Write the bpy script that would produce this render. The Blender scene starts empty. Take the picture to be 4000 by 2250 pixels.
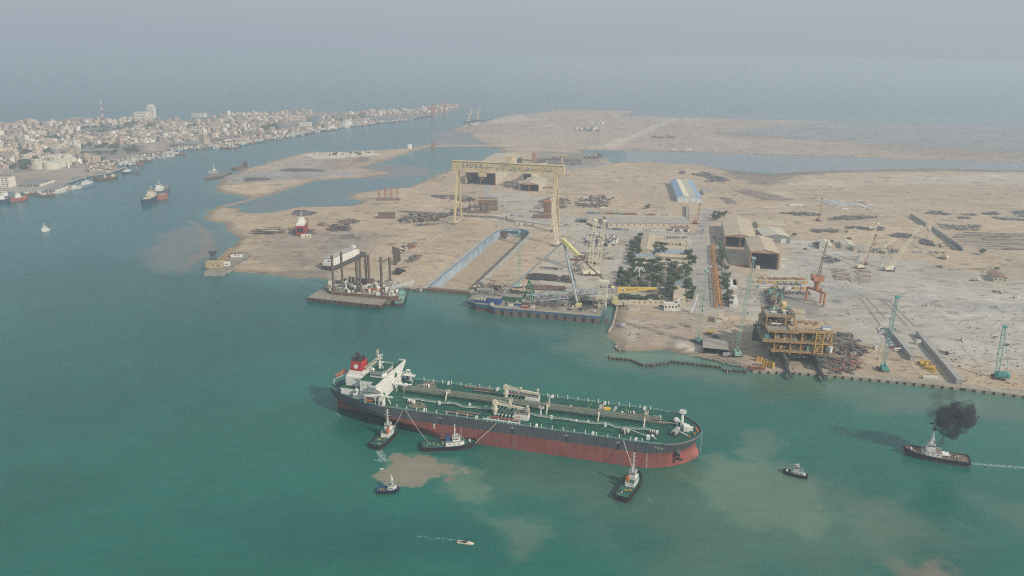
import bpy, math, random
import numpy as np
from mathutils import Vector, Matrix
from math import sin, cos, pi, radians as R
random.seed(11)
scene = bpy.context.scene
COL = scene.collection
H = 255.0                      # camera height above the water
FPX, PITCH, ROLL = 3044.0, R(16.6), R(0.7)
GZ = 2.5                       # yard level
# ---------------- camera
cd = bpy.data.cameras.new('camera'); cam = bpy.data.objects.new('camera', cd); COL.objects.link(cam)
cd.sensor_width = 36.0; cd.lens = FPX / 4000 * 36; cd.clip_start = 1; cd.clip_end = 150000
FW = np.array([0, cos(PITCH), -sin(PITCH)]); UP = np.array([0, sin(PITCH), cos(PITCH)]); RT = np.array([1.0, 0, 0])
cr = RT * cos(ROLL) + UP * sin(ROLL); cu = -RT * sin(ROLL) + UP * cos(ROLL)
cam.matrix_world = Matrix(((cr[0], cu[0], -FW[0], 0), (cr[1], cu[1], -FW[1], 0), (cr[2], cu[2], -FW[2], H), (0, 0, 0, 1)))
scene.camera = cam
# ---------------- light
SUN_EL, SUN_AZ = R(36), R(-41)     # azimuth measured from +X towards +Y
world = bpy.data.worlds.new('World'); scene.world = world; world.use_nodes = True
wn, wl = world.node_tree.nodes, world.node_tree.links
bg = wn['Background']; sky = wn.new('ShaderNodeTexSky'); sky.sky_type = 'NISHITA'; sky.sun_disc = False
sky.sun_elevation = SUN_EL; sky.sun_rotation = R(90) - SUN_AZ; sky.air_density = 1.3; sky.dust_density = 6.0; sky.ozone_density = 1.5; sky.altitude = 200
hs = wn.new('ShaderNodeHueSaturation'); hs.inputs['Saturation'].default_value = 0.55
mxw = wn.new('ShaderNodeMix'); mxw.data_type = 'RGBA'; mxw.inputs[0].default_value = 0.8
# veil of dusty air, a little brighter towards the sun's side
tcw = wn.new('ShaderNodeTexCoord'); sxw = wn.new('ShaderNodeSeparateXYZ'); mrw = wn.new('ShaderNodeMapRange'); vel = wn.new('ShaderNodeMix'); vel.data_type = 'RGBA'
mrw.inputs[1].default_value = -.6; mrw.inputs[2].default_value = .6; vel.inputs[6].default_value = (3.30, 3.86, 4.42, 1); vel.inputs[7].default_value = (3.74, 4.28, 4.78, 1)
wl.new(tcw.outputs['Generated'], sxw.inputs[0]); wl.new(sxw.outputs['X'], mrw.inputs[0]); wl.new(mrw.outputs[0], vel.inputs[0]); wl.new(vel.outputs[2], mxw.inputs[7])
wl.new(sky.outputs[0], hs.inputs['Color']); wl.new(hs.outputs[0], mxw.inputs[6]); wl.new(mxw.outputs[2], bg.inputs[0])
bg.inputs[1].default_value = 0.12
sl = bpy.data.lights.new('sun', 'SUN'); so = bpy.data.objects.new('sun', sl); COL.objects.link(so)
sl.energy = 3.6; sl.angle = R(1.2); sl.color = (1.0, 0.9, 0.76)
sd = Vector((cos(SUN_EL) * cos(SUN_AZ), cos(SUN_EL) * sin(SUN_AZ), sin(SUN_EL)))
so.rotation_euler = sd.to_track_quat('Z', 'Y').to_euler()
vs = scene.view_settings; vs.view_transform = 'Standard'; vs.look = 'None'; vs.exposure = 0.07; vs.gamma = 1.0
cy = scene.cycles; cy.max_bounces = 5; cy.diffuse_bounces = 2; cy.glossy_bounces = 2; cy.transmission_bounces = 2; cy.volume_bounces = 1
cy.transparent_max_bounces = 6; cy.use_denoising = False; cy.use_adaptive_sampling = True; cy.adaptive_threshold = 0.005
cy.caustics_reflective = False; cy.caustics_refractive = False; cy.use_light_tree = False; cy.filter_width = 1.1
# ---------------- picture tracing: each key is a crop of the survey photograph (x0, y0, scale)
Kz = {'T': (0, 0, .644), 'A': (0, 350, 2.576), 'B': (800, 350, 2.576), 'C': (1700, 350, 2.576), 'D': (2500, 350, 1.7173), 'E': (750, 750, 2.576),
   'F': (1600, 750, 2.576), 'G': (2300, 800, 2.862), 'H': (3000, 800, 2.576), 'I': (1250, 1340, 4.831), 'J': (1650, 1440, 3.6233), 'K': (2200, 1480, 3.6233),
   'L': (1400, 1600, 4.026), 'M': (2350, 1100, 3.623), 'N': (2850, 1050, 3.22), 'O': (3400, 1100, 3.15), 'P': (3400, 1500, 3.623),
   'Q': (2360, 1780, 6.9), 'U': (3020, 1800, 14.311), 'V': (1640, 2060, 10.733), 'W': (2700, 1050, 9.66), 'X': (0, 0, 1)}
def px(k, x, y):
 a, b, s = Kz[k]; return a + x / s, b + y / s
def ray(x, y):
 u, v = (x - 2000) / FPX, -(y - 1125) / FPX
 return FW + u * cr + v * cu
def g(k, x, y, z=GZ):
 """point of the place at height z seen at that spot of the photograph"""
 d = ray(*px(k, x, y)); t = -(H - z) / d[2]
 return Vector((d[0] * t, d[1] * t, z))
def hgt(k, x, yb, yt, z=GZ):
 """height of an upright standing at (x,yb) whose top is seen at yt"""
 b = g(k, x, yb, z); ty = px(k, 0, yt)[1]; lo, hi = 0, 400
 for _ in range(40):
  m = (lo + hi) / 2; P = np.array([b.x, b.y, z + m - H]); q = P @ FW
  if 1125 - FPX * (P @ cu) / q > ty: lo = m
  else: hi = m
 return m
# ---------------- materials
MATS = {}
def mat(name, col, rough=.75, var=.12, scale=.15, metal=0, rust=0, rustcol=(.16, .07, .035), fine=.08, streak=0):
 if name in MATS: return MATS[name]
 m = bpy.data.materials.new(name); m.use_nodes = True; MATS[name] = m
 n, l = m.node_tree.nodes, m.node_tree.links; b = n['Principled BSDF']
 b.inputs['Roughness'].default_value = rough; b.inputs['Metallic'].default_value = metal
 b.inputs['Specular IOR Level'].default_value = .3
 ge = n.new('ShaderNodeNewGeometry')
 def nz(sc, det=4):
  t = n.new('ShaderNodeTexNoise'); t.inputs['Scale'].default_value = sc; t.inputs['Detail'].default_value = det; t.inputs['Roughness'].default_value = .6
  l.new(ge.outputs['Position'], t.inputs['Vector']); return t
 n1, n2 = nz(scale), nz(scale * 9, 3)
 def mr(src, lo, hi, a=.3, c=.7):
  t = n.new('ShaderNodeMapRange'); t.inputs[1].default_value = a; t.inputs[2].default_value = c; t.inputs[3].default_value = lo; t.inputs[4].default_value = hi
  l.new(src, t.inputs[0]); return t.outputs[0]
 mu = n.new('ShaderNodeMath'); mu.operation = 'MULTIPLY'
 l.new(mr(n1.outputs[0], 1 - var, 1 + var), mu.inputs[0]); l.new(mr(n2.outputs[0], 1 - fine, 1 + fine), mu.inputs[1])
 vm = n.new('ShaderNodeVectorMath'); vm.operation = 'SCALE'; vm.inputs[0].default_value = col; l.new(mu.outputs[0], vm.inputs['Scale'])
 out = vm.outputs[0]
 if streak:       # runs of dirt down the plates, faint plate seams
  mp = n.new('ShaderNodeMapping'); mp.inputs['Scale'].default_value = (1, 1, .09); l.new(ge.outputs['Position'], mp.inputs[0]); t = nz(.55, 5); l.new(mp.outputs[0], t.inputs['Vector'])
  v2 = n.new('ShaderNodeVectorMath'); v2.operation = 'SCALE'; l.new(out, v2.inputs[0]); l.new(mr(t.outputs[0], 1 - streak, 1 + streak), v2.inputs['Scale']); out = v2.outputs[0]
 if rust:
  n3 = nz(scale * 3, 6); mx = n.new('ShaderNodeMix'); mx.data_type = 'RGBA'; mx.inputs[7].default_value = (*rustcol, 1)
  l.new(mr(n3.outputs[0], 0, 1, .62 - rust * .3, .78 - rust * .2), mx.inputs[0]); l.new(out, mx.inputs[6]); out = mx.outputs[2]
 l.new(out, b.inputs['Base Color'])
 return m
# ---------------- mesh building
class MB:
 def __init__(s): s.v = []; s.f = []; s.m = []
 def add(s, vs, fs, mi=0):
  o = len(s.v); s.v.extend([tuple(p) for p in vs])
  for f in fs: s.f.append([i + o for i in f]); s.m.append(mi)
  return s
 def hexa(s, p, mi=0): return s.add(p, [(3, 2, 1, 0), (4, 5, 6, 7), (0, 1, 5, 4), (1, 2, 6, 5), (2, 3, 7, 6), (3, 0, 4, 7)], mi)
 def box(s, c, d, rz=0, mi=0, top=1.0):
  x, y, z = c; a, b, h = d[0] / 2, d[1] / 2, d[2]; cc, ss = cos(rz), sin(rz)
  q = lambda u, v, w: (x + u * cc - v * ss, y + u * ss + v * cc, z + w)          # z is the underside
  return s.hexa([q(-a, -b, 0), q(a, -b, 0), q(a, b, 0), q(-a, b, 0), q(-a * top, -b * top, h), q(a * top, -b * top, h), q(a * top, b * top, h), q(-a * top, b * top, h)], mi)
 def beam(s, a, b, w=.5, h=None, mi=0):
  a, b = Vector(a), Vector(b); d = b - a
  if d.length < 1e-6: return s
  d.normalize(); h = h or w
  sd = d.cross(Vector((0, 0, 1)))
  if sd.length < .05: sd = Vector((1, 0, 0))
  sd.normalize(); up = sd.cross(d); sd = sd * w / 2; up = up * h / 2
  return s.hexa([a - sd - up, a + sd - up, a + sd + up, a - sd + up, b - sd - up, b + sd - up, b + sd + up, b - sd + up], mi)
 def tube(s, a, b, r, n=8, mi=0, r2=None):
  a, b = Vector(a), Vector(b); d = (b - a).normalized(); r2 = r if r2 is None else r2
  sd = d.cross(Vector((0, 0, 1))); sd = Vector((1, 0, 0)) if sd.length < .05 else sd.normalized(); up = sd.cross(d)
  vs = [a + (sd * cos(2 * pi * i / n) + up * sin(2 * pi * i / n)) * r for i in range(n)] + [b + (sd * cos(2 * pi * i / n) + up * sin(2 * pi * i / n)) * r2 for i in range(n)]
  return s.add(vs, [(i, (i + 1) % n, n + (i + 1) % n, n + i) for i in range(n)] + [tuple(range(n))[::-1], tuple(range(n, 2 * n))], mi)
 def cyl(s, c, r, h, n=12, mi=0, r2=None): return s.tube(c, (c[0], c[1], c[2] + h), r, n, mi, r2)
 def prism(s, poly, z0, z1, mi=0, mt=None):
  n = len(poly); ar = sum(poly[i][0] * poly[(i + 1) % n][1] - poly[(i + 1) % n][0] * poly[i][1] for i in range(n))
  if ar < 0: poly = poly[::-1]
  vs = [(p[0], p[1], z0) for p in poly] + [(p[0], p[1], z1) for p in poly]
  s.add(vs, [(i, (i + 1) % n, n + (i + 1) % n, n + i) for i in range(n)] + [tuple(range(n))[::-1]], mi)
  return s.add(vs[n:], [tuple(range(n))], mi if mt is None else mt)
 def ball(s, c, r, n=8, k=5, mi=0):
  r = (r, r, r) if not hasattr(r, '__len__') else r
  vs = [(c[0], c[1], c[2] - r[2])] + [(c[0] + r[0] * sin(pi * j / k) * cos(2 * pi * i / n), c[1] + r[1] * sin(pi * j / k) * sin(2 * pi * i / n), c[2] - r[2] * cos(pi * j / k)) for j in range(1, k) for i in range(n)] + [(c[0], c[1], c[2] + r[2])]
  fs = [(0, 1 + (i + 1) % n, 1 + i) for i in range(n)]
  for j in range(k - 2):
   o = 1 + j * n; fs += [(o + i, o + (i + 1) % n, o + n + (i + 1) % n, o + n + i) for i in range(n)]
  o = 1 + (k - 2) * n; fs += [(o + i, o + (i + 1) % n, len(vs) - 1) for i in range(n)]
  return s.add(vs, fs, mi)
 def truss(s, a, b, w, n=8, t=.25, mi=0, w2=None, h=None, wm=None):
  """four-chord lattice from a to b, optionally widest in the middle"""
  a, b = Vector(a), Vector(b); d = (b - a).normalized(); w2 = w if w2 is None else w2; h = h or w
  sd = d.cross(Vector((0, 0, 1))); sd = Vector((1, 0, 0)) if sd.length < .05 else sd.normalized(); up = sd.cross(d)
  def ring(i):
   f = i / n; ww = (w + (w2 - w) * f) if wm is None else (w + (wm - w) * min(1, f * 5, (1 - f) * 5) if True else w)
   hh = ww * h / w; c = a.lerp(b, f)
   return [c + sd * ww / 2 + up * hh / 2, c - sd * ww / 2 + up * hh / 2, c - sd * ww / 2 - up * hh / 2, c + sd * ww / 2 - up * hh / 2]
  p = ring(0)
  for i in range(1, n + 1):
   q = ring(i)
   for j in range(4):
    s.beam(p[j], q[j], t, t, mi); s.beam(q[j], q[(j + 1) % 4], t * .6, t * .6, mi)
    s.beam(p[j] if i % 2 else p[(j + 1) % 4], q[(j + 1) % 4] if i % 2 else q[j], t * .6, t * .6, mi)
   p = q
  return s
 def rail(s, pts, h=1.1, t=.12, step=3.0, mi=0, z=0):
  for a, b in zip(pts, pts[1:]):
   a, b = Vector(a), Vector(b); n = max(1, round((b - a).length / step)); u = Vector((0, 0, h))
   for k in (1, .5): s.beam(a + u * k, b + u * k, t * .8, t * .8, mi)
   for i in range(n + 1): p = a.lerp(b, i / n); s.beam(p, p + u, t, t, mi)
  return s
 def build(s, name, mats, parent=None, loc=None, rz=0, smooth=False, world=False):
  me = bpy.data.meshes.new(name)
  if world and parent is not None: o_ = parent.location if parent.type == 'EMPTY' else parent.parent.location; s.v = [(a - o_.x, b - o_.y, c - o_.z) for a, b, c in s.v]
  me.from_pydata(s.v, [], s.f)
  mats = mats if isinstance(mats, (list, tuple)) else [mats]
  for m in mats: me.materials.append(m)
  me.polygons.foreach_set('material_index', s.m)
  if smooth: me.polygons.foreach_set('use_smooth', [True] * len(s.f))
  me.update(); o = bpy.data.objects.new(name, me); COL.objects.link(o)
  if parent: o.parent = parent
  if loc is not None: o.location = loc
  if rz: o.rotation_euler = (0, 0, rz)
  return o
def tag(o, label, cat=None, group=None, kind=None):
 if label: o['label'] = label
 if cat: o['category'] = cat
 if group: o['group'] = group
 if kind: o['kind'] = kind
 return o
def thing(name, label, cat, loc=(0, 0, 0), rz=0, group=None):
 o = bpy.data.objects.new(name, None); COL.objects.link(o); o.location = loc; o.rotation_euler = (0, 0, rz); o.empty_display_size = 1
 return tag(o, label, cat, group)
def dup(root, loc, rz=0, label=None, group=None, sc=None):
 r = root.copy(); COL.objects.link(r); r.location = loc; r.rotation_euler = (0, 0, rz)
 if sc is not None: r.scale = sc if hasattr(sc, '__len__') else (sc, sc, sc)
 if label: r['label'] = label
 if group: r['group'] = group
 for ch in root.children:
  c = ch.copy(); COL.objects.link(c); c.parent = r
  for q in ch.children:
   d = q.copy(); COL.objects.link(d); d.parent = c
 return r
class Proto:
 """first use moves the source itself, later uses copy it"""
 def __init__(s, root): s.r = root; s.used = False
 def put(s, loc, rz=0, label=None, group=None, sc=None):
  if s.used: return dup(s.r, loc, rz, label, group, sc)
  s.used = True; s.r.location = loc; s.r.rotation_euler = (0, 0, rz)
  if sc is not None: s.r.scale = sc if hasattr(sc, '__len__') else (sc, sc, sc)
  if label: s.r['label'] = label
  if group: s.r['group'] = group
  return s.r

def up(k, x, yb, yt, z0=GZ):
 """point straight above the spot (x, yb) of the ground, seen at height yt"""
 b = g(k, x, yb, z0); return Vector((b.x, b.y, z0 + hgt(k, x, yb, yt, z0)))
def to_mesh(o):
 dg = bpy.context.evaluated_depsgraph_get(); me = bpy.data.meshes.new_from_object(o.evaluated_get(dg)); n = bpy.data.objects.new(o.name.split('.')[0], me); COL.objects.link(n)
 n.parent = o.parent; n.matrix_local = o.matrix_local.copy(); bpy.data.objects.remove(o); return n
# ---------------- shapes of land and water, traced then laid on the ground
def poly(k, pts, z=0): return np.array([g(k, x, y, z)[:2] for x, y in pts])
def polyk(lst, z=0): return np.array([g(k, x, y, z)[:2] for k, x, y in lst])
def seglist(s, k): return [(k, a, b) for a, b in s]
MAIN = polyk(seglist([(4300, 1597), (4000, 1556), (3755, 1525), (3505, 1499), (3262, 1477), (3100, 1463), (2940, 1457)], 'X')
  + seglist([(2060, 1235), (1950, 1200), (1840, 1165), (1690, 1120), (1450, 1085), (1330, 1050), (1230, 1045), (1120, 1030), (1050, 1000), (870, 965), (700, 975), (550, 990), (380, 985), (250, 985), (200, 930), (195, 860), (130, 795), (90, 800), (95, 735), (150, 655), (180, 560), (205, 450), (225, 360)], 'M')
  + seglist([(2085, 1150), (2000, 1142), (1800, 1120), (600, 1028), (135, 985)], 'F')
  + seglist([(2280, 1003), (2130, 985), (2000, 975), (1700, 940), (1420, 900), (1375, 880), (1290, 862), (1150, 872), (1000, 862), (850, 842), (700, 828), (560, 812), (430, 805), (330, 760), (330, 640), (400, 560), (430, 530), (492, 465), (440, 428), (350, 375), (330, 318), (230, 298), (150, 278), (125, 252), (155, 195), (200, 180), (280, 160), (380, 158), (460, 163), (485, 185), (490, 200), (640, 212), (800, 203), (940, 176), (1100, 150), (1300, 148), (1600, 142), (1680, 110), (1720, 82), (1640, 78), (1585, 62), (1575, 40), (1600, 20), (1680, 8)], 'E')
  + seglist([(1870, 1000), (2060, 985), (2110, 955), (2200, 922), (2330, 865), (2430, 812)], 'B')
  + seglist([(60, 850), (130, 810), (330, 745), (430, 722), (520, 690), (640, 652), (690, 628), (640, 610), (700, 575), (1400, 595), (1480, 618), (1500, 650), (1620, 680), (1740, 690), (1750, 720), (1800, 745), (1870, 730), (1900, 712), (1960, 735), (2100, 728)], 'C')
  + seglist([(60, 482), (150, 492), (300, 500), (420, 505), (520, 525), (620, 545), (760, 560), (900, 570), (1010, 556), (1250, 545), (1500, 540), (1900, 528), (2200, 535), (2576, 545), (3200, 560)], 'D'))
OUTER = polyk(seglist([(-40, 568), (60, 555), (330, 556), (560, 552), (480, 535), (400, 510), (350, 478), (335, 455), (350, 442), (250, 432), (110, 408), (200, 385), (300, 362), (420, 345), (520, 325), (560, 300), (660, 275), (760, 252), (900, 246), (1090, 226), (1250, 206), (1600, 210), (2030, 214), (1990, 232), (1860, 268), (2150, 272), (2460, 286)], 'C')
  + seglist([(265, 186), (750, 200), (1300, 215), (1800, 228), (2576, 246), (3200, 262), (3200, 500), (2576, 487), (1900, 470), (1300, 450), (700, 432), (300, 418), (0, 410)], 'D')
  + seglist([(1900, 618), (1500, 606), (1040, 590), (700, 582), (450, 577), (100, 576), (-40, 580)], 'C'))
ISLE = polyk(seglist([(100, 1012), (110, 985), (160, 930), (140, 912), (185, 900), (200, 870), (300, 850), (370, 815), (420, 790), (560, 765), (700, 715), (900, 662), (1050, 633), (1300, 630), (1650, 618), (1850, 606), (2030, 592), (2230, 560), (2340, 548), (2340, 575), (2200, 588), (2000, 655), (1800, 722), (1560, 790), (1800, 825), (1880, 845), (1780, 862), (1480, 890), (1110, 915), (900, 985), (700, 1050), (530, 1090), (430, 1083), (300, 1062), (200, 1045)], 'B'))
CITY = polyk(seglist([(-900, 1200), (0, 1032), (280, 1032), (390, 1062), (500, 1070), (640, 1038), (800, 985), (800, 968), (720, 960), (650, 948), (700, 930), (720, 895), (870, 864), (1100, 837), (1180, 800), (1190, 775), (1210, 742), (1400, 705), (1500, 692), (1640, 672), (1650, 645), (1760, 608), (1800, 592), (2050, 582), (2240, 588), (2300, 562), (2480, 532)], 'A')
  + seglist([(530, 515), (700, 490), (850, 460), (1100, 412), (1230, 402), (1400, 376), (1600, 350), (1800, 328), (2000, 308), (2250, 268), (2450, 243)], 'B')
  + seglist([(0, 246), (120, 226), (200, 198), (415, 144), (410, 136), (330, 152), (200, 168), (100, 162), (0, 175)], 'C')
  + seglist([(2300, 185), (2000, 212), (1600, 222), (1000, 228), (700, 250), (430, 262), (200, 272), (0, 288)], 'B')
  + seglist([(2000, 300), (1700, 310), (1270, 318), (870, 325), (500, 338), (0, 355), (-900, 385)], 'A'))
def sdf(P, V):
 """signed distance to polygon V, positive inside"""
 n = len(V); d2 = np.full(len(P), 1e30); ins = np.zeros(len(P), bool)
 for i in range(n):
  a, b = V[i], V[(i + 1) % n]; e = b - a; w = P - a
  t = np.clip((w @ e) / max(e @ e, 1e-9), 0, 1); q = w - t[:, None] * e; d2 = np.minimum(d2, (q * q).sum(1))
  c1 = (P[:, 1] >= a[1]) & (P[:, 1] < b[1]) & (e[0] * w[:, 1] > e[1] * w[:, 0]); c2 = (P[:, 1] < a[1]) & (P[:, 1] >= b[1]) & (e[0] * w[:, 1] < e[1] * w[:, 0])
  ins ^= (c1 | c2)
 return np.where(ins, 1, -1) * np.sqrt(d2)
def dline(P, V):
 d2 = np.full(len(P), 1e30)
 for a, b in zip(V[:-1], V[1:]):
  e = b - a; w = P - a; t = np.clip((w @ e) / max(e @ e, 1e-9), 0, 1); q = w - t[:, None] * e; d2 = np.minimum(d2, (q * q).sum(1))
 return np.sqrt(d2)
rng = np.random.RandomState(3); LAT = rng.rand(256, 256).astype(np.float32)
def vnoise(P, s, ox=0):
 q = P / s + 1000.37 + ox; i = np.floor(q).astype(int); f = q - i; f = f * f * (3 - 2 * f); x0, y0 = i[:, 0] % 256, i[:, 1] % 256; x1, y1 = (x0 + 1) % 256, (y0 + 1) % 256
 return (LAT[x0, y0] * (1 - f[:, 0]) + LAT[x1, y0] * f[:, 0]) * (1 - f[:, 1]) + (LAT[x0, y1] * (1 - f[:, 0]) + LAT[x1, y1] * f[:, 0]) * f[:, 1]
def fbm(P, s, o=4, ox=0):
 r, a, t = 0, 1.0, 0
 for k in range(o): r = r + a * vnoise(P, s / 2.1 ** k, ox + 17 * k); t += a; a *= .55
 return r / t
def sstep(x, a, b): t = np.clip((x - a) / (b - a), 0, 1); return t * t * (3 - 2 * t)
def fan(y0, y1, dy, nx, xr):
 """grid whose rows widen with distance (even detail for the eye)"""
 rows = []
 ys = np.concatenate([np.arange(y0, y1, -dy)]); us = np.linspace(-xr, xr, nx); out = []
 for yy in ys:
  d = ray(2000, yy)
  if d[2] > -.004: break
  Y = d[1] * H / -d[2]; out.append(np.stack([us * Y, np.full(nx, Y)], 1))
 return np.concatenate(out), len(out), nx
def grid_mesh(name, P, Z, nr, nc, keep, attrs, m):
 idx = np.arange(nr * nc).reshape(nr, nc)
 F = np.stack([idx[:-1, :-1], idx[:-1, 1:], idx[1:, 1:], idx[1:, :-1]], -1).reshape(-1, 4)
 F = F[keep[F].any(1)]
 used = np.zeros(nr * nc, bool); used[F] = True; remap = np.cumsum(used) - 1; F = remap[F]
 me = bpy.data.meshes.new(name); nv = int(used.sum()); nf = len(F)
 me.vertices.add(nv); me.loops.add(nf * 4); me.polygons.add(nf)
 co = np.concatenate([P[used], Z[used][:, None]], 1).astype(np.float32); me.vertices.foreach_set('co', co.ravel())
 me.loops.foreach_set('vertex_index', F.astype(np.int32).ravel()); me.polygons.foreach_set('loop_start', (np.arange(nf) * 4).astype(np.int32))
 me.polygons.foreach_set('use_smooth', np.ones(nf, bool)); me.update(calc_edges=True)
 for an, av in attrs.items():
  if av.ndim == 2:
   at = me.color_attributes.new(an, 'FLOAT_COLOR', 'POINT'); c = np.ones((nv, 4), np.float32); c[:, :3] = av[used]; at.data.foreach_set('color', c.ravel())
  else:
   at = me.attributes.new(an, 'FLOAT', 'POINT'); at.data.foreach_set('value', av[used].astype(np.float32))
 me.materials.append(m); o = bpy.data.objects.new(name, me); COL.objects.link(o); o['kind'] = 'structure'; return o
DOCK = polyk(seglist([(180, 968), (860, 412), (905, 388), (960, 377), (1040, 372), (1120, 376), (1180, 388), (1205, 408), (1190, 430), (1110, 510), (592, 1003)], 'F'), GZ)
SAND = np.array((.43, .335, .235)); PALE = np.array((.53, .475, .39)); CONC = np.array((.41, .383, .33)); ASPH = np.array((.27, .26, .25)); DARK = np.array((.17, .15, .135)); MUD = np.array((.20, .165, .135))
WET = np.array((.23, .175, .125)); REDS = np.array((.34, .245, .195)); FLAT = np.array((.23, .235, .24)); CITYG = np.array((.26, .235, .205)); BLK = np.array((.075, .07, .07)); BUFF = np.array((.40, .315, .26))
def A(k, pts): return ('a', polyk(seglist(pts, k), GZ))
def Ln(k, pts, w): return ('l', polyk(seglist(pts, k), GZ), w)
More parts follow.
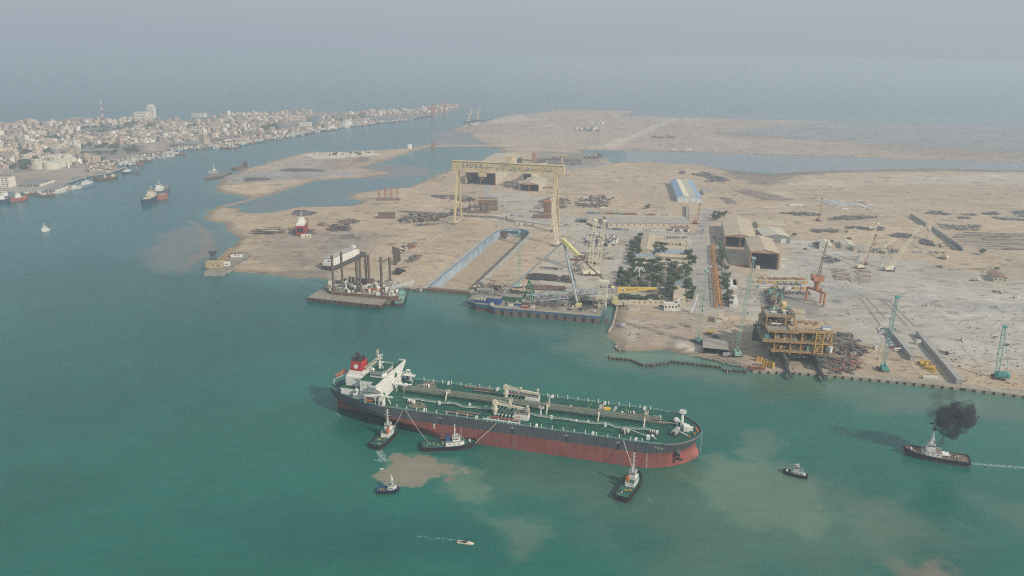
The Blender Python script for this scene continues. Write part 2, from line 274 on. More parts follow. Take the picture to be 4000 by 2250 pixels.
PAINT = [  # (shape, softness m, colour, strength, raggedness m)
 (A('D', [(0, 200), (800, 215), (2576, 250), (3200, 260), (3200, 500), (2576, 480), (1300, 445), (0, 400)]), 60, BUFF * .95, .7, 80),
 (A('D', [(500, 290), (900, 240), (1300, 212), (3200, 240), (3200, 440), (2300, 410), (1700, 375), (1200, 335), (800, 320)]), 120, np.array((.23, .25, .26)), .85, 110),  # wet flats, with distance haze mixed into their grey so the land fades
 (A('D', [(1400, 360), (1900, 370), (3000, 420), (3000, 480), (2100, 460), (1600, 400)]), 90, MUD * 1.15, .6, 140),
 (A('D', [(450, 285), (700, 285), (1000, 320), (1400, 355), (1300, 345), (700, 320), (540, 305)]), 30, MUD, .5, 60),
 (A('C', [(120, 405), (430, 345), (700, 350), (1100, 360), (900, 420), (350, 450)]), 60, MUD * 1.4, .45, 90),
 (A('C', [(500, 300), (900, 260), (1100, 310), (700, 330), (520, 330)]), 40, PALE * .95, .6, 60),
 (A('C', [(1150, 370), (980, 380), (1100, 362), (1230, 372)]), 20, PALE, .6, 40),
 (A('D', [(560, 540), (800, 545), (1150, 550), (1000, 600), (860, 650), (740, 630), (640, 590)]), 40, MUD * 1.05, .9, 50),
 (A('D', [(430, 505), (750, 540), (1000, 545), (1900, 520), (3000, 540), (3000, 560), (1900, 545), (1300, 556), (900, 580), (600, 560)]), 14, MUD * .8, .8, 30),
 (A('D', [(850, 670), (1100, 630), (1500, 600), (2000, 575), (2800, 560), (3000, 610), (2000, 640), (1500, 640), (1100, 670), (950, 690)]), 50, PALE * .95, .55, 80),
 (A('D', [(1000, 680), (1700, 650), (3000, 640), (3000, 740), (1700, 720), (1200, 740)]), 80, REDS * 1.1, .5, 120),
 (A('C', [(1090, 620), (1480, 640), (1700, 690), (1560, 770), (1250, 775), (1000, 755), (1010, 700)]), 25, DARK * 1.3, .75, 35),
 (A('C', [(1260, 765), (1600, 740), (1750, 745), (1500, 790), (1260, 815)]), 16, FLAT * 1.05, .7, 20),
 (A('C', [(1480, 622), (1860, 622), (1835, 648), (1700, 664), (1560, 650)]), 12, FLAT, .9, 14),
 # sand island
 (A('B', [(200, 880), (500, 830), (900, 790), (1300, 800), (1500, 840), (1080, 890), (600, 920), (230, 950)]), 25, FLAT * 1.2, .75, 50),
 (A('B', [(600, 770), (1000, 690), (1500, 690), (1300, 770), (900, 790)]), 20, FLAT * 1.5, .5, 40),
 (A('B', [(1000, 650), (1700, 630), (1750, 660), (1300, 690), (1000, 690)]), 20, PALE * 1.15, .85, 30),
 (A('B', [(1200, 700), (1650, 690), (1700, 730), (1350, 800), (1100, 790)]), 25, REDS * .95, .75, 40),
 (A('B', [(400, 888), (640, 884), (660, 905), (400, 930)]), 6, BLK * 1.3, .95, 8),
 (A('B', [(750, 820), (800, 800), (930, 788), (1190, 805), (1180, 825), (900, 828)]), 6, BLK * 1.3, .95, 8),
 (A('B', [(970, 685), (1050, 672), (1080, 690), (1000, 697)]), 6, DARK * 1.3, .8, 8),
 (A('B', [(1510, 720), (1560, 670), (1650, 680), (1660, 715), (1560, 735)]), 8, MUD * 1.05, .9, 14),
 (A('B', [(130, 970), (600, 935), (1000, 905), (900, 960), (560, 1060), (200, 1030)]), 16, SAND * 1.2, .85, 20),
 # yard greys
 (A('F', [(900, 330), (1500, 340), (1560, 500), (1250, 900), (1300, 1060), (2050, 1090), (2200, 800), (2200, 450), (2576, 380), (2576, 330), (1800, 330), (1500, 180), (1300, 60), (1050, 0), (800, 0), (900, 130), (960, 200)]), 22, CONC * .98, .75, 30),
 (A('G', [(0, 0), (300, 330), (480, 360), (500, 560), (330, 780), (260, 1000), (300, 1110), (1180, 1200), (1550, 1230), (1900, 1260), (2100, 1180), (2000, 900), (1800, 780), (1500, 700), (1380, 500), (1350, 150), (1330, 40), (1250, 100), (1220, 330), (0, 300)]), 14, CONC * .97, .8, 18),
 (A('H', [(0, 640), (300, 330), (600, 440), (1000, 500), (1500, 560), (2576, 800), (3400, 900), (3400, 1800), (2000, 1600), (1400, 1500), (900, 1400), (600, 1200), (0, 1300)]), 30, CONC * 1.03, .9, 30),
 (A('H', [(200, 500), (480, 560), (700, 780), (1100, 900), (2576, 1020), (3400, 1080), (3400, 1110), (2300, 1080), (1700, 1040), (1300, 960), (900, 960), (650, 1000), (480, 800), (380, 620)]), 14, ASPH * 1.15, .62, 10),
 (A('H', [(1500, 600), (1900, 620), (2200, 800), (2300, 830), (1900, 820), (1500, 720)]), 20, MUD * 1.3, .5, 30),
 (A('H', [(2150, 640), (2576, 560), (2900, 620), (2700, 760), (2300, 780)]), 20, MUD * 1.4, .5, 26),
 (A('H', [(500, 620), (1080, 660), (1200, 760), (900, 800), (600, 720)]), 14, MUD * 1.5, .45, 20),
 (A('E', [(700, 440), (1000, 400), (1600, 380), (2000, 420), (1700, 620), (1500, 640), (1350, 780), (1300, 830), (1000, 820), (700, 740), (640, 600)]), 25, MUD * 1.4, .7, 40),
 (A('E', [(1000, 370), (1250, 370), (1250, 430), (1000, 440)]), 8, BLK * 1.3, .85, 10),
 (A('E', [(1480, 440), (1620, 420), (1720, 470), (1500, 480)]), 7, BLK * 1.6, .8, 10),
 (A('E', [(1380, 500), (1700, 500), (1600, 560), (1400, 570)]), 14, DARK * 1.3, .6, 24),
 (A('E', [(600, 780), (1400, 800), (1400, 850), (1000, 850), (700, 810)]), 8, DARK * 1.1, .7, 14),
 (A('E', [(1450, 800), (2300, 900), (2280, 960), (1700, 900), (1400, 860)]), 12, PALE * .8, .4, 16),
 (A('B', [(1900, 1215), (2576, 1240), (2576, 1400), (2000, 1330)]), 16, MUD * 1.5, .4, 30),
 (A('M', [(230, 450), (1500, 480), (1800, 700), (1800, 1000), (1100, 960), (500, 960), (210, 880), (150, 740)]), 10, MUD * 1.75, .6, 14),
 (A('M', [(400, 500), (700, 560), (560, 740), (540, 860), (330, 860), (330, 640)]), 9, PALE * .85, .6, 10),
 (A('M', [(1060, 820), (1400, 870), (1400, 1020), (1230, 1040), (1060, 990)]), 4, PALE * .95, .8, 4),
 (A('M', [(1850, 1020), (2100, 1080), (2200, 1230), (1900, 1180), (1600, 1100)]), 6, MUD * 1.5, .7, 8),
 (A('M', [(1100, 770), (1260, 790), (1060, 850), (1020, 980), (900, 880)]), 4, DARK * 1.5, .5, 8),
 (A('M', [(850, 600), (1060, 600), (1020, 670), (900, 660)]), 4, DARK * 1.4, .6, 6),
 (A('N', [(440, 440), (560, 290), (1000, 300), (1180, 480), (1080, 640), (500, 560)]), 8, DARK * 1.4, .7, 10),
 (A('N', [(560, 1040), (1330, 1080), (1500, 1200), (1500, 1330), (700, 1330), (660, 1200)]), 6, MUD * 1.3, .6, 8),
 (A('N', [(1280, 800), (1480, 840), (1700, 1050), (1560, 1250), (1330, 1300), (1280, 1000)]), 8, MUD * 1.15, .75, 14),
 (A('G', [(1480, 330), (1560, 560), (1550, 900), (1600, 1180), (1340, 1180), (1300, 500)]), 8, ASPH * .95, .5, 8),
 (A('G', [(360, 740), (830, 700), (860, 1000), (700, 1010), (300, 930), (300, 860)]), 6, MUD * .8, .8, 10),
 *[(Ln('E', [(700 + i * 210, 470 + (i * 53) % 120), (900 + i * 210, 400 + (i * 37) % 90), (1150 + i * 200, 430 + (i * 71) % 110)], 3), 3, MUD * 1.5, .45, 3) for i in range(7)],
 *[(Ln('H', [(600 + i * 180, 560 + (i * 97) % 200), (900 + i * 170, 700 + (i * 61) % 150), (1300 + i * 130, 900 + (i * 43) % 200)], 2.2), 2, PALE * (.72 if i % 2 else 1), .4, 2) for i in range(9)],
 *[(A('O', [(x, y), (x + w, y + 6), (x + w * .8, y + h), (x + 8, y + h * .8)]), 3, MUD * 1.55, .5, 5) for x, y, w, h in ((520, 530, 190, 50), (1040, 580, 120, 30), (1330, 720, 140, 50), (900, 900, 260, 90), (300, 690, 90, 60), (1380, 880, 120, 160), (560, 300, 120, 30), (1640, 520, 160, 50), (1240, 1080, 200, 70), (0, 1180, 300, 60))],
 # tracks and roads
 (Ln('C', [(-60, 566), (400, 568), (900, 583), (1500, 604), (1900, 612), (2576, 628)], 10), 6, ASPH * 1.25, .5, 3),
 (Ln('C', [(345, 460), (350, 480), (400, 510), (500, 537), (700, 562), (1000, 580)], 14), 8, PALE * .9, .8, 3),
 (Ln('C', [(1040, 590), (1500, 590), (1940, 465), (2300, 300), (2450, 286)], 4), 30, BUFF * 1.05, .3, 3),
 (Ln('C', [(1520, 588), (1930, 470)], 7), 6, PALE, .55, 3), (Ln('C', [(1800, 600), (2000, 510)], 6), 6, PALE, .4, 3),
 (('a', poly('C', [(1950, 470), (2330, 300), (2460, 288), (2020, 480), (1780, 600), (1560, 600)], GZ)), 25, PALE * .98, .75, 10),
 (Ln('C', [(2030, 480), (2576, 486)], 16), 10, PALE * .95, .8, 8), (Ln('D', [(0, 320), (400, 325), (600, 340)], 14), 12, PALE, .8, 10),
 (Ln('C', [(1850, 270), (2035, 218)], 14), 10, PALE * .97, .7, 3),
 (Ln('D', [(0, 413), (700, 434), (1700, 460), (2576, 485), (3200, 498)], 7), 7, PALE * .8, .7, 3),
 (Ln('D', [(560, 803), (1200, 798), (2576, 812), (3200, 818)], 6), 5, ASPH * 1.25, .55, 3),
 (Ln('D', [(730, 640), (900, 690), (1150, 760)], 6), 5, PALE, .6, 3), (Ln('D', [(0, 535), (300, 565)], 4), 4, MUD * 1.2, .6, 3),
 (Ln('H', [(0, 160), (700, 212), (1300, 230), (1640, 250), (1690, 262)], 5), 4, PALE * 1.0, .7, 3),
 (Ln('F', [(760, 0), (840, 90), (960, 190), (1250, 270), (1500, 310)], 13), 8, ASPH * 1.2, .65, 4),
 (Ln('C', [(600, 900), (530, 960), (520, 1060), (620, 1180), (820, 1270), (1130, 1330)], 13), 7, ASPH * 1.25, .65, 4),
 (Ln('C', [(780, 830), (650, 900), (560, 960)], 16), 8, ASPH * 1.3, .6, 4),
 (Ln('G', [(1500, 38), (1370, 55), (1310, 100), (1290, 200), (1220, 330)], 11), 5, ASPH * 1.0, .7, 3),
 (Ln('G', [(0, 300), (500, 315), (1240, 330)], 9), 6, ASPH * 1.25, .5, 3), (Ln('G', [(1230, 330), (1230, 600), (1240, 900), (1260, 1180)], 15), 8, ASPH * 1.1, .45, 4),
 (Ln('G', [(430, 400), (420, 560), (330, 780), (270, 960)], 8), 6, ASPH * 1.15, .45, 4),
 (Ln('M', [(60, 380), (1250, 460), (1600, 500), (2340, 810)], 1.6), 2, PALE * .9, .7, 1), (Ln('M', [(600, 590), (900, 520), (1200, 500), (1320, 520)], 3), 2, PALE * .85, .5, 2),
 (Ln('B', [(2300, 562), (2200, 580), (1900, 680), (1530, 790), (1090, 900), (700, 1040), (520, 1085), (160, 1185)], 8), 5, BUFF * 1.05, .7, 3),
 (Ln('E', [(2060, 690), (2260, 580), (2576, 400)], 3), 3, PALE, .5, 2),
 (Ln('H', [(930, 935), (1130, 1215)], 1.5), 1.5, MUD * 1.3, .8, 1), (Ln('H', [(990, 935), (1180, 1140)], 1.2), 1.5, MUD * 1.5, .5, 1),
 (Ln('H', [(1160, 955), (1400, 1220), (1580, 1440)], 1.5), 1.5, MUD * 1.5, .8, 1), (Ln('H', [(1230, 975), (1480, 1220)], 1.5), 1.5, MUD * 1.5, .8, 1),
 (Ln('O', [(850, 545), (990, 690)], 1), 1, MUD * 1.6, .7, 1), (Ln('O', [(1110, 790), (1360, 1055)], 1), 1, MUD * 1.5, .8, 1), (Ln('O', [(430, 950), (670, 1240)], 1.2), 1, MUD * 1.2, .9, 1),
 (Ln('O', [(640, 720), (1300, 760), (1890, 810)], 3), 2.5, PALE * .9, .6, 3), (Ln('O', [(260, 550), (880, 545)], 2), 2, PALE * .9, .4, 3), (Ln('O', [(720, 280), (1250, 740)], 1), 1, MUD * 1.7, .5, 1),
 (Ln('O', [(1080, 410), (1290, 610)], .9), 1, MUD * 1.7, .5, 1), (Ln('G', [(1750, 840), (2060, 1180)], 1.2), 1.2, DARK * 1.4, .6, 1), (Ln('G', [(2230, 490), (2380, 770)], 1), 1, DARK * 1.5, .6, 1),
 (Ln('F', [(420, 350), (60, 600)], 2.5), 2, PALE * .95, .6, 1), (Ln('F', [(1720, 60), (1240, 620)], 1), 1, PALE, .1, 1), (Ln('F', [(1480, 380), (1230, 620)], 1.2), 1.2, PALE, .6, 1), (Ln('F', [(1480, 480), (1300, 650)], 1.2), 1.2, PALE, .6, 1), (Ln('F', [(1700, 480), (1560, 650)], 1), 1, DARK * 1.3, .6, 1),
 # city ground
 (A('A', [(80, 860), (500, 780), (700, 790), (900, 800), (1250, 775), (1100, 835), (870, 862), (690, 925), (400, 950), (100, 1000)]), 20, BUFF * .95, .85, 20),
 (A('A', [(-300, 980), (500, 960), (800, 960), (600, 1040), (300, 1030), (-300, 1030)]), 12, CONC * .9, .7, 12),
 (A('A', [(850, 720), (1300, 690), (1500, 660), (1200, 740), (900, 790)]), 15, MUD * 1.5, .6, 20)]
# ---------------- terrain sheet
P, nr, nc = fan(1640, 385, 2.9, 900, .86)
s_main, s_out, s_isl, s_city = sdf(P, MAIN), sdf(P, OUTER), sdf(P, ISLE), sdf(P, CITY)
causeway = 7 - dline(P, polyk(seglist([(560, 1075), (420, 1115), (160, 1185)], 'B'), 0))
s_land = np.maximum.reduce([s_main, s_out, s_isl, s_city, causeway])
wob = (fbm(P, 26, 4) - .5) * 16 * sstep(P[:, 1], 620, 900)
s_land = s_land + np.where(s_city > -60, 0, wob * .6)
far = 1 + P[:, 1] / 2500
Z = np.clip(s_land * .28 / far, -5, GZ)
mud = np.minimum(.12 + .25 * (fbm(P, 120, 4) - .35), .5)
lowflat = np.clip(sstep(sdf(P, poly('D', [(600, 290), (1300, 235), (3200, 270), (3200, 440), (2300, 420), (1500, 360), (900, 320)], 0)), -60, 120), 0, 1)
Z = np.where(s_land > 0, Z * (1 - .9 * lowflat), Z)
s_dock = sdf(P, DOCK); Z = np.where(s_dock > -3.6, -9.5, Z)
Z = Z + np.where((s_land > 25) & (s_dock < -12) & (P[:, 1] > 900), (fbm(P, 40, 3, 5) - .5) * .5, 0)
colr = np.empty((len(P), 3)); colr[:] = SAND
city_k = sstep(s_city, -20, 20); colr = colr * (1 - city_k[:, None]) + CITYG * city_k[:, None]
out_k = sstep(s_out, -10, 60); colr = colr * (1 - .75 * out_k[:, None]) + BUFF * .75 * out_k[:, None]
mott = fbm(P, 70, 4, 3) - .5; streak = fbm(P * np.array([.35, 1.0]), 14, 4, 9) - .5
for shp, soft, c, k, rag in PAINT:
 V = shp[1]; pad = soft + rag + (shp[2] if shp[0] == 'l' else 0) + 5
 bb = (P[:, 0] > V[:, 0].min() - pad) & (P[:, 0] < V[:, 0].max() + pad) & (P[:, 1] > V[:, 1].min() - pad) & (P[:, 1] < V[:, 1].max() + pad)
 Q = P[bb]
 if not len(Q): continue
 d = sdf(Q, V) if shp[0] == 'a' else shp[2] / 2 - dline(Q, V)
 d = d + (mott[bb] * .6 + streak[bb] * .8) * 2 * rag
 wk = sstep(d, -soft / 2, soft / 2)[:, None] * k
 colr[bb] = colr[bb] * (1 - wk) + c * wk
near_shore = 1 - sstep(s_land, 1, 11 + 10 * sstep(P[:, 1], 700, 1500))
near_shore = near_shore * (1 - city_k); colr = colr * (1 - .75 * near_shore[:, None]) + WET * .75 * near_shore[:, None]
colr *= (1 + .36 * mott + .46 * streak * sstep(fbm(P, 160, 2, 40), .38, .62))[:, None]
blot = sstep(fbm(P * np.array([.5, 1]), 9, 3, 77), .66, .78) * (1 - city_k); colr *= (1 - .38 * blot)[:, None]
inv = sstep(s_dock, -4, 0); colr = colr * (1 - inv[:, None]) + (SAND * .92) * inv[:, None]
def ground_mat():
 m = bpy.data.materials.new('dusty_ground'); m.use_nodes = True; n, l = m.node_tree.nodes, m.node_tree.links; b = n['Principled BSDF']
 b.inputs['Roughness'].default_value = .95; b.inputs['Specular IOR Level'].default_value = .1
 at = n.new('ShaderNodeAttribute'); at.attribute_name = 'earth'; ge = n.new('ShaderNodeNewGeometry'); cur = None
 mp = n.new('ShaderNodeMapping'); mp.inputs['Rotation'].default_value = (0, 0, R(-14)); mp.inputs['Scale'].default_value = (.45, 1, 1); l.new(ge.outputs['Position'], mp.inputs[0])
 for sc, amp, src in ((.9, .10, ge.outputs['Position']), (.22, .16, mp.outputs[0]), (.05, .10, ge.outputs['Position'])):
  t = n.new('ShaderNodeTexNoise'); t.inputs['Scale'].default_value = sc; t.inputs['Detail'].default_value = 5; t.inputs['Roughness'].default_value = .65; l.new(src, t.inputs['Vector'])
  r = n.new('ShaderNodeMapRange'); r.inputs[1].default_value = .3; r.inputs[2].default_value = .7; r.inputs[3].default_value = 1 - amp; r.inputs[4].default_value = 1 + amp; l.new(t.outputs[0], r.inputs[0])
  if cur is None: cur = r.outputs[0]
  else: q = n.new('ShaderNodeMath'); q.operation = 'MULTIPLY'; l.new(cur, q.inputs[0]); l.new(r.outputs[0], q.inputs[1]); cur = q.outputs[0]
 v = n.new('ShaderNodeVectorMath'); v.operation = 'SCALE'; l.new(at.outputs['Color'], v.inputs[0]); l.new(cur, v.inputs['Scale']); l.new(v.outputs[0], b.inputs['Base Color'])
 return m
terrain = grid_mesh('ground', P, Z, nr, nc, (Z > -4.5) | (s_dock > -5), {'earth': np.clip(colr, .01, .9)}, ground_mat())
terrain['label'] = 'sandy shipyard ground, spits, sand island and city shore'
# ---------------- water sheet
P, nr, nc = fan(2420, 232, 4.2, 760, .95)
s_land = np.maximum.reduce([sdf(P, MAIN), sdf(P, OUTER), sdf(P, ISLE), sdf(P, CITY)])
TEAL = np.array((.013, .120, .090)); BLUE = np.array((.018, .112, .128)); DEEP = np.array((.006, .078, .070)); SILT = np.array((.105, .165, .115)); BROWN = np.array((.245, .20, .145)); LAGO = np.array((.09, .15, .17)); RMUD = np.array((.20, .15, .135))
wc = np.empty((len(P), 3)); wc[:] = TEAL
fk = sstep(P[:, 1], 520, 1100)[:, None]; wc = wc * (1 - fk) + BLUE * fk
warp = (fbm(P, 30, 5, 8) - .5) * 2; warp2 = (fbm(P, 90, 4, 31) - .5) * 2; warp3 = (fbm(P, 13, 4, 91) - .5) * 2
PW = P + np.stack([(fbm(P, 38, 4, 5) - .5) * 34 + (fbm(P, 11, 3, 15) - .5) * 9, (fbm(P, 38, 4, 25) - .5) * 26 + (fbm(P, 11, 3, 35) - .5) * 7], 1)
def wa(k, pts): return ('a', poly(k, pts, 0))
def wl_(k, pts, w): return ('l', poly(k, pts, 0), w)
WPAINT = [(wa('T', [(600, 720), (1100, 790), (1500, 850), (1400, 900), (800, 880), (500, 900), (300, 820)]), 60, DEEP, .7, 30),
 (wa('T', [(0, 640), (500, 640), (700, 800), (500, 1000), (0, 1100)]), 120, DEEP * np.array((1.1, 1, 1.1)), .6, 50),
 (wa('T', [(500, 1300), (900, 1280), (1250, 1330), (1200, 1400), (700, 1400)]), 30, DEEP, .4, 20),
 (wa('T', [(1200, 1150), (1700, 1180), (2100, 1200), (2500, 1350), (2400, 1449), (1700, 1449), (1500, 1300)]), 60, SILT * .8, .55, 40),
 (wa('T', [(1500, 820), (1900, 940), (2500, 1010), (2700, 1100), (2300, 1010), (1900, 1000), (1400, 880)]), 40, SILT * .95, .65, 25),
 (wa('T', [(1780, 1150), (2000, 1180), (2080, 1250), (2000, 1330), (1850, 1300), (1760, 1200)]), 20, SILT * 1.12, .7, 16),
 (wa('T', [(1840, 1080), (1930, 1070), (1960, 1110), (1900, 1150), (1850, 1130)]), 12, SILT * 1.05, .6, 12),
 (wa('T', [(1240, 1290), (1340, 1290), (1400, 1350), (1300, 1390), (1240, 1340)]), 16, SILT * 1.05, .6, 12),
 (wa('T', [(2160, 1250), (2300, 1230), (2400, 1330), (2240, 1370), (2150, 1300)]), 20, SILT, .5, 16),
 (wa('T', [(2230, 1420), (2400, 1400), (2420, 1470), (2220, 1470)]), 12, BROWN * .9, .7, 10), (wa('T', [(2350, 1230), (2576, 1260), (2700, 1400), (2576, 1350)]), 20, SILT * 1.1, .5, 14),
 (wa('L', [(1100, 700), (1380, 760), (1700, 830), (1900, 1050), (1900, 1300), (1500, 1280), (1450, 1100), (1000, 1150), (420, 1050), (420, 900), (600, 760)]), 9, SILT * 1.15, .65, 9),
 (wa('L', [(500, 740), (620, 720), (740, 720), (840, 790), (900, 860), (1010, 870), (1150, 820), (1200, 760), (1330, 770), (1340, 840), (1250, 890), (1450, 830), (1560, 900), (1700, 890), (1810, 960), (1760, 1030), (1560, 1010), (1420, 1020), (1340, 1090), (1180, 1110), (1120, 1170), (980, 1130), (950, 1200), (800, 1180), (770, 1100), (620, 1130), (480, 1060), (400, 960), (600, 900), (640, 840)]), 1.6, BROWN, .78, 8.5),
 (wa('L', [(1350, 1140), (1450, 1060), (1540, 1080), (1440, 1130)]), 2, BROWN * .8, .7, 3),
 (wa('T', [(400, 600), (470, 570), (560, 590), (560, 620), (470, 690), (400, 680), (340, 640)]), 35, np.array((.13, .145, .125)), .85, 14),
 (wa('T', [(455, 552), (500, 565), (545, 600), (525, 640), (480, 670), (500, 630), (520, 600), (490, 575)]), 9, BROWN * .75, .95, 7),
 (wa('T', [(2140, 1000), (2576, 1010), (2576, 1060), (2200, 1040)]), 15, SILT * .9, .5, 10),
 (wa('B', [(1400, 870), (1500, 790), (1800, 765), (2100, 770), (2260, 810), (2250, 850), (1900, 880), (1500, 905), (1370, 895)]), 30, RMUD * .8, .95, 22),
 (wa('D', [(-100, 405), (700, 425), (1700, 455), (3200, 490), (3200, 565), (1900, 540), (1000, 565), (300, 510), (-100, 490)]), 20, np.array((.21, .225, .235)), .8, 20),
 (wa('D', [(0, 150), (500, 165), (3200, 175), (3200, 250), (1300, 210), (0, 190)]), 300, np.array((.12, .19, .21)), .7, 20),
 (wa('E', [(560, 110), (800, 40), (900, 100), (800, 200), (620, 190)]), 30, RMUD * .8, .35, 25),
 (wa('B', [(1900, 620), (2576, 560), (2576, 460), (2400, 380), (2200, 500)]), 60, RMUD * .85, .35, 40),
 (wa('C', [(0, 430), (120, 415), (350, 455), (340, 500), (480, 545), (0, 550)]), 30, RMUD * 1.0, .7, 30),
 (wa('F', [(380, 1000), (640, 1180), (1900, 1310), (2000, 1240), (2100, 1140), (2080, 1400), (1700, 1500), (600, 1300), (200, 1060)]), 25, SILT * .9, .35, 14),
 (wa('M', [(200, 990), (560, 1010), (900, 990), (1300, 1070), (1700, 1160), (1700, 1200), (960, 1110), (600, 1170), (200, 1050)]), 4, SILT * 1.5, .55, 5)]
for sx0, V, nm in ((26, MAIN, 0), (30, ISLE, 1)):
 s_ = -sdf(P, V); k_ = (np.exp(-np.clip(s_ + warp * 6, 0, 999) / (sx0 * .6)) * .6)[:, None]; wc = wc * (1 - k_) + SILT * 1.3 * k_
lk = sstep(sdf(P, poly('E', [(300, 150), (600, 40), (1500, -120), (2400, -300), (2300, -60), (1700, 60), (1500, 160), (1000, 220), (500, 210)], 0)), 0, 30)[:, None]; wc = wc * (1 - lk * .6) + LAGO * lk * .6
for shp, soft, c, k, rag in WPAINT:
 V = shp[1]; Q_ = P + (PW - P) * min(1.0, rag / 9); d = (sdf(Q_, V) if shp[0] == 'a' else shp[2] / 2 - dline(Q_, V)) + warp * rag * .7 + warp2 * rag * .5 + warp3 * min(rag, 9) * .7
 wk = sstep(d, -soft / 2, soft / 2)[:, None] * k; wc = wc * (1 - wk) + c * wk
wc *= (1 + .16 * warp2 + .07 * warp)[:, None]
foam = np.zeros(len(P))
for k, pts, w, st in [('P', [(1400, 1120), (1600, 1140), (1900, 1165), (2300, 1190)], 5.5, .6), ('P', [(1420, 1165), (1700, 1195), (1950, 1250)], 1.6, .6), ('P', [(2000, 1310), (2200, 1345)], 2, .5),
  ('L', [(330, 650), (370, 730), (390, 770)], 7, .62), ('L', [(250, 735), (340, 740)], 2, .5), ('L', [(260, 795), (300, 800), (350, 815), (480, 790)], 3.5, .6), ('L', [(360, 930), (372, 932)], 2.5, .9),
  ('L', [(190, 150), (250, 235), (350, 290)], 5, .5), ('Q', [(1200, 1180), (1310, 1250)], 4, .55), ('Q', [(1250, 1120), (1320, 1090)], 2, .4), ('Q', [(270, 1350), (330, 1310), (420, 1400), (700, 1415)], 2.5, .45),
  ('V', [(1500, 545), (1000, 470), (600, 470), (100, 400), (-150, 340)], 3, .55), ('V', [(1400, 580), (900, 590), (530, 500)], 1.5, .5), ('V', [(600, 400), (100, 255)], 1.3, .45), ('I', [(310, 1320), (350, 1350), (400, 1390)], 1.2, .8),
  ('A', [(480, 1425), (560, 1375), (640, 1355)], 8, .55), ('A', [(480, 1435), (600, 1400)], 4, .5), ('P', [(1090, 1185), (1180, 1195)], 1.2, .7), ('I', [(560, 85), (850, 92)], 1.2, .28), ('I', [(350, 20), (560, 85)], 1.2, .15)]:
 V = poly(k, pts, 0); bb = (np.abs(P[:, 0] - V[:, 0].mean()) < 120) & (np.abs(P[:, 1] - V[:, 1].mean()) < 120)
 d = dline(P[bb], V); foam[bb] = np.maximum(foam[bb], st * (1 - sstep(d, w * .2, w)))
def water_mat():
 m = bpy.data.materials.new('sea_water'); m.use_nodes = True; n, l = m.node_tree.nodes, m.node_tree.links; b = n['Principled BSDF']
 b.inputs['Roughness'].default_value = .22; b.inputs['IOR'].default_value = 1.33; b.inputs['Specular IOR Level'].default_value = .42
 at = n.new('ShaderNodeAttribute'); at.attribute_name = 'silt'; fo = n.new('ShaderNodeAttribute'); fo.attribute_name = 'foam'; ge = n.new('ShaderNodeNewGeometry')
 def nz(sc, det, rr=.6, v=None):
  t = n.new('ShaderNodeTexNoise'); t.inputs['Scale'].default_value = sc; t.inputs['Detail'].default_value = det; t.inputs['Roughness'].default_value = rr; l.new(v or ge.outputs['Position'], t.inputs['Vector']); return t.outputs[0]
 def mr(s, a, c, lo, hi):
  r = n.new('ShaderNodeMapRange'); r.inputs[1].default_value = a; r.inputs[2].default_value = c; r.inputs[3].default_value = lo; r.inputs[4].default_value = hi; l.new(s, r.inputs[0]); return r.outputs[0]
 v = n.new('ShaderNodeVectorMath'); v.operation = 'SCALE'; l.new(at.outputs['Color'], v.inputs[0]); sm_ = n.new('ShaderNodeMapping'); sm_.inputs['Rotation'].default_value = (0, 0, R(-20)); sm_.inputs['Scale'].default_value = (.25, 1, 1); l.new(ge.outputs['Position'], sm_.inputs[0]); mm_ = n.new('ShaderNodeMath'); mm_.operation = 'MULTIPLY'; l.new(mr(nz(.02, 5), .3, .7, .93, 1.07), mm_.inputs[0]); l.new(mr(nz(.16, 5, .7, sm_.outputs[0]), .3, .7, .90, 1.10), mm_.inputs[1]); l.new(mm_.outputs[0], v.inputs['Scale'])
 ad = n.new('ShaderNodeMath'); ad.operation = 'ADD'; l.new(fo.outputs['Fac'], ad.inputs[0]); l.new(nz(.45, 6, .75), ad.inputs[1])
 fm = mr(ad.outputs[0], 1.02, 1.30, 0, .7); mx = n.new('ShaderNodeMix'); mx.data_type = 'RGBA'; mx.inputs[7].default_value = (.62, .68, .64, 1)
 l.new(fm, mx.inputs[0]); l.new(v.outputs[0], mx.inputs[6]); l.new(mx.outputs[2], b.inputs['Base Color'])
 bp = n.new('ShaderNodeBump'); bp.inputs['Strength'].default_value = .55; bp.inputs['Distance'].default_value = .6
 mp = n.new('ShaderNodeMapping'); mp.inputs['Rotation'].default_value = (0, 0, R(25)); mp.inputs['Scale'].default_value = (1, .45, 1); l.new(ge.outputs['Position'], mp.inputs[0])
 s2 = n.new('ShaderNodeMath'); s2.operation = 'ADD'; l.new(nz(.35, 4, .6, mp.outputs[0]), s2.inputs[0]); l.new(nz(.045, 3), s2.inputs[1]); l.new(s2.outputs[0], bp.inputs['Height']); l.new(bp.outputs[0], b.inputs['Normal'])
 return m
sdk = sdf(P, DOCK)
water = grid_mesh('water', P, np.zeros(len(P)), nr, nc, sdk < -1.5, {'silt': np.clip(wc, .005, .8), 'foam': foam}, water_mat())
water['label'] = 'turquoise harbour water with muddy plumes'
fb = MB(); fb.add([(-90000, -2000, -6), (90000, -2000, -6), (90000, 120000, -6), (-90000, 120000, -6)], [(0, 1, 2, 3)])
ys = [H * ray(2000, 240)[1] / -ray(2000, 240)[2]]; yf = P[:, 1].max(); yn = P[:, 1].min()
sea = MB()
for x0, y0, x1, y1 in ((-90000, yf - 200, 90000, 110000), (-90000, -3000, 90000, yn + 3)): sea.add([(x0, y0, -.03), (x1, y0, -.03), (x1, y1, -.03), (x0, y1, -.03)], [(0, 1, 2, 3)])
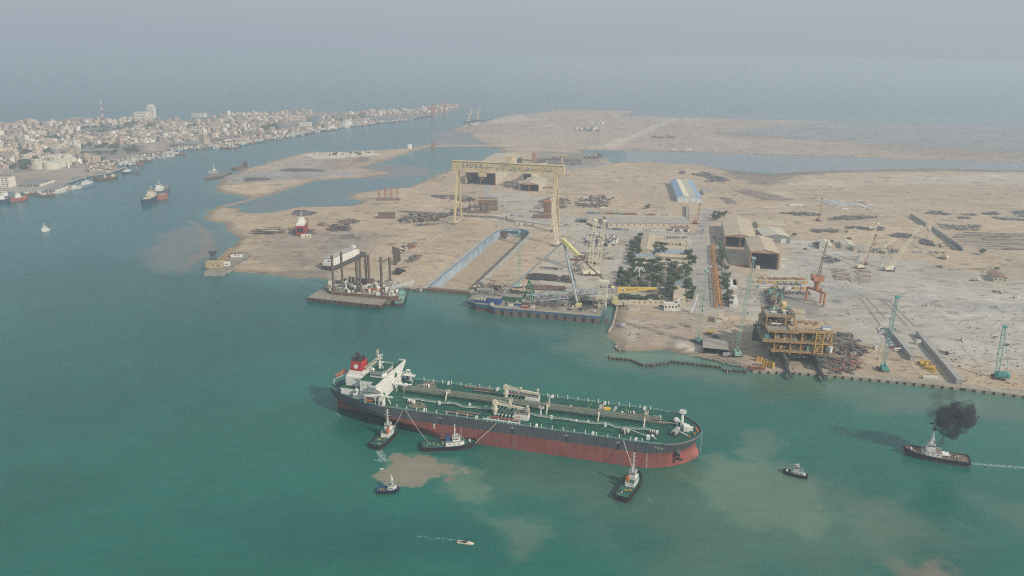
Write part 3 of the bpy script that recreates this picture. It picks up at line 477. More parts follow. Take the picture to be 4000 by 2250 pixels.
for s_ in (-1, 1):
 a_, b_ = (s_ * .94 * yn, yn), (s_ * .94 * yf, yf); q_ = [(a_[0], a_[1], -.03), (s_ * 90000, a_[1], -.03), (s_ * 90000, b_[1], -.03), (b_[0], b_[1], -.03)]; sea.add(q_ if s_ > 0 else q_[::-1], [(0, 1, 2, 3)])
so_ = sea.build('open_sea', mat('open_sea_water', tuple(BLUE), .22, .04, .001, fine=.03)); so_['kind'] = 'structure'
# ---------------- shared paints
WHITE = mat('white_paint', (.72, .71, .66), .5, .08, .2, rust=.12); CREAM = mat('cream_paint', (.62, .57, .44), .55, .1, .2, rust=.1); DECK = mat('green_deck_paint', (.012, .085, .058), .7, .25, .12, rust=.08, rustcol=(.11, .12, .085))
BLACK = mat('black_paint', (.025, .027, .03), .6, .2, .3); RUBBER = mat('black_rubber', (.018, .018, .02), .85, .2, .5); GLASS = mat('dark_glass', (.03, .045, .055), .15, .1, .3); ORANGE = mat('orange_paint', (.62, .16, .05), .55, .1, .3)
HULLG = mat('grey_hull_paint', (.085, .090, .105), .6, .16, .05, fine=.05, streak=.2); BOOT = mat('red_antifouling', (.26, .083, .069), .75, .18, .04, streak=.2, rust=.22, rustcol=(.22, .12, .10)); REDP = mat('red_paint', (.42, .035, .04), .5, .08, .2)
RUSTY = mat('rusty_steel', (.17, .105, .07), .9, .3, .3, fine=.2); STEEL = mat('weathered_steel', (.22, .22, .21), .7, .2, .3, rust=.25); DGREY = mat('dark_grey_steel', (.07, .072, .075), .7, .25, .3, rust=.2)
PIPE = mat('pale_pipe_paint', (.13, .16, .125), .6, .15, .3, rust=.2); YEL = mat('yellow_paint', (.62, .42, .05), .55, .1, .3, rust=.08); BROWNW = mat('brown_gangway', (.26, .19, .15), .8, .2, .4); SMUDGE = mat('sooty_steel', (.05, .04, .035), .85, .3, .5)
ROPE = mat('pale_rope', (.55, .50, .42), .9, .1, 1); TIMBER = mat('dusty_plank', (.33, .28, .21), .9, .2, .3); TEALP = mat('teal_crane_paint', (.10, .36, .33), .6, .15, .3, rust=.1); CYREM = mat('cream_crane_paint', (.57, .465, .27), .6, .12, .1, rust=.1)
def text(body, size, m, parent, mw, name='lettering', ext=.02, sp=1.0, align='CENTER'):
 c = bpy.data.curves.new(name, 'FONT'); c.body = body; c.size = size; c.extrude = ext; c.align_x = align; c.align_y = 'CENTER'; c.space_character = sp; c.materials.append(m)
 o = bpy.data.objects.new(name, c); COL.objects.link(o)
 if parent: o.parent = parent
 o.matrix_local = mw; bpy.context.view_layer.update(); return to_mesh(o)
def frame(o, xd, yd):
 xd, yd = Vector(xd).normalized(), Vector(yd); zd = xd.cross(yd).normalized(); yd = zd.cross(xd)
 return Matrix(((xd.x, yd.x, zd.x, o[0]), (xd.y, yd.y, zd.y, o[1]), (xd.z, yd.z, zd.z, o[2]), (0, 0, 0, 1)))
def winch(mb, c, rz=0, s=1.0, a=0, b=1):
 cc, ss = cos(rz), sin(rz); q = lambda u, v, w: Vector((c[0] + (u * cc - v * ss) * s, c[1] + (u * ss + v * cc) * s, c[2] + w * s))
 mb.box(q(0, 0, 0), (5 * s, 3 * s, .5 * s), rz, a)
 for u in (-1.8, -.6, .6, 1.8): mb.tube(q(u - .12, 0, 1.4), q(u + .12, 0, 1.4), 1.3 * s, 10, b)
 mb.tube(q(-2.6, 0, 1.4), q(2.6, 0, 1.4), .6 * s, 8, a); mb.box(q(2.2, 0, .3), (1, 1.8 * s, 2.2 * s), rz, b)
# ---------------- the tanker
tk = thing('oil_tanker', 'huge tanker with grey and red hull, green deck and red funnel, riding high', 'oil tanker', (-3.2, 502.1, 0), R(-15.5))
SHIP = Vector((-3.2, 502.1, 0)); SRZ = R(-15.5)
def lerp_t(x, T):
 for (a, b), (c, d) in zip(T, T[1:]):
  if x <= c: return b + (d - b) * (x - a) / (c - a)
 return T[-1][1]
XE = [(-4, 131), (0, 132), (4, 132.2), (8, 131.4), (11, 131.2), (14, 132.4), (18, 134.3), (20, 135)]
def hbeam(x, z):
 xe = lerp_t(z, XE)
 xs = lerp_t(z, [(-4, -96), (0, -101), (4, -109), (8, -120), (9.8, -132.6), (14, -134), (18, -134.3), (20, -134.3)])
 le = lerp_t(z, [(-4, 46), (4, 44), (11, 38), (18, 33), (20, 33)]); ls = lerp_t(z, [(-4, 74), (4, 70), (8, 58), (11, 52), (14, 50), (20, 50)])
 t = (x - (xe - le)) / le; w = 26.0
 if t > 0: w *= max(0, 1 - min(t, 1) ** 2.3) ** lerp_t(z, [(0, .72), (8, .74), (12, .64), (18, .6)])
 t = ((xs + ls) - x) / ls; tw = lerp_t(z, [(-4, 0), (8, 0), (10, .14), (14, .2), (20, .23)])
 if t > 0: w *= tw + (1 - tw) * max(0, 1 - min(t, 1) ** (1.4 if z > 9 else 1.7)) ** .85
 return w
ZL = [-4, 0, 2, 4, 6, 8, 9.5, 11, 12.5, 14, 16, 18]
def xrange_at(z):
 return (lerp_t(z, [(-4, -96), (0, -101), (4, -109), (8, -120), (9.8, -132.6), (14, -134), (18, -134.3)]), lerp_t(z, XE))
hb = MB(); NS = 90; rows = []
for z in ZL:
 a, b = xrange_at(z); r = []
 for i in range(NS + 1):
  f = i / NS; f = .5 - .5 * cos(pi * f); x = a + (b - a) * f; r.append((x, hbeam(x, z), z))
 rows.append(r)
for sgn in (-1, 1):
 for k in range(len(ZL) - 1):
  for i in range(NS):
   q = [rows[k][i], rows[k][i + 1], rows[k + 1][i + 1], rows[k + 1][i]]; q = [(p[0], p[1] * sgn, p[2]) for p in q]
   hb.add(q if sgn < 0 else q[::-1], [(0, 1, 2, 3)], 1 if ZL[k + 1] <= 11.01 else 0)
for k in range(len(ZL) - 1):      # transom
 q = [(rows[k][0][0], -rows[k][0][1], ZL[k]), (rows[k][0][0], rows[k][0][1], ZL[k]), (rows[k + 1][0][0], rows[k + 1][0][1], ZL[k + 1]), (rows[k + 1][0][0], -rows[k + 1][0][1], ZL[k + 1])]
 hb.add(q[::-1], [(0, 1, 2, 3)], 1 if ZL[k + 1] <= 11.01 else 0)
hull = hb.build('hull', [HULLG, BOOT], tk, smooth=True)
bw = MB(); bw.ball((121.4, 0, 2.6), (12.4, 8.4, 7.4), 24, 14); bw.build('bulbous_bow', mat('scuffed_red', (.31, .10, .082), .8, .25, .2, rust=.35, rustcol=(.30, .22, .19)), tk, smooth=True)
an = MB(); an.tube((118, -15.3, 16), (121, -18.2, 9.6), 2.2, 10, 0, 1.6); an.tube((118, 15.3, 16), (121, 18.2, 9.6), 2.2, 10, 0, 1.6); an.build('anchor_bolster', HULLG, tk)
for sg in (-1, 1):
 a_ = MB(); a_.beam((121, sg * 18.4, 9.6), (121.8, sg * 19.2, 5.8), .8, .8); a_.beam((119.6, sg * 18.4, 6.2), (124, sg * 19.4, 6.6), 1.0, 1.0); a_.box((121, sg * 18.4, 8.4), (2.4, 1.4, 1.6)); a_.build('anchor', BLACK, tk)
rd = MB(); rd.prism([(-131.5, -.7), (-122, -1.3), (-122, 1.3), (-131.5, .7)], -4, 10.4); rd.prism([(-126, -2), (-106, -3.4), (-106, 3.4), (-126, 2)], -2, 8.6); rd.build('rudder', BOOT, tk)
# fender marks, draught marks and weld streaks
mk = MB()
for x in (-39.6, 12, 49, 83):
 y = -hbeam(x, 15) - .05; mk.box((x, y, 15.6), (2.6, .12, .5), 0, 0); mk.box((x, y, 15.2), (.5, .12, 1.6), 0, 0)
 mk.box((x, -hbeam(x, 12) - .02, 11), (1.5, .09, 5.2), 0, 1); x > -45 and mk.box((x + 1.5, -hbeam(x, 6) - .02, 0), (3.0, .06, 11), 0, 2)
for z in range(0, 11): mk.box((-24.5, -26.04, z + .2), (.5, .1, .5), 0, 3); mk.box((102, -hbeam(102, z) - .06, z + .2), (.5, .16, .5), 0, 3)
mk.box((-44, -26.04, 7), (1.0, .1, 3.6), 0, 4); mk.box((-44, -26.04, 4.2), (1.0, .1, 2.8), 0, 5)
mk.build('hull_markings', [mat('pale_mark', (.42, .42, .40), .8), mat('sooty_streak', (.035, .036, .04), .9, .3, .6), mat('faded_streak', (.245, .10, .088), .9, .4, 1.2), WHITE, WHITE, REDP], tk)
# deck
dk = MB(); e_ = [(x, hbeam(x, 18)) for x, _, _ in rows[-1]]; pl = [(x, -y) for x, y in e_] + [(x, y) for x, y in e_[::-1]]
dk.add([(p[0], p[1], 18) for p in pl], [tuple(range(len(pl)))], 0)
dk.build('deck', DECK, tk)
dp = MB()
for c, d, rz in (((-66, 17, 18.06), (16, 14, .02), 0), ((-60, -16, 18.06), (13, 9, .02), .3), ((103, 8, 18.06), (24, 5, .02), -.25), ((96, 14, 18.06), (18, 5, .02), -.3)): dp.prism([(c[0] + d[0] / 2 * cos(t) * (1 + .2 * sin(3 * t + c[0])), c[1] + d[1] / 2 * sin(t) * (1 + .25 * cos(2 * t + c[0]))) for t in [i * pi / 9 for i in range(18)]], 18.02, 18.06)
dp.build('worn_deck_patch', mat('worn_deck', (.17, .17, .12), .9, .3, .5, rust=.3), tk)
gd = MB()
for y0 in (-20, -14, 14, 20):
 for x in range(-60, 100, 14): gd.box((x, y0, 18), (.25, 5.4, .18), 0)
for y0 in (-17, 11, 17): gd.box((20, y0, 18), (160, .22, .16))
for _ in range(90):
 x, y = random.uniform(-75, 108), random.choice([-1, 1]) * random.uniform(7.5, 23); gd.cyl((x, y, 18), random.uniform(.3, .8), random.uniform(.25, .9), 8)
gd.build('deck_fittings', mat('dark_green_fittings', (.018, .07, .055), .7, .2, .4), tk)
# bulwark at the bow and side rails
bl = MB(); xs_ = [112 + i * .93 for i in range(24)] + [134.0, 134.29]
for sg in (-1, 1):
 for a, b in zip(xs_, xs_[1:]): bl.beam((a, sg * (hbeam(a, 18) + .1), 18.5), (b, sg * (hbeam(b, 18) + .1), 18.5), .25, 1.1)
bl.build('bulwark', mat('pale_grey_bulwark', (.16, .165, .17), .7, .1, .2), tk)
for sg in (-1, 1):
 rl = MB(); pts = [(x, sg * (hbeam(x, 18) - .3), 18) for x in [-133, -130, -125, -119, -112, -104, -96] + list(range(-84, 96, 12)) + [100, 106, 112]]
 rl.rail(pts, 1.2, .16, 3.0); rl.build('side_rail', mat('pale_green_rail', (.36, .48, .42), .6), tk)
 vt = MB()
 for i in range(24): x = -72 + i * 7.4; y = sg * (hbeam(x, 18) - .8); vt.cyl((x, y, 18), .28, 2.4 if i % 3 else 3.2, 6); vt.ball((x, y, 20.4), .42, 6, 4)
 for x in (-52, -14, 28, 66, 94): y = sg * (hbeam(x, 18) - 1.6); vt.box((x, y, 18), (1.8, 1.6, 1.5), .3); vt.ball((x + .2, y, 19.9), (.9, .9, .7), 8, 5)
 vt.build('tank_vent', WHITE, tk)
# pipe run along the centreline
pr = MB()
for i, (y, z, r) in enumerate(((1.2, 20.6, .42), (2.3, 20.6, .42), (3.4, 20.6, .42), (4.6, 20.6, .3), (7.6, 20.4, .4), (8.6, 20.4, .4), (0.0, 20.3, .25))):
 pr.tube((-80, y, z), (104 - i * 4, y, z), r, 6, 0)
for x in range(-78, 104, 7): pr.beam((x, -.6, 20), (x, 9.4, 20), .3, .35, 1); pr.box((x, -.4, 18), (.3, .3, 2), 0, 1); pr.box((x, 9.2, 18), (.3, .3, 2), 0, 1)
pr.build('pipe_run', [PIPE, DECK], tk)
cw = MB(); cw.box((14, 5.9, 20.7), (188, .8, .18)); cw.box((113, 3.9, 20.2), (14, 1.0, .18))
cw.rail([(-80, 5.3, 20.8), (108, 5.3, 20.8)], 1.1, .07, 5); cw.rail([(-80, 6.5, 20.8), (108, 6.5, 20.8)], 1.1, .07, 5); cw.build('catwalk', mat('buff_catwalk', (.30, .30, .24), .8, .15, .4), tk)
for x in (-44, 3, 30, 66, 97):
 st = MB(); st.box((x, 1.5 if x < 40 else 9.5, 22), (2.4, 3, .15)); st.rail([(x - 1.2, 0, 21.4), (x + 1.2, 0, 21.4), (x + 1.2, 3, 21.4), (x - 1.2, 3, 21.4), (x - 1.2, 0, 21.4)] if x < 40 else [(x - 1.2, 8, 21.4), (x + 1.2, 8, 21.4), (x + 1.2, 11, 21.4), (x - 1.2, 11, 21.4), (x - 1.2, 8, 21.4)], 2.6, .22, 1.5)
 st.beam((x, -3.6, 18), (x, 0, 23.4), .9, .25); st.build('crossing_ladder', CREAM, tk)
for sg in (-1, 1):
 sw = MB(); pts = []
 x = -74
 while x < 102:
  yy = sg * (9.6 + (1.2 if int((x + 74) / 9) % 4 == 1 else 0)) ; zz = 18.9 + (.9 if int((x + 74) / 9) % 3 == 1 else 0)
  if sg < 0: pts.append((x, yy, zz))
  x += 4.5
 if sg < 0:
  for a, b in zip(pts, pts[1:]): sw.beam(a, b, 1.1, .15)
  sw.rail([(p[0], p[1] - .5, p[2]) for p in pts], 1.1, .14, 2.2); sw.rail([(p[0], p[1] + .5, p[2]) for p in pts], 1.1, .12, 2.2); sw.build('side_walkway', mat('pale_walkway', (.45, .52, .44), .7), tk)
 # manifold lines
 mf = MB()
 for i in range(6):
  xx = -3 + i * 2.6; mf.tube((xx, sg * 20.5, 19.6), (xx, sg * .5, 19.6), .38, 6); mf.cyl((xx, sg * 17, 19.6), .6, .8, 8, 1); mf.tube((xx, sg * 20.5, 19.6), (xx, sg * 21.1, 19.6), .6, 8, 2)
 mf.beam((-6, sg * 20, 18.8), (16, sg * 20, 18.8), 2.2, .5, 3); mf.build('cargo_manifold', [mat('green_pipe', (.10, .20, .16), .6), WHITE, REDP, BROWNW], tk)
 gw = MB(); gw.beam((-38, sg * 22.3, 19.3), (-17, sg * 22.3, 19.3), 1.5, .4); gw.rail([(-38, sg * 22.9, 19.3), (-17, sg * 22.9, 19.3)], 1, .14, 1.4); gw.beam((-30, sg * 18.4, 19), (-13, sg * 18.4, 19), 1.0, .35); gw.build('stowed_gangway', BROWNW, tk)
 fr = MB(); fr.beam((-9, sg * 25.3, 19.7), (17, sg * 25.3, 19.7), .6, .5)
 for i in range(10): fr.box((-8.5 + i * 2.8, sg * 25.3, 18), (.45, .5, 1.7))
 fr.build('hose_rail', WHITE, tk)
 # hose crane
 cr_ = MB(); cr_.cyl((-4, sg * 13.4, 18), 1.5, 5, 12); cr_.cyl((-4, sg * 13.4, 22), 2.3, .3, 12); cr_.cyl((-4, sg * 13.4, 23), 1.7, 3.2, 12); cr_.box((-4, sg * 13.4, 25.5), (3.2, 2.6, 2.6)); cr_.beam((-5.4, sg * 13.4, 25), (-4.4, sg * 13.4, 29.2), .7, .7)
 cr_.beam((-4, sg * 13.4, 26.3), (20.5, sg * 13.4, 24.6), 1.3, 1.5); cr_.beam((-4.5, sg * 13.4, 29), (8, sg * 13.4, 26.8), .2, .2); cr_.rail([(-4, sg * 12.5, 27.2), (7, sg * 12.5, 26.6)], 1, .12, 2); cr_.box((7, sg * 13.4, 26.4), (1.5, 1.5, 1.6))
 cr_.build('hose_crane', CREAM, tk)
 bx = MB(); bx.box((15.5, sg * 14.6, 18), (10, 5.2, 4), 0, 0); bx.box((15.5, sg * 14.6, 22.02), (9.6, 4.8, .1), 0, 2)
 for q in (12.5, 18.6): bx.beam((q - 1, sg * 14.6, 22), (q, sg * 14.6, 26), .3, .3, 1); bx.beam((q + 1.2, sg * 14.6, 22), (q, sg * 14.6, 26), .3, .3, 1)
 bx.beam((20, sg * 14.6, 22), (19.4, sg * 14.6, 27.3), .4, .4, 1); bx.box((19.4, sg * 14.6, 26.6), (1.2, 1.6, 1.2), 0, 1)
 if sg < 0: bx.box((12.6, -17.25, 19.6), (1.2, .1, 1.1), 0, 3); bx.box((14.2, -17.25, 19.6), (.8, .1, .9), 0, 4)
 bx.rail([(10.6, sg * 17.1, 22.1), (20.4, sg * 17.1, 22.1), (20.4, sg * 12.1, 22.1), (10.6, sg * 12.1, 22.1), (10.6, sg * 17.1, 22.1)], 1.1, .12, 2, 1); bx.build('deck_house', [WHITE, CREAM, DGREY, YEL, REDP], tk)
 tw = MB(); y = sg * 23.6
 tw.box((-84, y, 18), (3.6, 3.2, 5), 0, 0); tw.box((-84, y - 1.65, 18.8), (1.3, .1, 3), 0, 1)
 for u in (-1.2, 1.2):
  for v in (-1, 1): tw.beam((-84 + u * 1.2, y + v * 1.2, 23), (-84 + u * .7, y + v * .6, 26), .3, .3)
 tw.box((-84, y, 25.6), (2.4, 2, .8)); tw.rail([(-85.6, y - 1.4, 23), (-82.4, y - 1.4, 23), (-82.4, y + 1.4, 23), (-85.6, y + 1.4, 23), (-85.6, y - 1.4, 23)], 1, .12, 1.6); tw.build('mooring_control_tower', [WHITE, DGREY], tk)
 for x, s2 in ((-66, 1.1), (104, 1.1), (86, .9)):
  w_ = MB(); winch(w_, (x, sg * 14 if x < 90 else sg * 11, 18), .2 * sg, s2); w_.build('mooring_winch', [DGREY, WHITE], tk)
 w_ = MB(); winch(w_, (118, sg * 7.5, 18), R(70) * -sg, 1.5); w_.tube((121, sg * 6, 19.5), (126, sg * 8, 18.4), .35, 6, 1); w_.build('anchor_windlass', [SMUDGE, WHITE], tk)
# post mid deck, small white posts
ps = MB()
for x, y in ((27, -7.6), (28.5, 11.8)): ps.beam((x, y, 18), (x, y, 23.5), .9, .7); ps.beam((x, y, 23.5), (x + 2.2, y, 24.6), .8, .5); ps.rail([(x - 1.2, y - 1.2, 24), (x + 1.6, y - 1.2, 24), (x + 1.6, y + 1.2, 24), (x - 1.2, y + 1.2, 24), (x - 1.2, y - 1.2, 24)], 1.2, .15, 1.4)
for x, y in ((-40, -8.2), (-25, -6), (34, -8), (44, 12), (60, -8), (80, 13), (-8, -7.5), (52, -9)): ps.ball((x, y, 19), (.9, .9, 1.1), 8, 5); ps.cyl((x, y, 18), .7, .8, 8)
for x, y in ((-46, -10.5), (35, -9.5), (72, -9.8), (-12, -8.4)): ps.box((x, y, 18), (1.5, 1.3, 2.6))
ps.build('deck_locker', WHITE, tk)
# accommodation
hs_ = MB(); D = 18
hs_.box((-96, 0, D), (15.5, 36, 5.6), 0, 0); hs_.box((-96, 0, D + 5.6), (15.1, 35.4, 8.2), 0, 0)
hs_.box((-112, 0, D), (17, 29, 5.2), 0, 0); hs_.box((-112, 0, D + 5.2), (13, 20, 7.4), 0, 0); hs_.box((-121.6, -6, D), (2.4, 9, 3.2), 0, 0)
for z, (x, y, a, b) in ((5.65, (-96, 0, 15.7, 36.4)), (5.25, (-112, 0, 17.2, 29.4))): hs_.box((x, y, D + z), (a, b, .14), 0, 1)
hs_.build('accommodation_block', [WHITE, DECK], tk)
br = MB()                                     # bridge deck whose front wall tapers down from the wing tips
br.prism([(-103.7, -17.8), (-93, -17.8), (-91, -26.2), (-87, -26.2), (-87, 26.2), (-91, 26.2), (-93, 17.8), (-103.7, 17.8)], D + 13.8, D + 14.2, 0, 1)
fr_ = [(-26.2, 15.2), (26.2, 15.2), (26.2, 12.8), (19.5, 8.5), (17.6, 5.6), (17.6, .1), (-17.6, .1), (-17.6, 5.6), (-19.5, 8.5), (-26.2, 12.8)]
n_ = len(fr_); br.add([(-87.6, y, D + z) for y, z in fr_] + [(-87.1, y, D + z) for y, z in fr_], [tuple(range(n_)), tuple(range(n_, 2 * n_))[::-1]] + [(i, i + n_, (i + 1) % n_ + n_, (i + 1) % n_) for i in range(n_)], 0)
for sg in (-1, 1): br.box((-89.7, sg * 26.1, D + 14.2), (5, .3, 1.1), 0, 0); br.beam((-92.5, sg * 18.4, D + 9), (-92.5, sg * 24, D + 13.6), .7, .7, 0)
br.build('bridge_deck', [WHITE, DECK], tk)
pw = MB()
for z in (2.2, 5.4, 8.8):
 for i in range(-4, 5): pw.box((-87.05, i * 3.7 + z * .2, D + z), (.12, .5, .6))
for z in (1.8, 7.4):
 for x in (-101, -98, -94.5, -91): pw.box((x, -18.03 if z < 5 else -17.73, D + z), (.7, .1, .8))
for x in (-101, -97.5): pw.box((x, -17.73, D + 10.6), (.7, .1, .8))
pw.build('porthole', GLASS, tk)
wh = MB(); wh.prism([(-99, -9.5), (-90, -9.5), (-88.2, -5), (-88.2, 5), (-90, 9.5), (-99, 9.5)], D + 14.2, D + 17.4, 0, 1); wh.prism([(-99.4, -10), (-89.8, -10), (-87.8, -5.2), (-87.8, 5.2), (-89.8, 10), (-99.4, 10)], D + 17.4, D + 17.6, 0, 1)
wh.rail([(-99, -9.7, D + 17.6), (-90, -9.7, D + 17.6), (-88, -5, D + 17.6), (-88, 5, D + 17.6), (-90, 9.7, D + 17.6), (-99, 9.7, D + 17.6)], 1.2, .15, 1.6); wh.ball((-97.5, -7.5, D + 19.2), 1.1, 10, 6); wh.cyl((-97.5, -7.5, D + 17.6), .4, 1.2); wh.ball((-97.6, 7.5, D + 19), .9, 10, 6)
who = wh.build('wheelhouse', [WHITE, DECK], tk)
ww = MB()
for i in range(7): ww.box((-98 + i * 1.25, -9.53, D + 15.3), (.9, .1, 1.2))
for i in range(9): ww.box((-88.17, -4.4 + i * 1.1, D + 15.3), (.1, .85, 1.2))
ww.build('window', GLASS, who)
dm = MB(); dm.box((-88.4 + 1.4, -14.6, D), (1.6, .1, .1)); dm.box((-86.6, -14.9, D), (1.2, 2, 5.4)); dm.box((-86.6, 6.8, D + 9), (1.2, 1.8, 3)); dm.build('ventilator_door', mat('green_door', (.05, .16, .09), .6), tk)
for sg in (-1, 1):
 bc = MB(); bc.box((-93, sg * 21, D + 5.4), (9.5, 6, .25)); bc.rail([(-97.6, sg * 23.9, D + 5.6), (-88.4, sg * 23.9, D + 5.6), (-88.4, sg * 18, D + 5.6)], 1.2, .14, 2.2)
 for x in (-97, -89): bc.beam((x, sg * 23.6, D), (x, sg * 23.6, D + 5.4), .4, .4)
 bc.beam((-84, sg * 23.6, D + 7.5), (-89, sg * 22, D + 5.6), .4, .4); bc.box((-82, sg * 20, D + 5.2), (10, 2, .3)); bc.rail([(-87, sg * 21, D + 5.4), (-77, sg * 21, D + 5.4)], 1.1, .2, 1.6); bc.beam((-79, sg * 20, D), (-81.5, sg * 20, D + 5.2), .5, .5); bc.build('boat_deck_balcony', WHITE, tk)
bf = MB(); bf.box((-81, 2, D + 5.6), (11, 3, .3)); bf.rail([(-86, .6, D + 5.8), (-76, .6, D + 5.8)], 1.1, .2, 1.6)
for x in (-84, -78): bf.beam((x, 1, D), (x, 1, D + 5.6), .4, .4); bf.beam((x, 3.4, D), (x, 3.4, D + 5.6), .4, .4)
for i in range(5): bf.tube((-86 + i * 2, 9 + (i % 2) * 2.2, D + 2.6), (-84 + i * 2, 9 + ((i + 1) % 2) * 2.2, D + 2.6), .45, 7)
bf.build('forward_platform', WHITE, tk)
fu = MB(); fu.box((-112.5, 0, D + 12.6), (11.5, 11, 2.8), 0, 0); fu.box((-112.5, 0, D + 15.4), (9.2, 10.4, 7.0), 0, 1, .9); fu.box((-112.5, 0, D + 22.42), (7.6, 8.7, .1), 0, 2)
fu.rail([(-118.8, -6.8, D + 12.7), (-106.2, -6.8, D + 12.7), (-106.2, 6.8, D + 12.7)], 1.1, .2, 1.6); fu.box((-112.5, 0, D + 12.5), (13.5, 14, .2), 0, 0)
fuo = fu.build('funnel', [WHITE, REDP, SMUDGE], tk)
for sx_ in (-1, 1):
 em = MB(); yy = -5.2; em.tube((-112.6, yy - .02, D + 18.6), (-112.6, yy + .25, D + 18.6), 1.7, 24) if sx_ < 0 else em.tube((-112.6, 4.95, D + 18.6), (-112.6, 5.24, D + 18.6), 1.7, 24)
 em.build('round_emblem', WHITE, fuo)
for i, (x, y, r) in enumerate(((-111.4, -1.4, 1.1), (-112.6, 1.2, 1.3), (-115.4, -3, .7), (-114.2, -2.2, .5), (-109.6, 2.4, .6))):
 ep = MB(); ep.cyl((x, y, D + 22.4), r, 1.6, 10); h_ = D + 24
 for j in range(4): a = j * R(26); b = a + R(26); q = r * 1.6; ep.tube((x - q * (1 - cos(a)), y, h_ + q * sin(a)), (x - q * (1 - cos(b)), y, h_ + q * sin(b)), r, 10)
 ep.build('exhaust_pipe', SMUDGE, fuo)
cb = MB(); cb.truss((-107, -1, D + 16), (-97.5, 0, D + 24.5), 2.4, 6, .4); cb.beam((-107, -3, D + 15), (-97, -1, D + 24.4), .8, 1.0); cb.box((-104, -10, D + 11.4), (12, 2, .3)); cb.rail([(-110, -11, D + 11.6), (-98, -11, D + 11.6)], 1.1, .2, 1.6); cb.build('funnel_gantry', CREAM, tk)
ms = MB(); ms.tube((-96, 0, D + 17.5), (-96.2, 0, D + 25), 1.1, 10, 0, .8); ms.box((-96.5, 0, D + 24.6), (4, 4.4, .25), 0, 1); ms.rail([(-98.4, -2.2, D + 24.8), (-94.4, -2.2, D + 24.8), (-94.4, 2.2, D + 24.8), (-98.4, 2.2, D + 24.8)], 1, .14, 1.4, 1); ms.truss((-97, 0, D + 25), (-97.2, 0, D + 31.5), 1.1, 6, .22, 1); ms.beam((-97.1, -1.4, D + 29.5), (-97.1, 1.4, D + 29.5), .3, .2, 1); ms.beam((-96, -2.4, D + 27.6), (-93.6, .6, D + 28.4), .4, .6, 0); ms.beam((-94, -2, D + 25), (-94, -2, D + 27.6), .3, .3, 0); ms.beam((-93, 0, D + 17.5), (-95.4, 0, D + 22), .5, .5, 0); ms.build('radar_mast', [WHITE, CREAM], tk)
# stern lifeboat on its ramp, aft deck machinery
lr = MB(); lr.beam((-133.5, -2.2, D + 4), (-121, -2.2, D + 12), .5, .6); lr.beam((-133.5, 2.2, D + 4), (-121, 2.2, D + 12), .5, .6)
for x, z in ((-132.5, 4.6), (-123, 10.6)):
 for y in (-2.2, 2.2): lr.beam((x, y, D), (x, y, D + z), .45, .45)
lr.beam((-132, -2.2, D), (-125, -2.2, D + 9), .35, .35); lr.box((-119.5, 0, D + 9.6), (5, 6, .25)); lr.rail([(-122, -3, D + 9.8), (-117, -3, D + 9.8)], 1.1, .2, 1.6); lr.build('lifeboat_ramp', WHITE, tk)
lb = MB(); a = Vector((-132.4, 0, D + 6.4)); b = Vector((-123, 0, D + 12.2)); lb.tube(a.lerp(b, .12), a.lerp(b, .88), 1.6, 10); lb.tube(a, a.lerp(b, .12), .5, 10, 0, 1.6); lb.tube(a.lerp(b, .88), b, 1.6, 10, 0, .9); lb.box(a.lerp(b, .75) + Vector((0, 0, .9)), (1.8, 1.8, 1.3)); lb.build('lifeboat', mat('faded_orange', (.55, .20, .12), .6), tk)
rb = MB(); rb.tube((-98, -21.4, D + 1.5), (-92.5, -21.4, D + 1.5), .9, 8); rb.box((-95.2, -21.4, D + 1.8), (4, 1.6, .6)); rb.build('rescue_boat', ORANGE, tk)
aw = MB(); winch(aw, (-123, -8.5, D), 1.2, 1.0, 1, 0); winch(aw, (-123, 8.5, D), 1.9, 1.0, 1, 0); aw.box((-106.5, -16.4, D), (5, 3.6, 3.2), 0, 0); aw.cyl((-106.5, -16.4, D + 3.2), 1.1, 2, 10, 0); aw.cyl((-106.5, -16.4, D + 5.2), 1.7, 1.2, 10, 0); aw.beam((-106.5, -16.4, D + 6), (-109.5, -14, D + 10.5), .4, .4, 0); aw.beam((-106, -16, D + 5), (-97, -20, D + 7), .35, .35, 0); aw.build('stern_winch', [WHITE, DGREY], tk)
fm = MB(); fm.tube((121.3, 3, 18), (121.3, 3, 29.5), 1.0, 10, 0, .7); fm.cyl((121.3, 3, 29.3), 2.4, .25, 12); fm.rail([(121.3 + 2.3 * cos(t), 3 + 2.3 * sin(t), 29.6) for t in [i * pi / 4 for i in range(9)]], 1.1, .18, 2); fm.beam((120.6, 2, 18), (120.6, 2, 29), .3, .3); fm.box((121.3, 3, 30.6), (3.6, .6, .6)); fm.build('foremast', WHITE, tk)
fh = MB(); fh.box((124.6, -.4, 18), (3.8, 3.4, 3.6)); fh.box((127.6, 1.4, 18), (2.4, 2.4, 2.4)); fh.box((123.4, 2, 21.4), (2, 3, .3)); fh.build('forecastle_store', WHITE, tk)
bs_ = MB()
for x, y in ((130, -4.6), (130.6, 3.6), (127, -9.8), (131.8, 1)): bs_.cyl((x, y, 18), .55, 1.6, 8)
bs_.build('bow_bollard', ORANGE, tk)
# chemical-style small launching boom and pipes near the fore rail
jb = MB(); jb.beam((86, -16.5, 18), (85.4, -16.5, 22.5), .6, .6); jb.beam((85.2, -16.5, 22.5), (101.5, -20.5, 20.5), .3, .3); jb.box((101.5, -19.5, 18), (2.2, 2.2, 2.6)); jb.beam((104.2, -19, 20.5), (106.6, -18.4, 18), .4, .4); jb.ball((104, -19, 20.6), .9, 8, 5); jb.build('provision_boom', WHITE, tk)
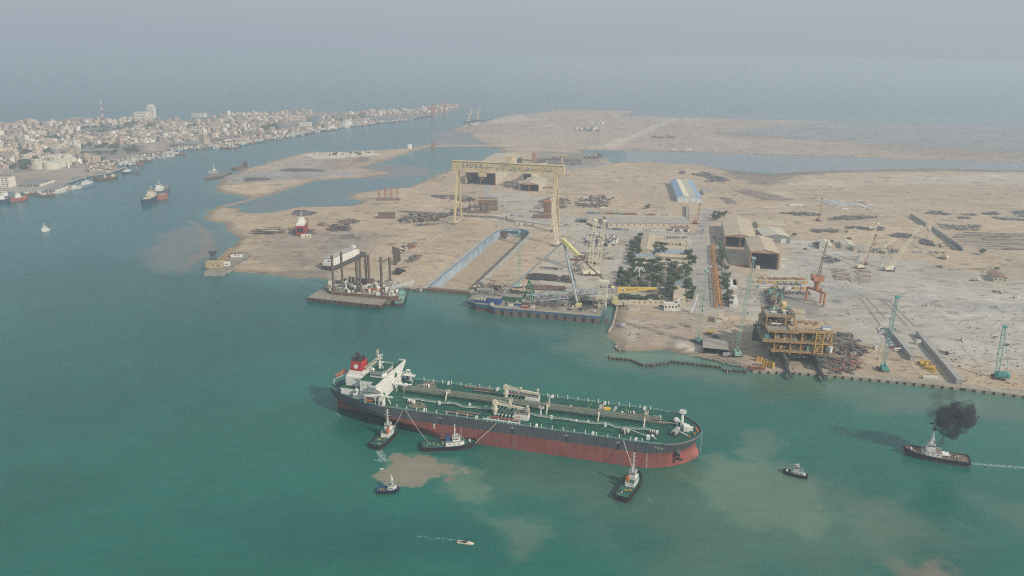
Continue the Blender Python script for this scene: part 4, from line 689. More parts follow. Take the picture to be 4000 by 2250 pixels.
# painted circle and words
pc = MB(); n = 40
for i in range(0, n):
 a, b = 2 * pi * i / n, 2 * pi * (i + .62) / n; r = 13.2; cx, cy_ = 69, 18.0
 p0, p1 = (cx + r * cos(a), cy_ + r * sin(a)), (cx + r * cos(b), cy_ + r * sin(b))
 if max(p0[1], p1[1]) < 25 and min(p0[1], p1[1]) > 10: pc.beam((p0[0], p0[1], 18.07), (p1[0], p1[1], 18.07), .3, .04)
pc.build('dashed_deck_marking', mat('deck_yellow', (.66, .40, .06), .7), tk); pc = MB(); pc.cyl((69, 18, 18.05), 2.9, .05, 28); pc.build('yellow_deck_circle', mat('deck_yellow', (.66, .40, .06), .7), tk)
WM = mat('deck_white', (.75, .75, .72), .8)
for wd, x in (('WINCH', 74.2), ('ONLY', 63.8)): text(wd, 3.1, WM, tk, frame((x, 18, 18.1), (0, -1, 0), (1, 0, 0)), 'deck_lettering', .02)
xq = 107.5; yq = hbeam(xq, 16); yq2 = hbeam(xq + 1, 16); sl_ = (yq2 - yq)
text('YORACO', 1.9, WM, tk, frame((xq, -yq - .25, 15.9), (1, -sl_ * -1, 0), (0, -.2, 1)), 'name_lettering', .05, 1.15)
# tow lines and hanging line
def rope(pts, r, label, sag=0):
 m = MB()
 for a, b in zip(pts, pts[1:]):
  a, b = Vector(a), Vector(b); n = 8
  for i in range(n):
   s_ = lambda f: Vector((0, 0, -sag * 4 * f * (1 - f))); m.tube(a.lerp(b, i / n) + s_(i / n), a.lerp(b, (i + 1) / n) + s_((i + 1) / n), r, 5)
 o = m.build('tow_line', ROPE); return tag(o, label, 'rope', 'ropes between tanker and tugs')
def SW(x, y, z):
 return Vector((SHIP.x + x * cos(SRZ) - y * sin(SRZ), SHIP.y + x * sin(SRZ) + y * cos(SRZ), z))
rope([SW(-67, -26.2, 18.2), g('L', 560, 272, 6)], .16, 'tow line from tanker stern quarter down to the leftmost black tug', .6)
rope([SW(-65, -26.2, 18.2), g('L', 1105, 520, 3)], .13, 'long thin line from tanker side to aft deck of the white and blue tug', 1.2)
rope([SW(1, -26.2, 18.2), g('L', 1830, 532, 4)], .2, 'thick tow line from tanker midship to bow of the white and blue tug', .3)
rope([SW(86.3, -25.9, 17.8), g('Q', 833, 520, 5)], .2, 'tow line from tanker fore deck down to the tug off its bow', .3)
rope([SW(134.6, 2, 18.6), SW(134.7, 1.9, 3)], .14, 'slack line hanging straight down from the tanker bow', 0)
# ---------------- tugs and small craft (length along +x, origin at midship waterline)
def hull_mb(L, B, fb, sheer, mats_n=3, bow=.42, stern=.18, deck_in=.35, bulw=.9, tz=.55, sternfull=.78):
 """lofted hull: slots 0 hull, 1 antifouling, 2 deck"""
 def hw(f, z):      # f 0 stern .. 1 bow
  w = B / 2; e = bow * (1 if z > 0 else 1.15)
  if f > 1 - e: w *= max(0, 1 - ((f - (1 - e)) / e) ** 2.2) ** .7
  if f < stern: w *= sternfull + (1 - sternfull) * (1 - ((stern - f) / stern) ** 2) ** .5
  return w * (1 if z >= fb * .5 else .94)
 def zt(f): return fb + sheer * max(0, (f - .45) / .55) ** 1.8 + .25 * sheer * max(0, (.3 - f) / .3) ** 2
 m = MB(); N = 26; lev = [-1, .02, .45, 1.0]
 rows = []
 for k, q in enumerate(lev):
  r = []
  for i in range(N + 1):
   f = i / N; z = -1.2 if q < 0 else (q * zt(f)); rake = (q if q > 0 else 0) * L * .03; x = -L / 2 + f * (L * .97) + rake * f
   r.append((x, hw(f, z if q > .3 else 0), z))
  rows.append(r)
 r = rows[-1]; rows.append([(x, w, z + bulw) for x, w, z in r]); rows.append([(x * .995, max(0, w - deck_in), z + bulw) for x, w, z in r]); rows.append([(x * .995, max(0, w - deck_in), z) for x, w, z in r])
 for sg in (-1, 1):
  for k in range(len(rows) - 1):
   for i in range(N):
    q = [rows[k][i], rows[k][i + 1], rows[k + 1][i + 1], rows[k + 1][i]]; q = [(a, b * sg, c) for a, b, c in q]; m.add(q if sg < 0 else q[::-1], [(0, 1, 2, 3)], 1 if k == 0 else 0)
 for k in range(len(rows) - 1):
  a, b = rows[k][0], rows[k + 1][0]; m.add([(a[0], a[1], a[2]), (a[0], -a[1], a[2]), (b[0], -b[1], b[2]), (b[0], b[1], b[2])], [(0, 1, 2, 3)], 1 if k == 0 else 0)
 dk = rows[-1]
 for i in range(N): m.add([(dk[i][0], -dk[i][1], dk[i][2]), (dk[i + 1][0], -dk[i + 1][1], dk[i + 1][2]), (dk[i + 1][0], dk[i + 1][1], dk[i + 1][2]), (dk[i][0], dk[i][1], dk[i][2])], [(0, 1, 2, 3)], 2)
 return m, hw, zt
def mast_mb(m, x, z, h, mi=0, w=.5):
 m.truss((x, 0, z), (x, 0, z + h), w * 1.6, max(3, int(h / 1.6)), w * .4, mi, w * .6)
 for f, l in ((.35, 1.6), (.6, 2.4), (.8, 1.6), (.95, 1.2)): m.beam((x, -l * w * 2, z + h * f), (x, l * w * 2, z + h * f), .18, .18, mi)
 m.ball((x + .6, 0, z + h * .55), .35, 6, 4, mi)
def place2(stern, bow, z=.8):
 a, b = g(*stern, z), g(*bow, z); d = b - a; return Vector(((a.x + b.x) / 2, (a.y + b.y) / 2, 0)), math.atan2(d.y, d.x), (b - a).length
def tug(name, label, stern, bow, hullm, deckm, housem, L=None, B=None, fun=None, house=(.58, .30), mast=9, cat='tugboat', fb=2.6, sheer=1.6, bot=BOOT, stubby=False, tall=False, group='tugs handling the tanker'):
 c, rz, l = place2(stern, bow); L = L or l; B = B or L * .31
 t = thing(name, label, cat, c, rz, group)
 m, hw, zt = hull_mb(L, B, fb, sheer); m.build('hull', [hullm, bot, deckm], t)
 X = lambda f: -L / 2 + f * L
 fd = MB(); n = 16
 for i in range(n):
  f = .03 + .93 * i / (n - 1)
  for sg in (-1, 1):
   p = Vector((X(f), sg * (hw(f, 2) + .25), zt(f) - .4)); fd.tube(p - Vector((0, .22, 0)), p + Vector((0, .22, 0)), .62, 8)
 for y in (-B * .25, 0, B * .25): fd.tube((X(0) - .5, y, fb - .4), (X(0) - .1, y, fb - .4), .62, 8)
 for f0, f1 in [(i / 12, (i + 1) / 12) for i in range(12)]:
  for sg in (-1, 1): fd.beam((X(f0) , sg * (hw(f0, 2) + .12), zt(f0) + .5), (X(f1), sg * (hw(f1, 2) + .12), zt(f1) + .5), .45, .5)
 fd.build('tyre_fender', RUBBER, t)
 hx, hl = X(house[0]), L * house[1]; z0 = fb - .1; dh = MB()
 dh.prism([(hx - hl / 2, -B * .3), (hx + hl * .3, -B * .3), (hx + hl / 2, -B * .17), (hx + hl / 2, B * .17), (hx + hl * .3, B * .3), (hx - hl / 2, B * .3)], z0, z0 + 2.9, 0, 1)
 dh.rail([(hx - hl / 2, -B * .29, z0 + 2.9), (hx + hl * .3, -B * .29, z0 + 2.9), (hx + hl * .5, -B * .16, z0 + 2.9), (hx + hl * .5, B * .16, z0 + 2.9), (hx + hl * .3, B * .29, z0 + 2.9), (hx - hl / 2, B * .29, z0 + 2.9)], 1, .1, 1.5)
 dh.build('deckhouse', [housem, deckm], t)
 w = MB(); wx = hx + hl * .08; wl_ = hl * .42; wb = B * .2; z1 = z0 + 2.9
 if tall: w.box((wx, 0, z1), (wl_ * 1.1, wb * 2.1, 2.4), 0, 0); z1 += 2.4
 w.prism([(wx - wl_ / 2, -wb), (wx + wl_ * .3, -wb), (wx + wl_ / 2, -wb * .5), (wx + wl_ / 2, wb * .5), (wx + wl_ * .3, wb), (wx - wl_ / 2, wb)], z1, z1 + 2.7, 0, 1); w.rail([(wx - wl_ / 2, -wb, z1 + 2.7), (wx + wl_ * .3, -wb, z1 + 2.7), (wx + wl_ / 2, 0, z1 + 2.7), (wx + wl_ * .3, wb, z1 + 2.7), (wx - wl_ / 2, wb, z1 + 2.7)], .9, .1, 1.4)
 who = w.build('wheelhouse', [housem, mat('grey_roof_paint', (.30, .31, .29), .8)], t)
 gw = MB()
 for sg in (-1, 1):
  for i in range(4): gw.box((wx - wl_ * .38 + i * wl_ * .2, sg * wb, z1 + 1.2), (wl_ * .14, .12, 1.0))
  for i in range(3): gw.box((hx - hl * .3 + i * hl * .25, sg * B * .3, z0 + 1.3), (.7, .12, .7))
 for i in range(3): gw.box((wx + wl_ / 2, -wb * .35 + i * wb * .35, z1 + 1.2), (.12, wb * .28, 1.0)); gw.box((wx - wl_ / 2, -wb * .6 + i * wb * .6, z1 + 1.2), (.12, wb * .4, 1.0))
 gw.build('window', GLASS, who)
 mm = MB(); mast_mb(mm, wx - wl_ * .2, z1 + 2.7, mast); mm.beam((wx - wl_ * .5, 0, z1 + 2.7), (wx - wl_ * .2, 0, z1 + mast * .7), .25, .25); mm.ball((wx + wl_ * .1, wb * .5, z1 + 3.7), .5, 8, 5); mm.build('mast', WHITE if housem is WHITE else CREAM, t)
 if fun:
  for y in fun[1]:
   f_ = MB(); f_.box((hx - hl * .36, y * B, z0 + 2.9), (2.0, 1.5, 3.6), 0, 0); f_.cyl((hx - hl * .36, y * B, z0 + 6.5), .5, .9, 8, 1); f_.build('funnel', [fun[0], SMUDGE], t)
 gm = MB(); winch(gm, (X(.9) - 1, 0, zt(.85)), pi / 2, .55); winch(gm, (hx - hl * .62, 0, z0), pi / 2, .6); gm.beam((X(.2), -B * .3, z0 + 1.4), (X(.2), B * .3, z0 + 1.4), .35, .35, 0)
 for y in (-B * .3, B * .3): gm.beam((X(.2), y, z0), (X(.2), y, z0 + 1.4), .35, .35, 0)
 for _ in range(12): gm.box((X(random.uniform(.08, .36)), random.uniform(-.34, .34) * B, z0), (random.uniform(.4, 1.2), random.uniform(.4, 1), random.uniform(.3, .9)), random.random(), random.choice((0, 1, 2, 3)))
 gm.build('deck_gear', [DGREY, WHITE, YEL, RUSTY], t)
 return t, L, B, X
TB = mat('tug_black', (.035, .036, .042), .7, .25, .3, rust=.15); TG = mat('tug_green_deck', (.03, .13, .095), .75, .2, .3, rust=.12)
BLUEP = mat('blue_paint', (.03, .09, .28), .5, .12, .3); OLDDECK = mat('rusty_brown_deck', (.20, .16, .13), .9, .25, .3, rust=.4)
t, L_, B_, X_ = tug('harbour_tug', 'black hulled tug with green aft deck pushing under the stern quarter of the tanker', ('L', 262, 615), ('L', 600, 300), TB, TG, WHITE, mast=11, tall=True, house=(.60, .32), fun=(ORANGE, (-.2,)))
t, L_, B_, X_ = tug('harbour_tug', 'black tug with white house and blue funnels lying along the tanker side', ('L', 1003, 600), ('L', 1858, 560), TB, TG, WHITE, mast=9, fun=(BLUEP, (-.2, .2)), house=(.60, .34), bot=mat('faded_pink_boot', (.36, .23, .18), .8))
t, L_, B_, X_ = tug('harbour_tug', 'black tug seen from behind with lattice mast, towing off the tanker bow', ('Q', 450, 1210), ('Q', 930, 560), TB, TG, WHITE, mast=13, tall=True, house=(.62, .34), fun=(ORANGE, (.2,)))
t, L_, B_, X_ = tug('harbour_tug', 'weathered tug with brown deck and tall white mast giving off black smoke', ('P', 1400, 1120), ('P', 450, 960), mat('worn_tug_hull', (.07, .068, .062), .85, .3, .4, rust=.35), OLDDECK, WHITE, mast=5, house=(.57, .30), fb=2.8, sheer=1.8, tall=True, group='tugs under way')
wm = MB(); wm.tube((X_(.6), 0, 8), (X_(.6) - .6, 0, 20.5), 1.15, 10, 0, .65); wm.box((X_(.6) - .6, 0, 20.5), (2.4, 3.2, .3), 0, 1); wm.rail([(X_(.6) - 1.7, -1.5, 20.8), (X_(.6) + .5, -1.5, 20.8), (X_(.6) + .5, 1.5, 20.8)], 1, .2, 1.2, 1); wm.truss((X_(.6) - .6, 0, 20.6), (X_(.6) - .6, 0, 23.6), .8, 3, .2, 1); wm.build('tall_mast_column', [WHITE, RUSTY], t)
aw = MB(); aw.box((X_(.37), 0, 4.6), (5, 6, .3)); [aw.beam((X_(.37) + a, b, 2.6), (X_(.37) + a, b, 4.6), .25) for a in (-2.2, 2.2) for b in (-2.7, 2.7)]; aw.build('deck_canopy', WHITE, t)
TUGS = t
t, L_, B_, X_ = tug('workboat', 'small workboat with bright blue hull and white wheelhouse, alone left of the muddy plume', ('L', 292, 1275), ('L', 645, 1265), BLUEP, TG, WHITE, B=5.6, mast=4, house=(.66, .26), fb=1.3, sheer=.7, cat='workboat', bot=TB, group='small craft off the tanker')
t, L_, B_, X_ = tug('pilot_boat', 'slim pilot boat with white cabin and dark hull between tanker bow and smoking tug', ('U', 1900, 900), ('U', 545, 590), mat('dark_boat_hull', (.03, .05, .055), .6), mat('boat_green', (.05, .13, .11), .7), WHITE, B=4.6, mast=1.6, house=(.42, .5), fb=1.2, sheer=.7, cat='pilot boat', bot=TB, group='small craft off the tanker')
t, L_, B_, X_ = tug('harbour_tug', 'pale teal tug moored stern-on at the right end of the jack-up rig', ('E', 2080, 1150), ('E', 2130, 1000), mat('teal_tug_hull', (.06, .08, .08), .7, .2, .4, rust=.3), mat('teal_deck', (.16, .30, .27), .8, .2, .5, rust=.3), mat('pale_teal_paint', (.25, .46, .42), .6, .15, .4, rust=.2), B=11, mast=9, tall=True, house=(.6, .4), group='craft moored at the yard')
t, L_, B_, X_ = tug('harbour_tug', 'small cream tug squeezed between the flat barge and the teal tug', ('E', 1960, 1150), ('E', 2020, 1040), mat('old_tug_hull', (.10, .10, .09), .8, .2, .4, rust=.3), mat('grey_green_deck', (.2, .24, .2), .8, .2, .4, rust=.3), CREAM, B=7, mast=5, house=(.62, .4), group='craft moored at the yard')
# speedboat with people
c, rz, L_ = place2(('V', 1600, 600), ('V', 2270, 690), .5); L_ *= 1.0
SB = Vector((c.x, c.y, .35)); rz_sb = rz
t = thing('speedboat', 'small cream speedboat with several people aboard, trailing a thin wake', 'speedboat', c, rz, 'small craft off the tanker')
m = MB(); N = 14; pts = []
for i in range(N + 1): f = i / N; w = 1.25 * (1 - max(0, (f - .45) / .55) ** 1.9) ; pts.append((-L_ / 2 + f * L_, w, .75 + .25 * f))
for sg in (-1, 1):
 for a, b in zip(pts, pts[1:]):
  q = [(a[0], a[1] * .7 * sg, -.3), (b[0], b[1] * .7 * sg, -.3), (b[0], b[1] * sg, b[2]), (a[0], a[1] * sg, a[2])]; m.add(q if sg < 0 else q[::-1], [(0, 1, 2, 3)], 0)
  k1, k2 = (.7 if a[0] < L_ * .12 else 0), (.7 if b[0] < L_ * .12 else 0); q = [(a[0], a[1] * sg, a[2]), (b[0], b[1] * sg, b[2]), (b[0], b[1] * k2 * sg, b[2] + (0 if k2 else .12)), (a[0], a[1] * k1 * sg, a[2] + (0 if k1 else .12))]; m.add(q if sg < 0 else q[::-1], [(0, 1, 2, 3)], 0)
m.add([(-L_ / 2, -1.25, -.3), (-L_ / 2, 1.25, -.3), (-L_ / 2, 1.25, .75), (-L_ / 2, -1.25, .75)], [(0, 3, 2, 1)], 0)
m.add([(-L_ / 2, -.9, .35), (L_ * .12, -.9, .35), (L_ * .12, .9, .35), (-L_ / 2, .9, .35)], [(0, 1, 2, 3)], 1); m.box((-L_ / 2 - .1, 0, .6), (.5, 1.6, .5), 0, 0)
m.build('hull', [mat('cream_gelcoat', (.72, .64, .46), .35), mat('cockpit_floor', (.14, .14, .15), .8)], t)
m = MB(); m.box((.5, .2, .35), (.8, .9, 1.1), 0, 0); m.box((.4, .2, 2.0), (1.6, 1.4, .12), 0, 1); [m.beam((.4 + a, .2 + b, .4), (.4 + a, .2 + b, 2), .08, .08, 1) for a in (-.6, .6) for b in (-.5, .5)]; m.build('console_canopy', [WHITE, TB], t)
m = MB(); m.box((-L_ / 2 - .35, 0, .1), (.45, .5, 1.3)); m.build('outboard_engine', BLACK, t)
# ---------------- yard: big structures
RCONC = mat('weathered_concrete', (.36, .33, .29), .9, .2, .2); ROOFT = mat('tan_sheet_roof', (.47, .39, .28), .85, .12, .08); ROOFG = mat('grey_sheet_roof', (.33, .31, .28), .85, .15, .1); ROOFB = mat('pale_blue_roof', (.26, .33, .39), .7, .1, .1)
WALLC = mat('cream_wall', (.52, .45, .33), .9, .12, .2); WALLW = mat('white_wall', (.62, .60, .54), .85, .1, .2); WALLG = mat('grey_sheet_wall', (.20, .215, .20), .8, .12, .2); RUSTO = mat('rust_orange_steel', (.40, .17, .08), .8, .2, .3, rust=.3)
OCHRE = mat('ochre_primer', (.46, .29, .11), .8, .25, .25, rust=.4); INK = mat('painted_interior_shade', (.03, .03, .032), .95, .2, .3); BROWNR = mat('brown_roof', (.24, .13, .10), .85, .15, .2); BLUEW = mat('blue_wall_paint', (.12, .24, .42), .7, .2, .1, rust=.15)
TANDECK = mat('dusty_tan_deck', (.42, .31, .19), .9, .2, .12, fine=.15); PLATE = mat('dusty_grey_deck', (.27, .25, .21), .9, .2, .1, rust=.2); DBRN = mat('dark_brown_steel', (.10, .075, .06), .9, .3, .3); BARGED = mat('barge_deck', (.26, .23, .18), .9, .18, .1)
def rect(k, A, B, C, z):
 a, b, c = g(k, *A, z), g(k, *B, z), g(k, *C, z); u = (b - a); L = u.length; u = u / L; n = Vector((-u.y, u.x, 0))
 if (c - a).length > L: n = (c - a).normalized(); u = Vector((n.y, -n.x, 0)); u = u if u.dot(b - a) > 0 else -u; L = (b - a).dot(u)
 d = (c - a).dot(n)
 if d < 0: n, d = -n, -d
 return a, u, n, L, max(d, 2)
def shed(name, label, cat, k, A, B, C, h, rise=2.0, ridge='front', roofm=None, wallm=None, front=None, cols=0, colm=None, group=None, doors=0, doorm=None, win=0, twin=False, z=GZ, over=.6):
 """building from its two near eave corners A, B and its far eave corner C"""
 a, u, n, L, d = rect(k, A, B, C, z + h); a = Vector((a.x, a.y, z)); rz = math.atan2(u.y, u.x); roofm = roofm or ROOFT; wallm = wallm or WALLC
 t = thing(name, label, cat, a, rz, group)
 w = MB(); T = .4
 if front != 'open': w.box((L / 2, T / 2, 0), (L, T, h))
 w.box((L / 2, d - T / 2, 0), (L, T, h)); w.box((T / 2, d / 2, 0), (T, d - 2 * T, h)); w.box((L - T / 2, d / 2, 0), (T, d - 2 * T, h))
 if rise and ridge == 'front':
  spans = [(0, L / 2), (L / 2, L)] if twin else [(0, L)]
  for x0, x1 in spans:
   for y0 in ((.02, T) if True else ()), : pass
   for y0, y1 in ((T * .1, T * .9), (d - T * .9, d - T * .1)):
    if front == 'open' and y0 < 1 and False: continue
    m_ = (x0 + x1) / 2; w.add([(x0, y0, h), (x1, y0, h), (m_, y0, h + rise), (x0, y1, h), (x1, y1, h), (m_, y1, h + rise)], [(0, 1, 2), (5, 4, 3), (0, 3, 4, 1), (1, 4, 5, 2), (2, 5, 3, 0)])
 elif rise:
  for x0, x1 in ((T * .1, T * .9), (L - T * .9, L - T * .1)): w.add([(x0, 0, h), (x0, d, h), (x0, d / 2, h + rise), (x1, 0, h), (x1, d, h), (x1, d / 2, h + rise)], [(0, 2, 1), (3, 4, 5), (0, 1, 4, 3), (1, 2, 5, 4), (2, 0, 3, 5)])
 w.build('wall', wallm, t)
 r = MB(); rm = roofm if isinstance(roofm, (list, tuple)) else [roofm]
 def slab(p, mi=0): r.add([q for q in p] + [(x, y, zz + .3) for x, y, zz in p], [(3, 2, 1, 0), (4, 5, 6, 7), (0, 1, 5, 4), (1, 2, 6, 5), (2, 3, 7, 6), (3, 0, 4, 7)], mi)
 o = over
 if not rise:
  slab([(-.1, -.1, h), (L + .1, -.1, h), (L + .1, d + .1, h), (-.1, d + .1, h)])
  for c_, s_ in (((L / 2, 0, h + .3), (L, .3, .5)), ((L / 2, d, h + .3), (L, .3, .5)), ((0, d / 2, h + .3), (.3, d - .3, .5)), ((L, d / 2, h + .3), (.3, d - .3, .5))): r.box(c_, s_)
 elif ridge == 'front':
  spans = [(0, L / 2), (L / 2, L)] if twin else [(0, L)]
  for i, (x0, x1) in enumerate(spans):
   m_ = (x0 + x1) / 2; e0 = o if i == 0 else 0; e1 = o if x1 == L else 0
   slab([(x0 - e0, -o, h - .1), (m_, -o, h + rise), (m_, d + o, h + rise), (x0 - e0, d + o, h - .1)], 0 if (i == 0 or len(rm) < 2) else 1); slab([(m_, -o, h + rise), (x1 + e1, -o, h - .1), (x1 + e1, d + o, h - .1), (m_, d + o, h + rise)], 0 if (i == 1 or len(rm) < 2) else 1)
  for q in range(1, int(d / 6)): r.beam((L * .5, q * 6, h + rise + .35 if not twin else h + .2), (L * .5, q * 6 + 1, h + rise + .35 if not twin else h + .2), .8, .3)
 else:
  slab([(-o, -o, h - .1), (L + o, -o, h - .1), (L + o, d / 2, h + rise), (-o, d / 2, h + rise)], 1 if len(rm) > 1 else 0); slab([(-o, d / 2, h + rise), (L + o, d / 2, h + rise), (L + o, d + o, h - .1), (-o, d + o, h - .1)])
 r.build('roof', rm, t)
 if cols:
  for i in range(cols):
   x = i * L / (cols - 1); c = MB()
   for dx in (-.8, .8): c.beam((x + dx, -.5, 0), (x + dx, -.5, h), .5, .5)
   q = 0
   while q < h - 2: c.beam((x - .8, -.5, q), (x + .8, -.5, q + 2), .25, .25); q += 2
   c.build('column', colm or RUSTO, t)
  c = MB(); c.beam((0, -.5, h - .6), (L, -.5, h - .6), .6, .8)
  if rise and ridge == 'front': c.beam((0, -.5, h), (L / 2, -.5, h + rise - .3), .5, .5); c.beam((L / 2, -.5, h + rise - .3), (L, -.5, h), .5, .5)
  c.build('lintel_beam', colm or RUSTO, t)
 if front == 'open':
  f = MB(); f.box((L / 2, d / 2, .05), (L - 1, d - 1, .05)); f.box((L / 2, d - .8, .1), (L - 1, .3, h * .9)); f.build('interior_shade', INK, t)  # near-black floor and back panel paint in the shade inside the shed
 for i in range(doors):
  q = MB(); x = (i + .5) * L / doors; q.box((x, -.05, .05), (min(L / doors * .62, 7), .15, h * .72)); q.build('door', doorm or WALLW, t)
 for i in range(win):
  q = MB(); x = (i + .5) * L / win; q.box((x, -.04, h * .45), (min(1.6, L / win * .4), .12, h * .28)); q.build('window', GLASS, t)
 return t
BG = 'yard buildings'
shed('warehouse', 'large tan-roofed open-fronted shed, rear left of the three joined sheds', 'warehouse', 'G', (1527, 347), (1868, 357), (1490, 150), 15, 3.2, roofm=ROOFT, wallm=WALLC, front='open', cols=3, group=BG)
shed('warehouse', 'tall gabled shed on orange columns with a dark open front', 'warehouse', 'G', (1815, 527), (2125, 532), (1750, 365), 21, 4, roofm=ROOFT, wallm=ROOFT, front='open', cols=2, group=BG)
shed('warehouse', 'wide shed with pale roof, grey gable and white doors, right of the tall open shed', 'warehouse', 'G', (1955, 352), (2272, 376), (1868, 262), 9.5, 3.4, roofm=mat('light_tan_roof', (.50, .46, .36), .85, .1, .1), wallm=WALLG, doors=2, group=BG)
shed('warehouse', 'low flat tan-roofed store behind the pale-roofed shed', 'warehouse', 'G', (1892, 225), (2235, 240), (1866, 168), 6, 0, roofm=ROOFT, group=BG)
shed('workshop', 'very long low workshop with tan roof and cream wall', 'workshop', 'G', (215, 203), (1135, 212), (232, 117), 7, 3, ridge='side', roofm=[ROOFT, ROOFG], win=14, group=BG)
shed('workshop', 'small annex with brown roof and white garage doors at the end of the long workshop', 'workshop', 'G', (945, 262), (1128, 262), (948, 238), 5.5, 1.2, ridge='side', roofm=BROWNR, wallm=WALLW, doors=2, doorm=DGREY, group=BG)
shed('office_building', 'gabled office wing with tan roof among the trees', 'office', 'G', (570, 503), (722, 507), (605, 337), 5, 2.2, roofm=[ROOFT], win=3, group=BG)
shed('office_building', 'long flat office block with round bushes along its back', 'office', 'G', (738, 420), (1100, 432), (745, 388), 4.5, 0, roofm=ROOFT, win=10, group=BG)
shed('office_building', 'flat tan office block south of the courtyard', 'office', 'G', (850, 492), (1103, 498), (850, 458), 4.5, 0, roofm=ROOFT, win=8, group=BG)
shed('office_building', 'short flat link block at the end of the courtyard', 'office', 'G', (1035, 454), (1103, 456), (1030, 430), 4.5, 0, roofm=ROOFT, group=BG)
shed('office_building', 'small flat block with pale roof beside the gabled wing', 'office', 'G', (740, 378), (850, 380), (742, 346), 4.5, 0, roofm=ROOFT, group=BG)
shed('carport', 'flat pale blue car shelter in front of the courtyard offices', 'carport', 'G', (745, 538), (1108, 545), (800, 492), 3, 0, roofm=ROOFB, group=BG)
shed('carport', 'pale blue shelter roof left of the grove buildings', 'carport', 'G', (482, 582), (742, 586), (490, 556), 3, 0, roofm=ROOFB, group=BG)
shed('canteen_building', 'broad tan flat-roofed building right behind the grove', 'canteen', 'G', (515, 660), (1098, 700), (528, 590), 5, 0, roofm=ROOFT, win=12, group=BG)
shed('office_building', 'long narrow office with tan roof and a dark window row', 'office', 'G', (800, 574), (1096, 590), (802, 546), 5, 1, ridge='side', roofm=ROOFT, win=12, group=BG)
shed('pavilion', 'small pale blue pavilion roof, upper of the two in the trees', 'pavilion', 'G', (968, 812), (1076, 818), (978, 765), 3.5, 1.4, roofm=ROOFB, group=BG)
shed('pavilion', 'pale blue pavilion roof at the head of the flat tan hall', 'pavilion', 'G', (955, 900), (1096, 903), (960, 866), 3.5, 1.6, roofm=ROOFB, group=BG)
shed('hall', 'flat tan-roofed hall between two tree rows', 'hall', 'G', (944, 1050), (1085, 1068), (953, 908), 6, 0, roofm=ROOFT, group=BG)
shed('office_building', 'two-storey white office with dark windows near the quay', 'office', 'G', (845, 1108), (1000, 1112), (852, 1090), 7.5, 0, roofm=WALLW, wallm=WALLW, win=4, group=BG)
shed('stair_tower', 'narrow white stair block attached to the two-storey office', 'stair tower', 'G', (992, 1084), (1030, 1086), (994, 1052), 10, 0, roofm=WALLW, wallm=WALLW, win=1, group=BG)
shed('store_building', 'long low tan store behind the yellow jib', 'store', 'G', (290, 1078), (842, 1072), (300, 1022), 4.5, 0, roofm=ROOFT, wallm=WALLC, win=9, group=BG)
shed('hut', 'cream hut with container-sized annexe beside a light mast', 'hut', 'G', (1410, 1268), (1500, 1272), (1415, 1215), 5, .8, roofm=ROOFT, wallm=WALLC, doors=1, group=BG)
shed('open_shed', 'grey tin-roofed shed on the muddy quay', 'shed', 'M', (1440, 932), (1788, 953), (1440, 800), 5, .4, ridge='side', roofm=mat('old_tin_roof', (.34, .31, .27), .8, .15, .4, rust=.2), wallm=DBRN, front='open', group=BG)
shed('house', 'small cream house with pale gable roof and a dark tree on its left', 'house', 'H', (522, 412), (642, 412), (498, 350), 5, 2, roofm=mat('light_tan_roof', (.5, .46, .36)), wallm=WALLW, group=BG, win=2)
shed('house', 'small gabled house with turquoise doors', 'house', 'H', (748, 408), (868, 408), (718, 355), 5, 2, roofm=mat('light_tan_roof', (.5, .46, .36)), wallm=WALLC, doors=1, doorm=TEALP, group=BG)
shed('guard_house', 'square house with brownish roof at the far right of the yard', 'house', 'H', (2275, 728), (2392, 725), (2208, 668), 6, .8, roofm=BROWNR, wallm=WALLC, win=3, group=BG)
shed('shed_row', 'low cream wall and shed row right of the house with turquoise doors', 'shed', 'H', (870, 440), (1050, 440), (872, 415), 4, 0, roofm=ROOFG, wallm=WALLC, group=BG, win=5)
shed('warehouse', 'isolated warehouse with blue and cream striped roof', 'warehouse', 'D', (251, 722), (412, 722), (205, 606), 9, 3.4, twin=True, roofm=[mat('blue_sheet_roof', (.24, .35, .46), .7, .08, .1), mat('cream_sheet_roof', (.60, .55, .42), .7, .1, .1)], wallm=mat('pale_blue_wall', (.45, .55, .62)), doors=4, group=BG)
shed('shed', 'small grey shed right of the striped warehouse', 'shed', 'D', (428, 692), (474, 692), (408, 665), 5, 0, roofm=ROOFG, wallm=WALLC, group=BG)
shed('long_shelter', 'long narrow roofed shelter behind the long workshop', 'shelter', 'D', (310, 862), (329, 862), (307, 772), 4, 0, roofm=ROOFG, wallm=WALLG, group=BG)
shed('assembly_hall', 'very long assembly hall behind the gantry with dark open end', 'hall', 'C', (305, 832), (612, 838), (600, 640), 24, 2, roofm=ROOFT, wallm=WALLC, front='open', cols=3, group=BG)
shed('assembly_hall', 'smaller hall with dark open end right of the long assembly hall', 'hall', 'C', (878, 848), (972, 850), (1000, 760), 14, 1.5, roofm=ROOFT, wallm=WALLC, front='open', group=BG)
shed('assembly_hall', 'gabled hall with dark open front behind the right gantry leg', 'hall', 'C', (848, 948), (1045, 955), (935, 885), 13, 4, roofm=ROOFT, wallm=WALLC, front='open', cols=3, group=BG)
shed('gatehouse', 'small canopy hut at the near end of the container row', 'hut', 'C', (1448, 1300), (1520, 1305), (1470, 1268), 6, 0, roofm=ROOFG, wallm=WALLG, front='open', cols=3, colm=STEEL, group=BG)
for i, (x0, y0, x1, y1, h) in enumerate(((842, 738, 866, 738, 20), (975, 686, 1010, 686, 22))):
 shed('stair_tower', ('dark steel tower beside the long assembly hall', 'brown block at the far end of the assembly hall')[i], 'tower', 'C', (x0, y0 - 50), (x1, y0 - 50), (x0 + 12, y0 - 62), h, 0, roofm=ROOFG, wallm=(DGREY, RUSTO)[i], group=BG)
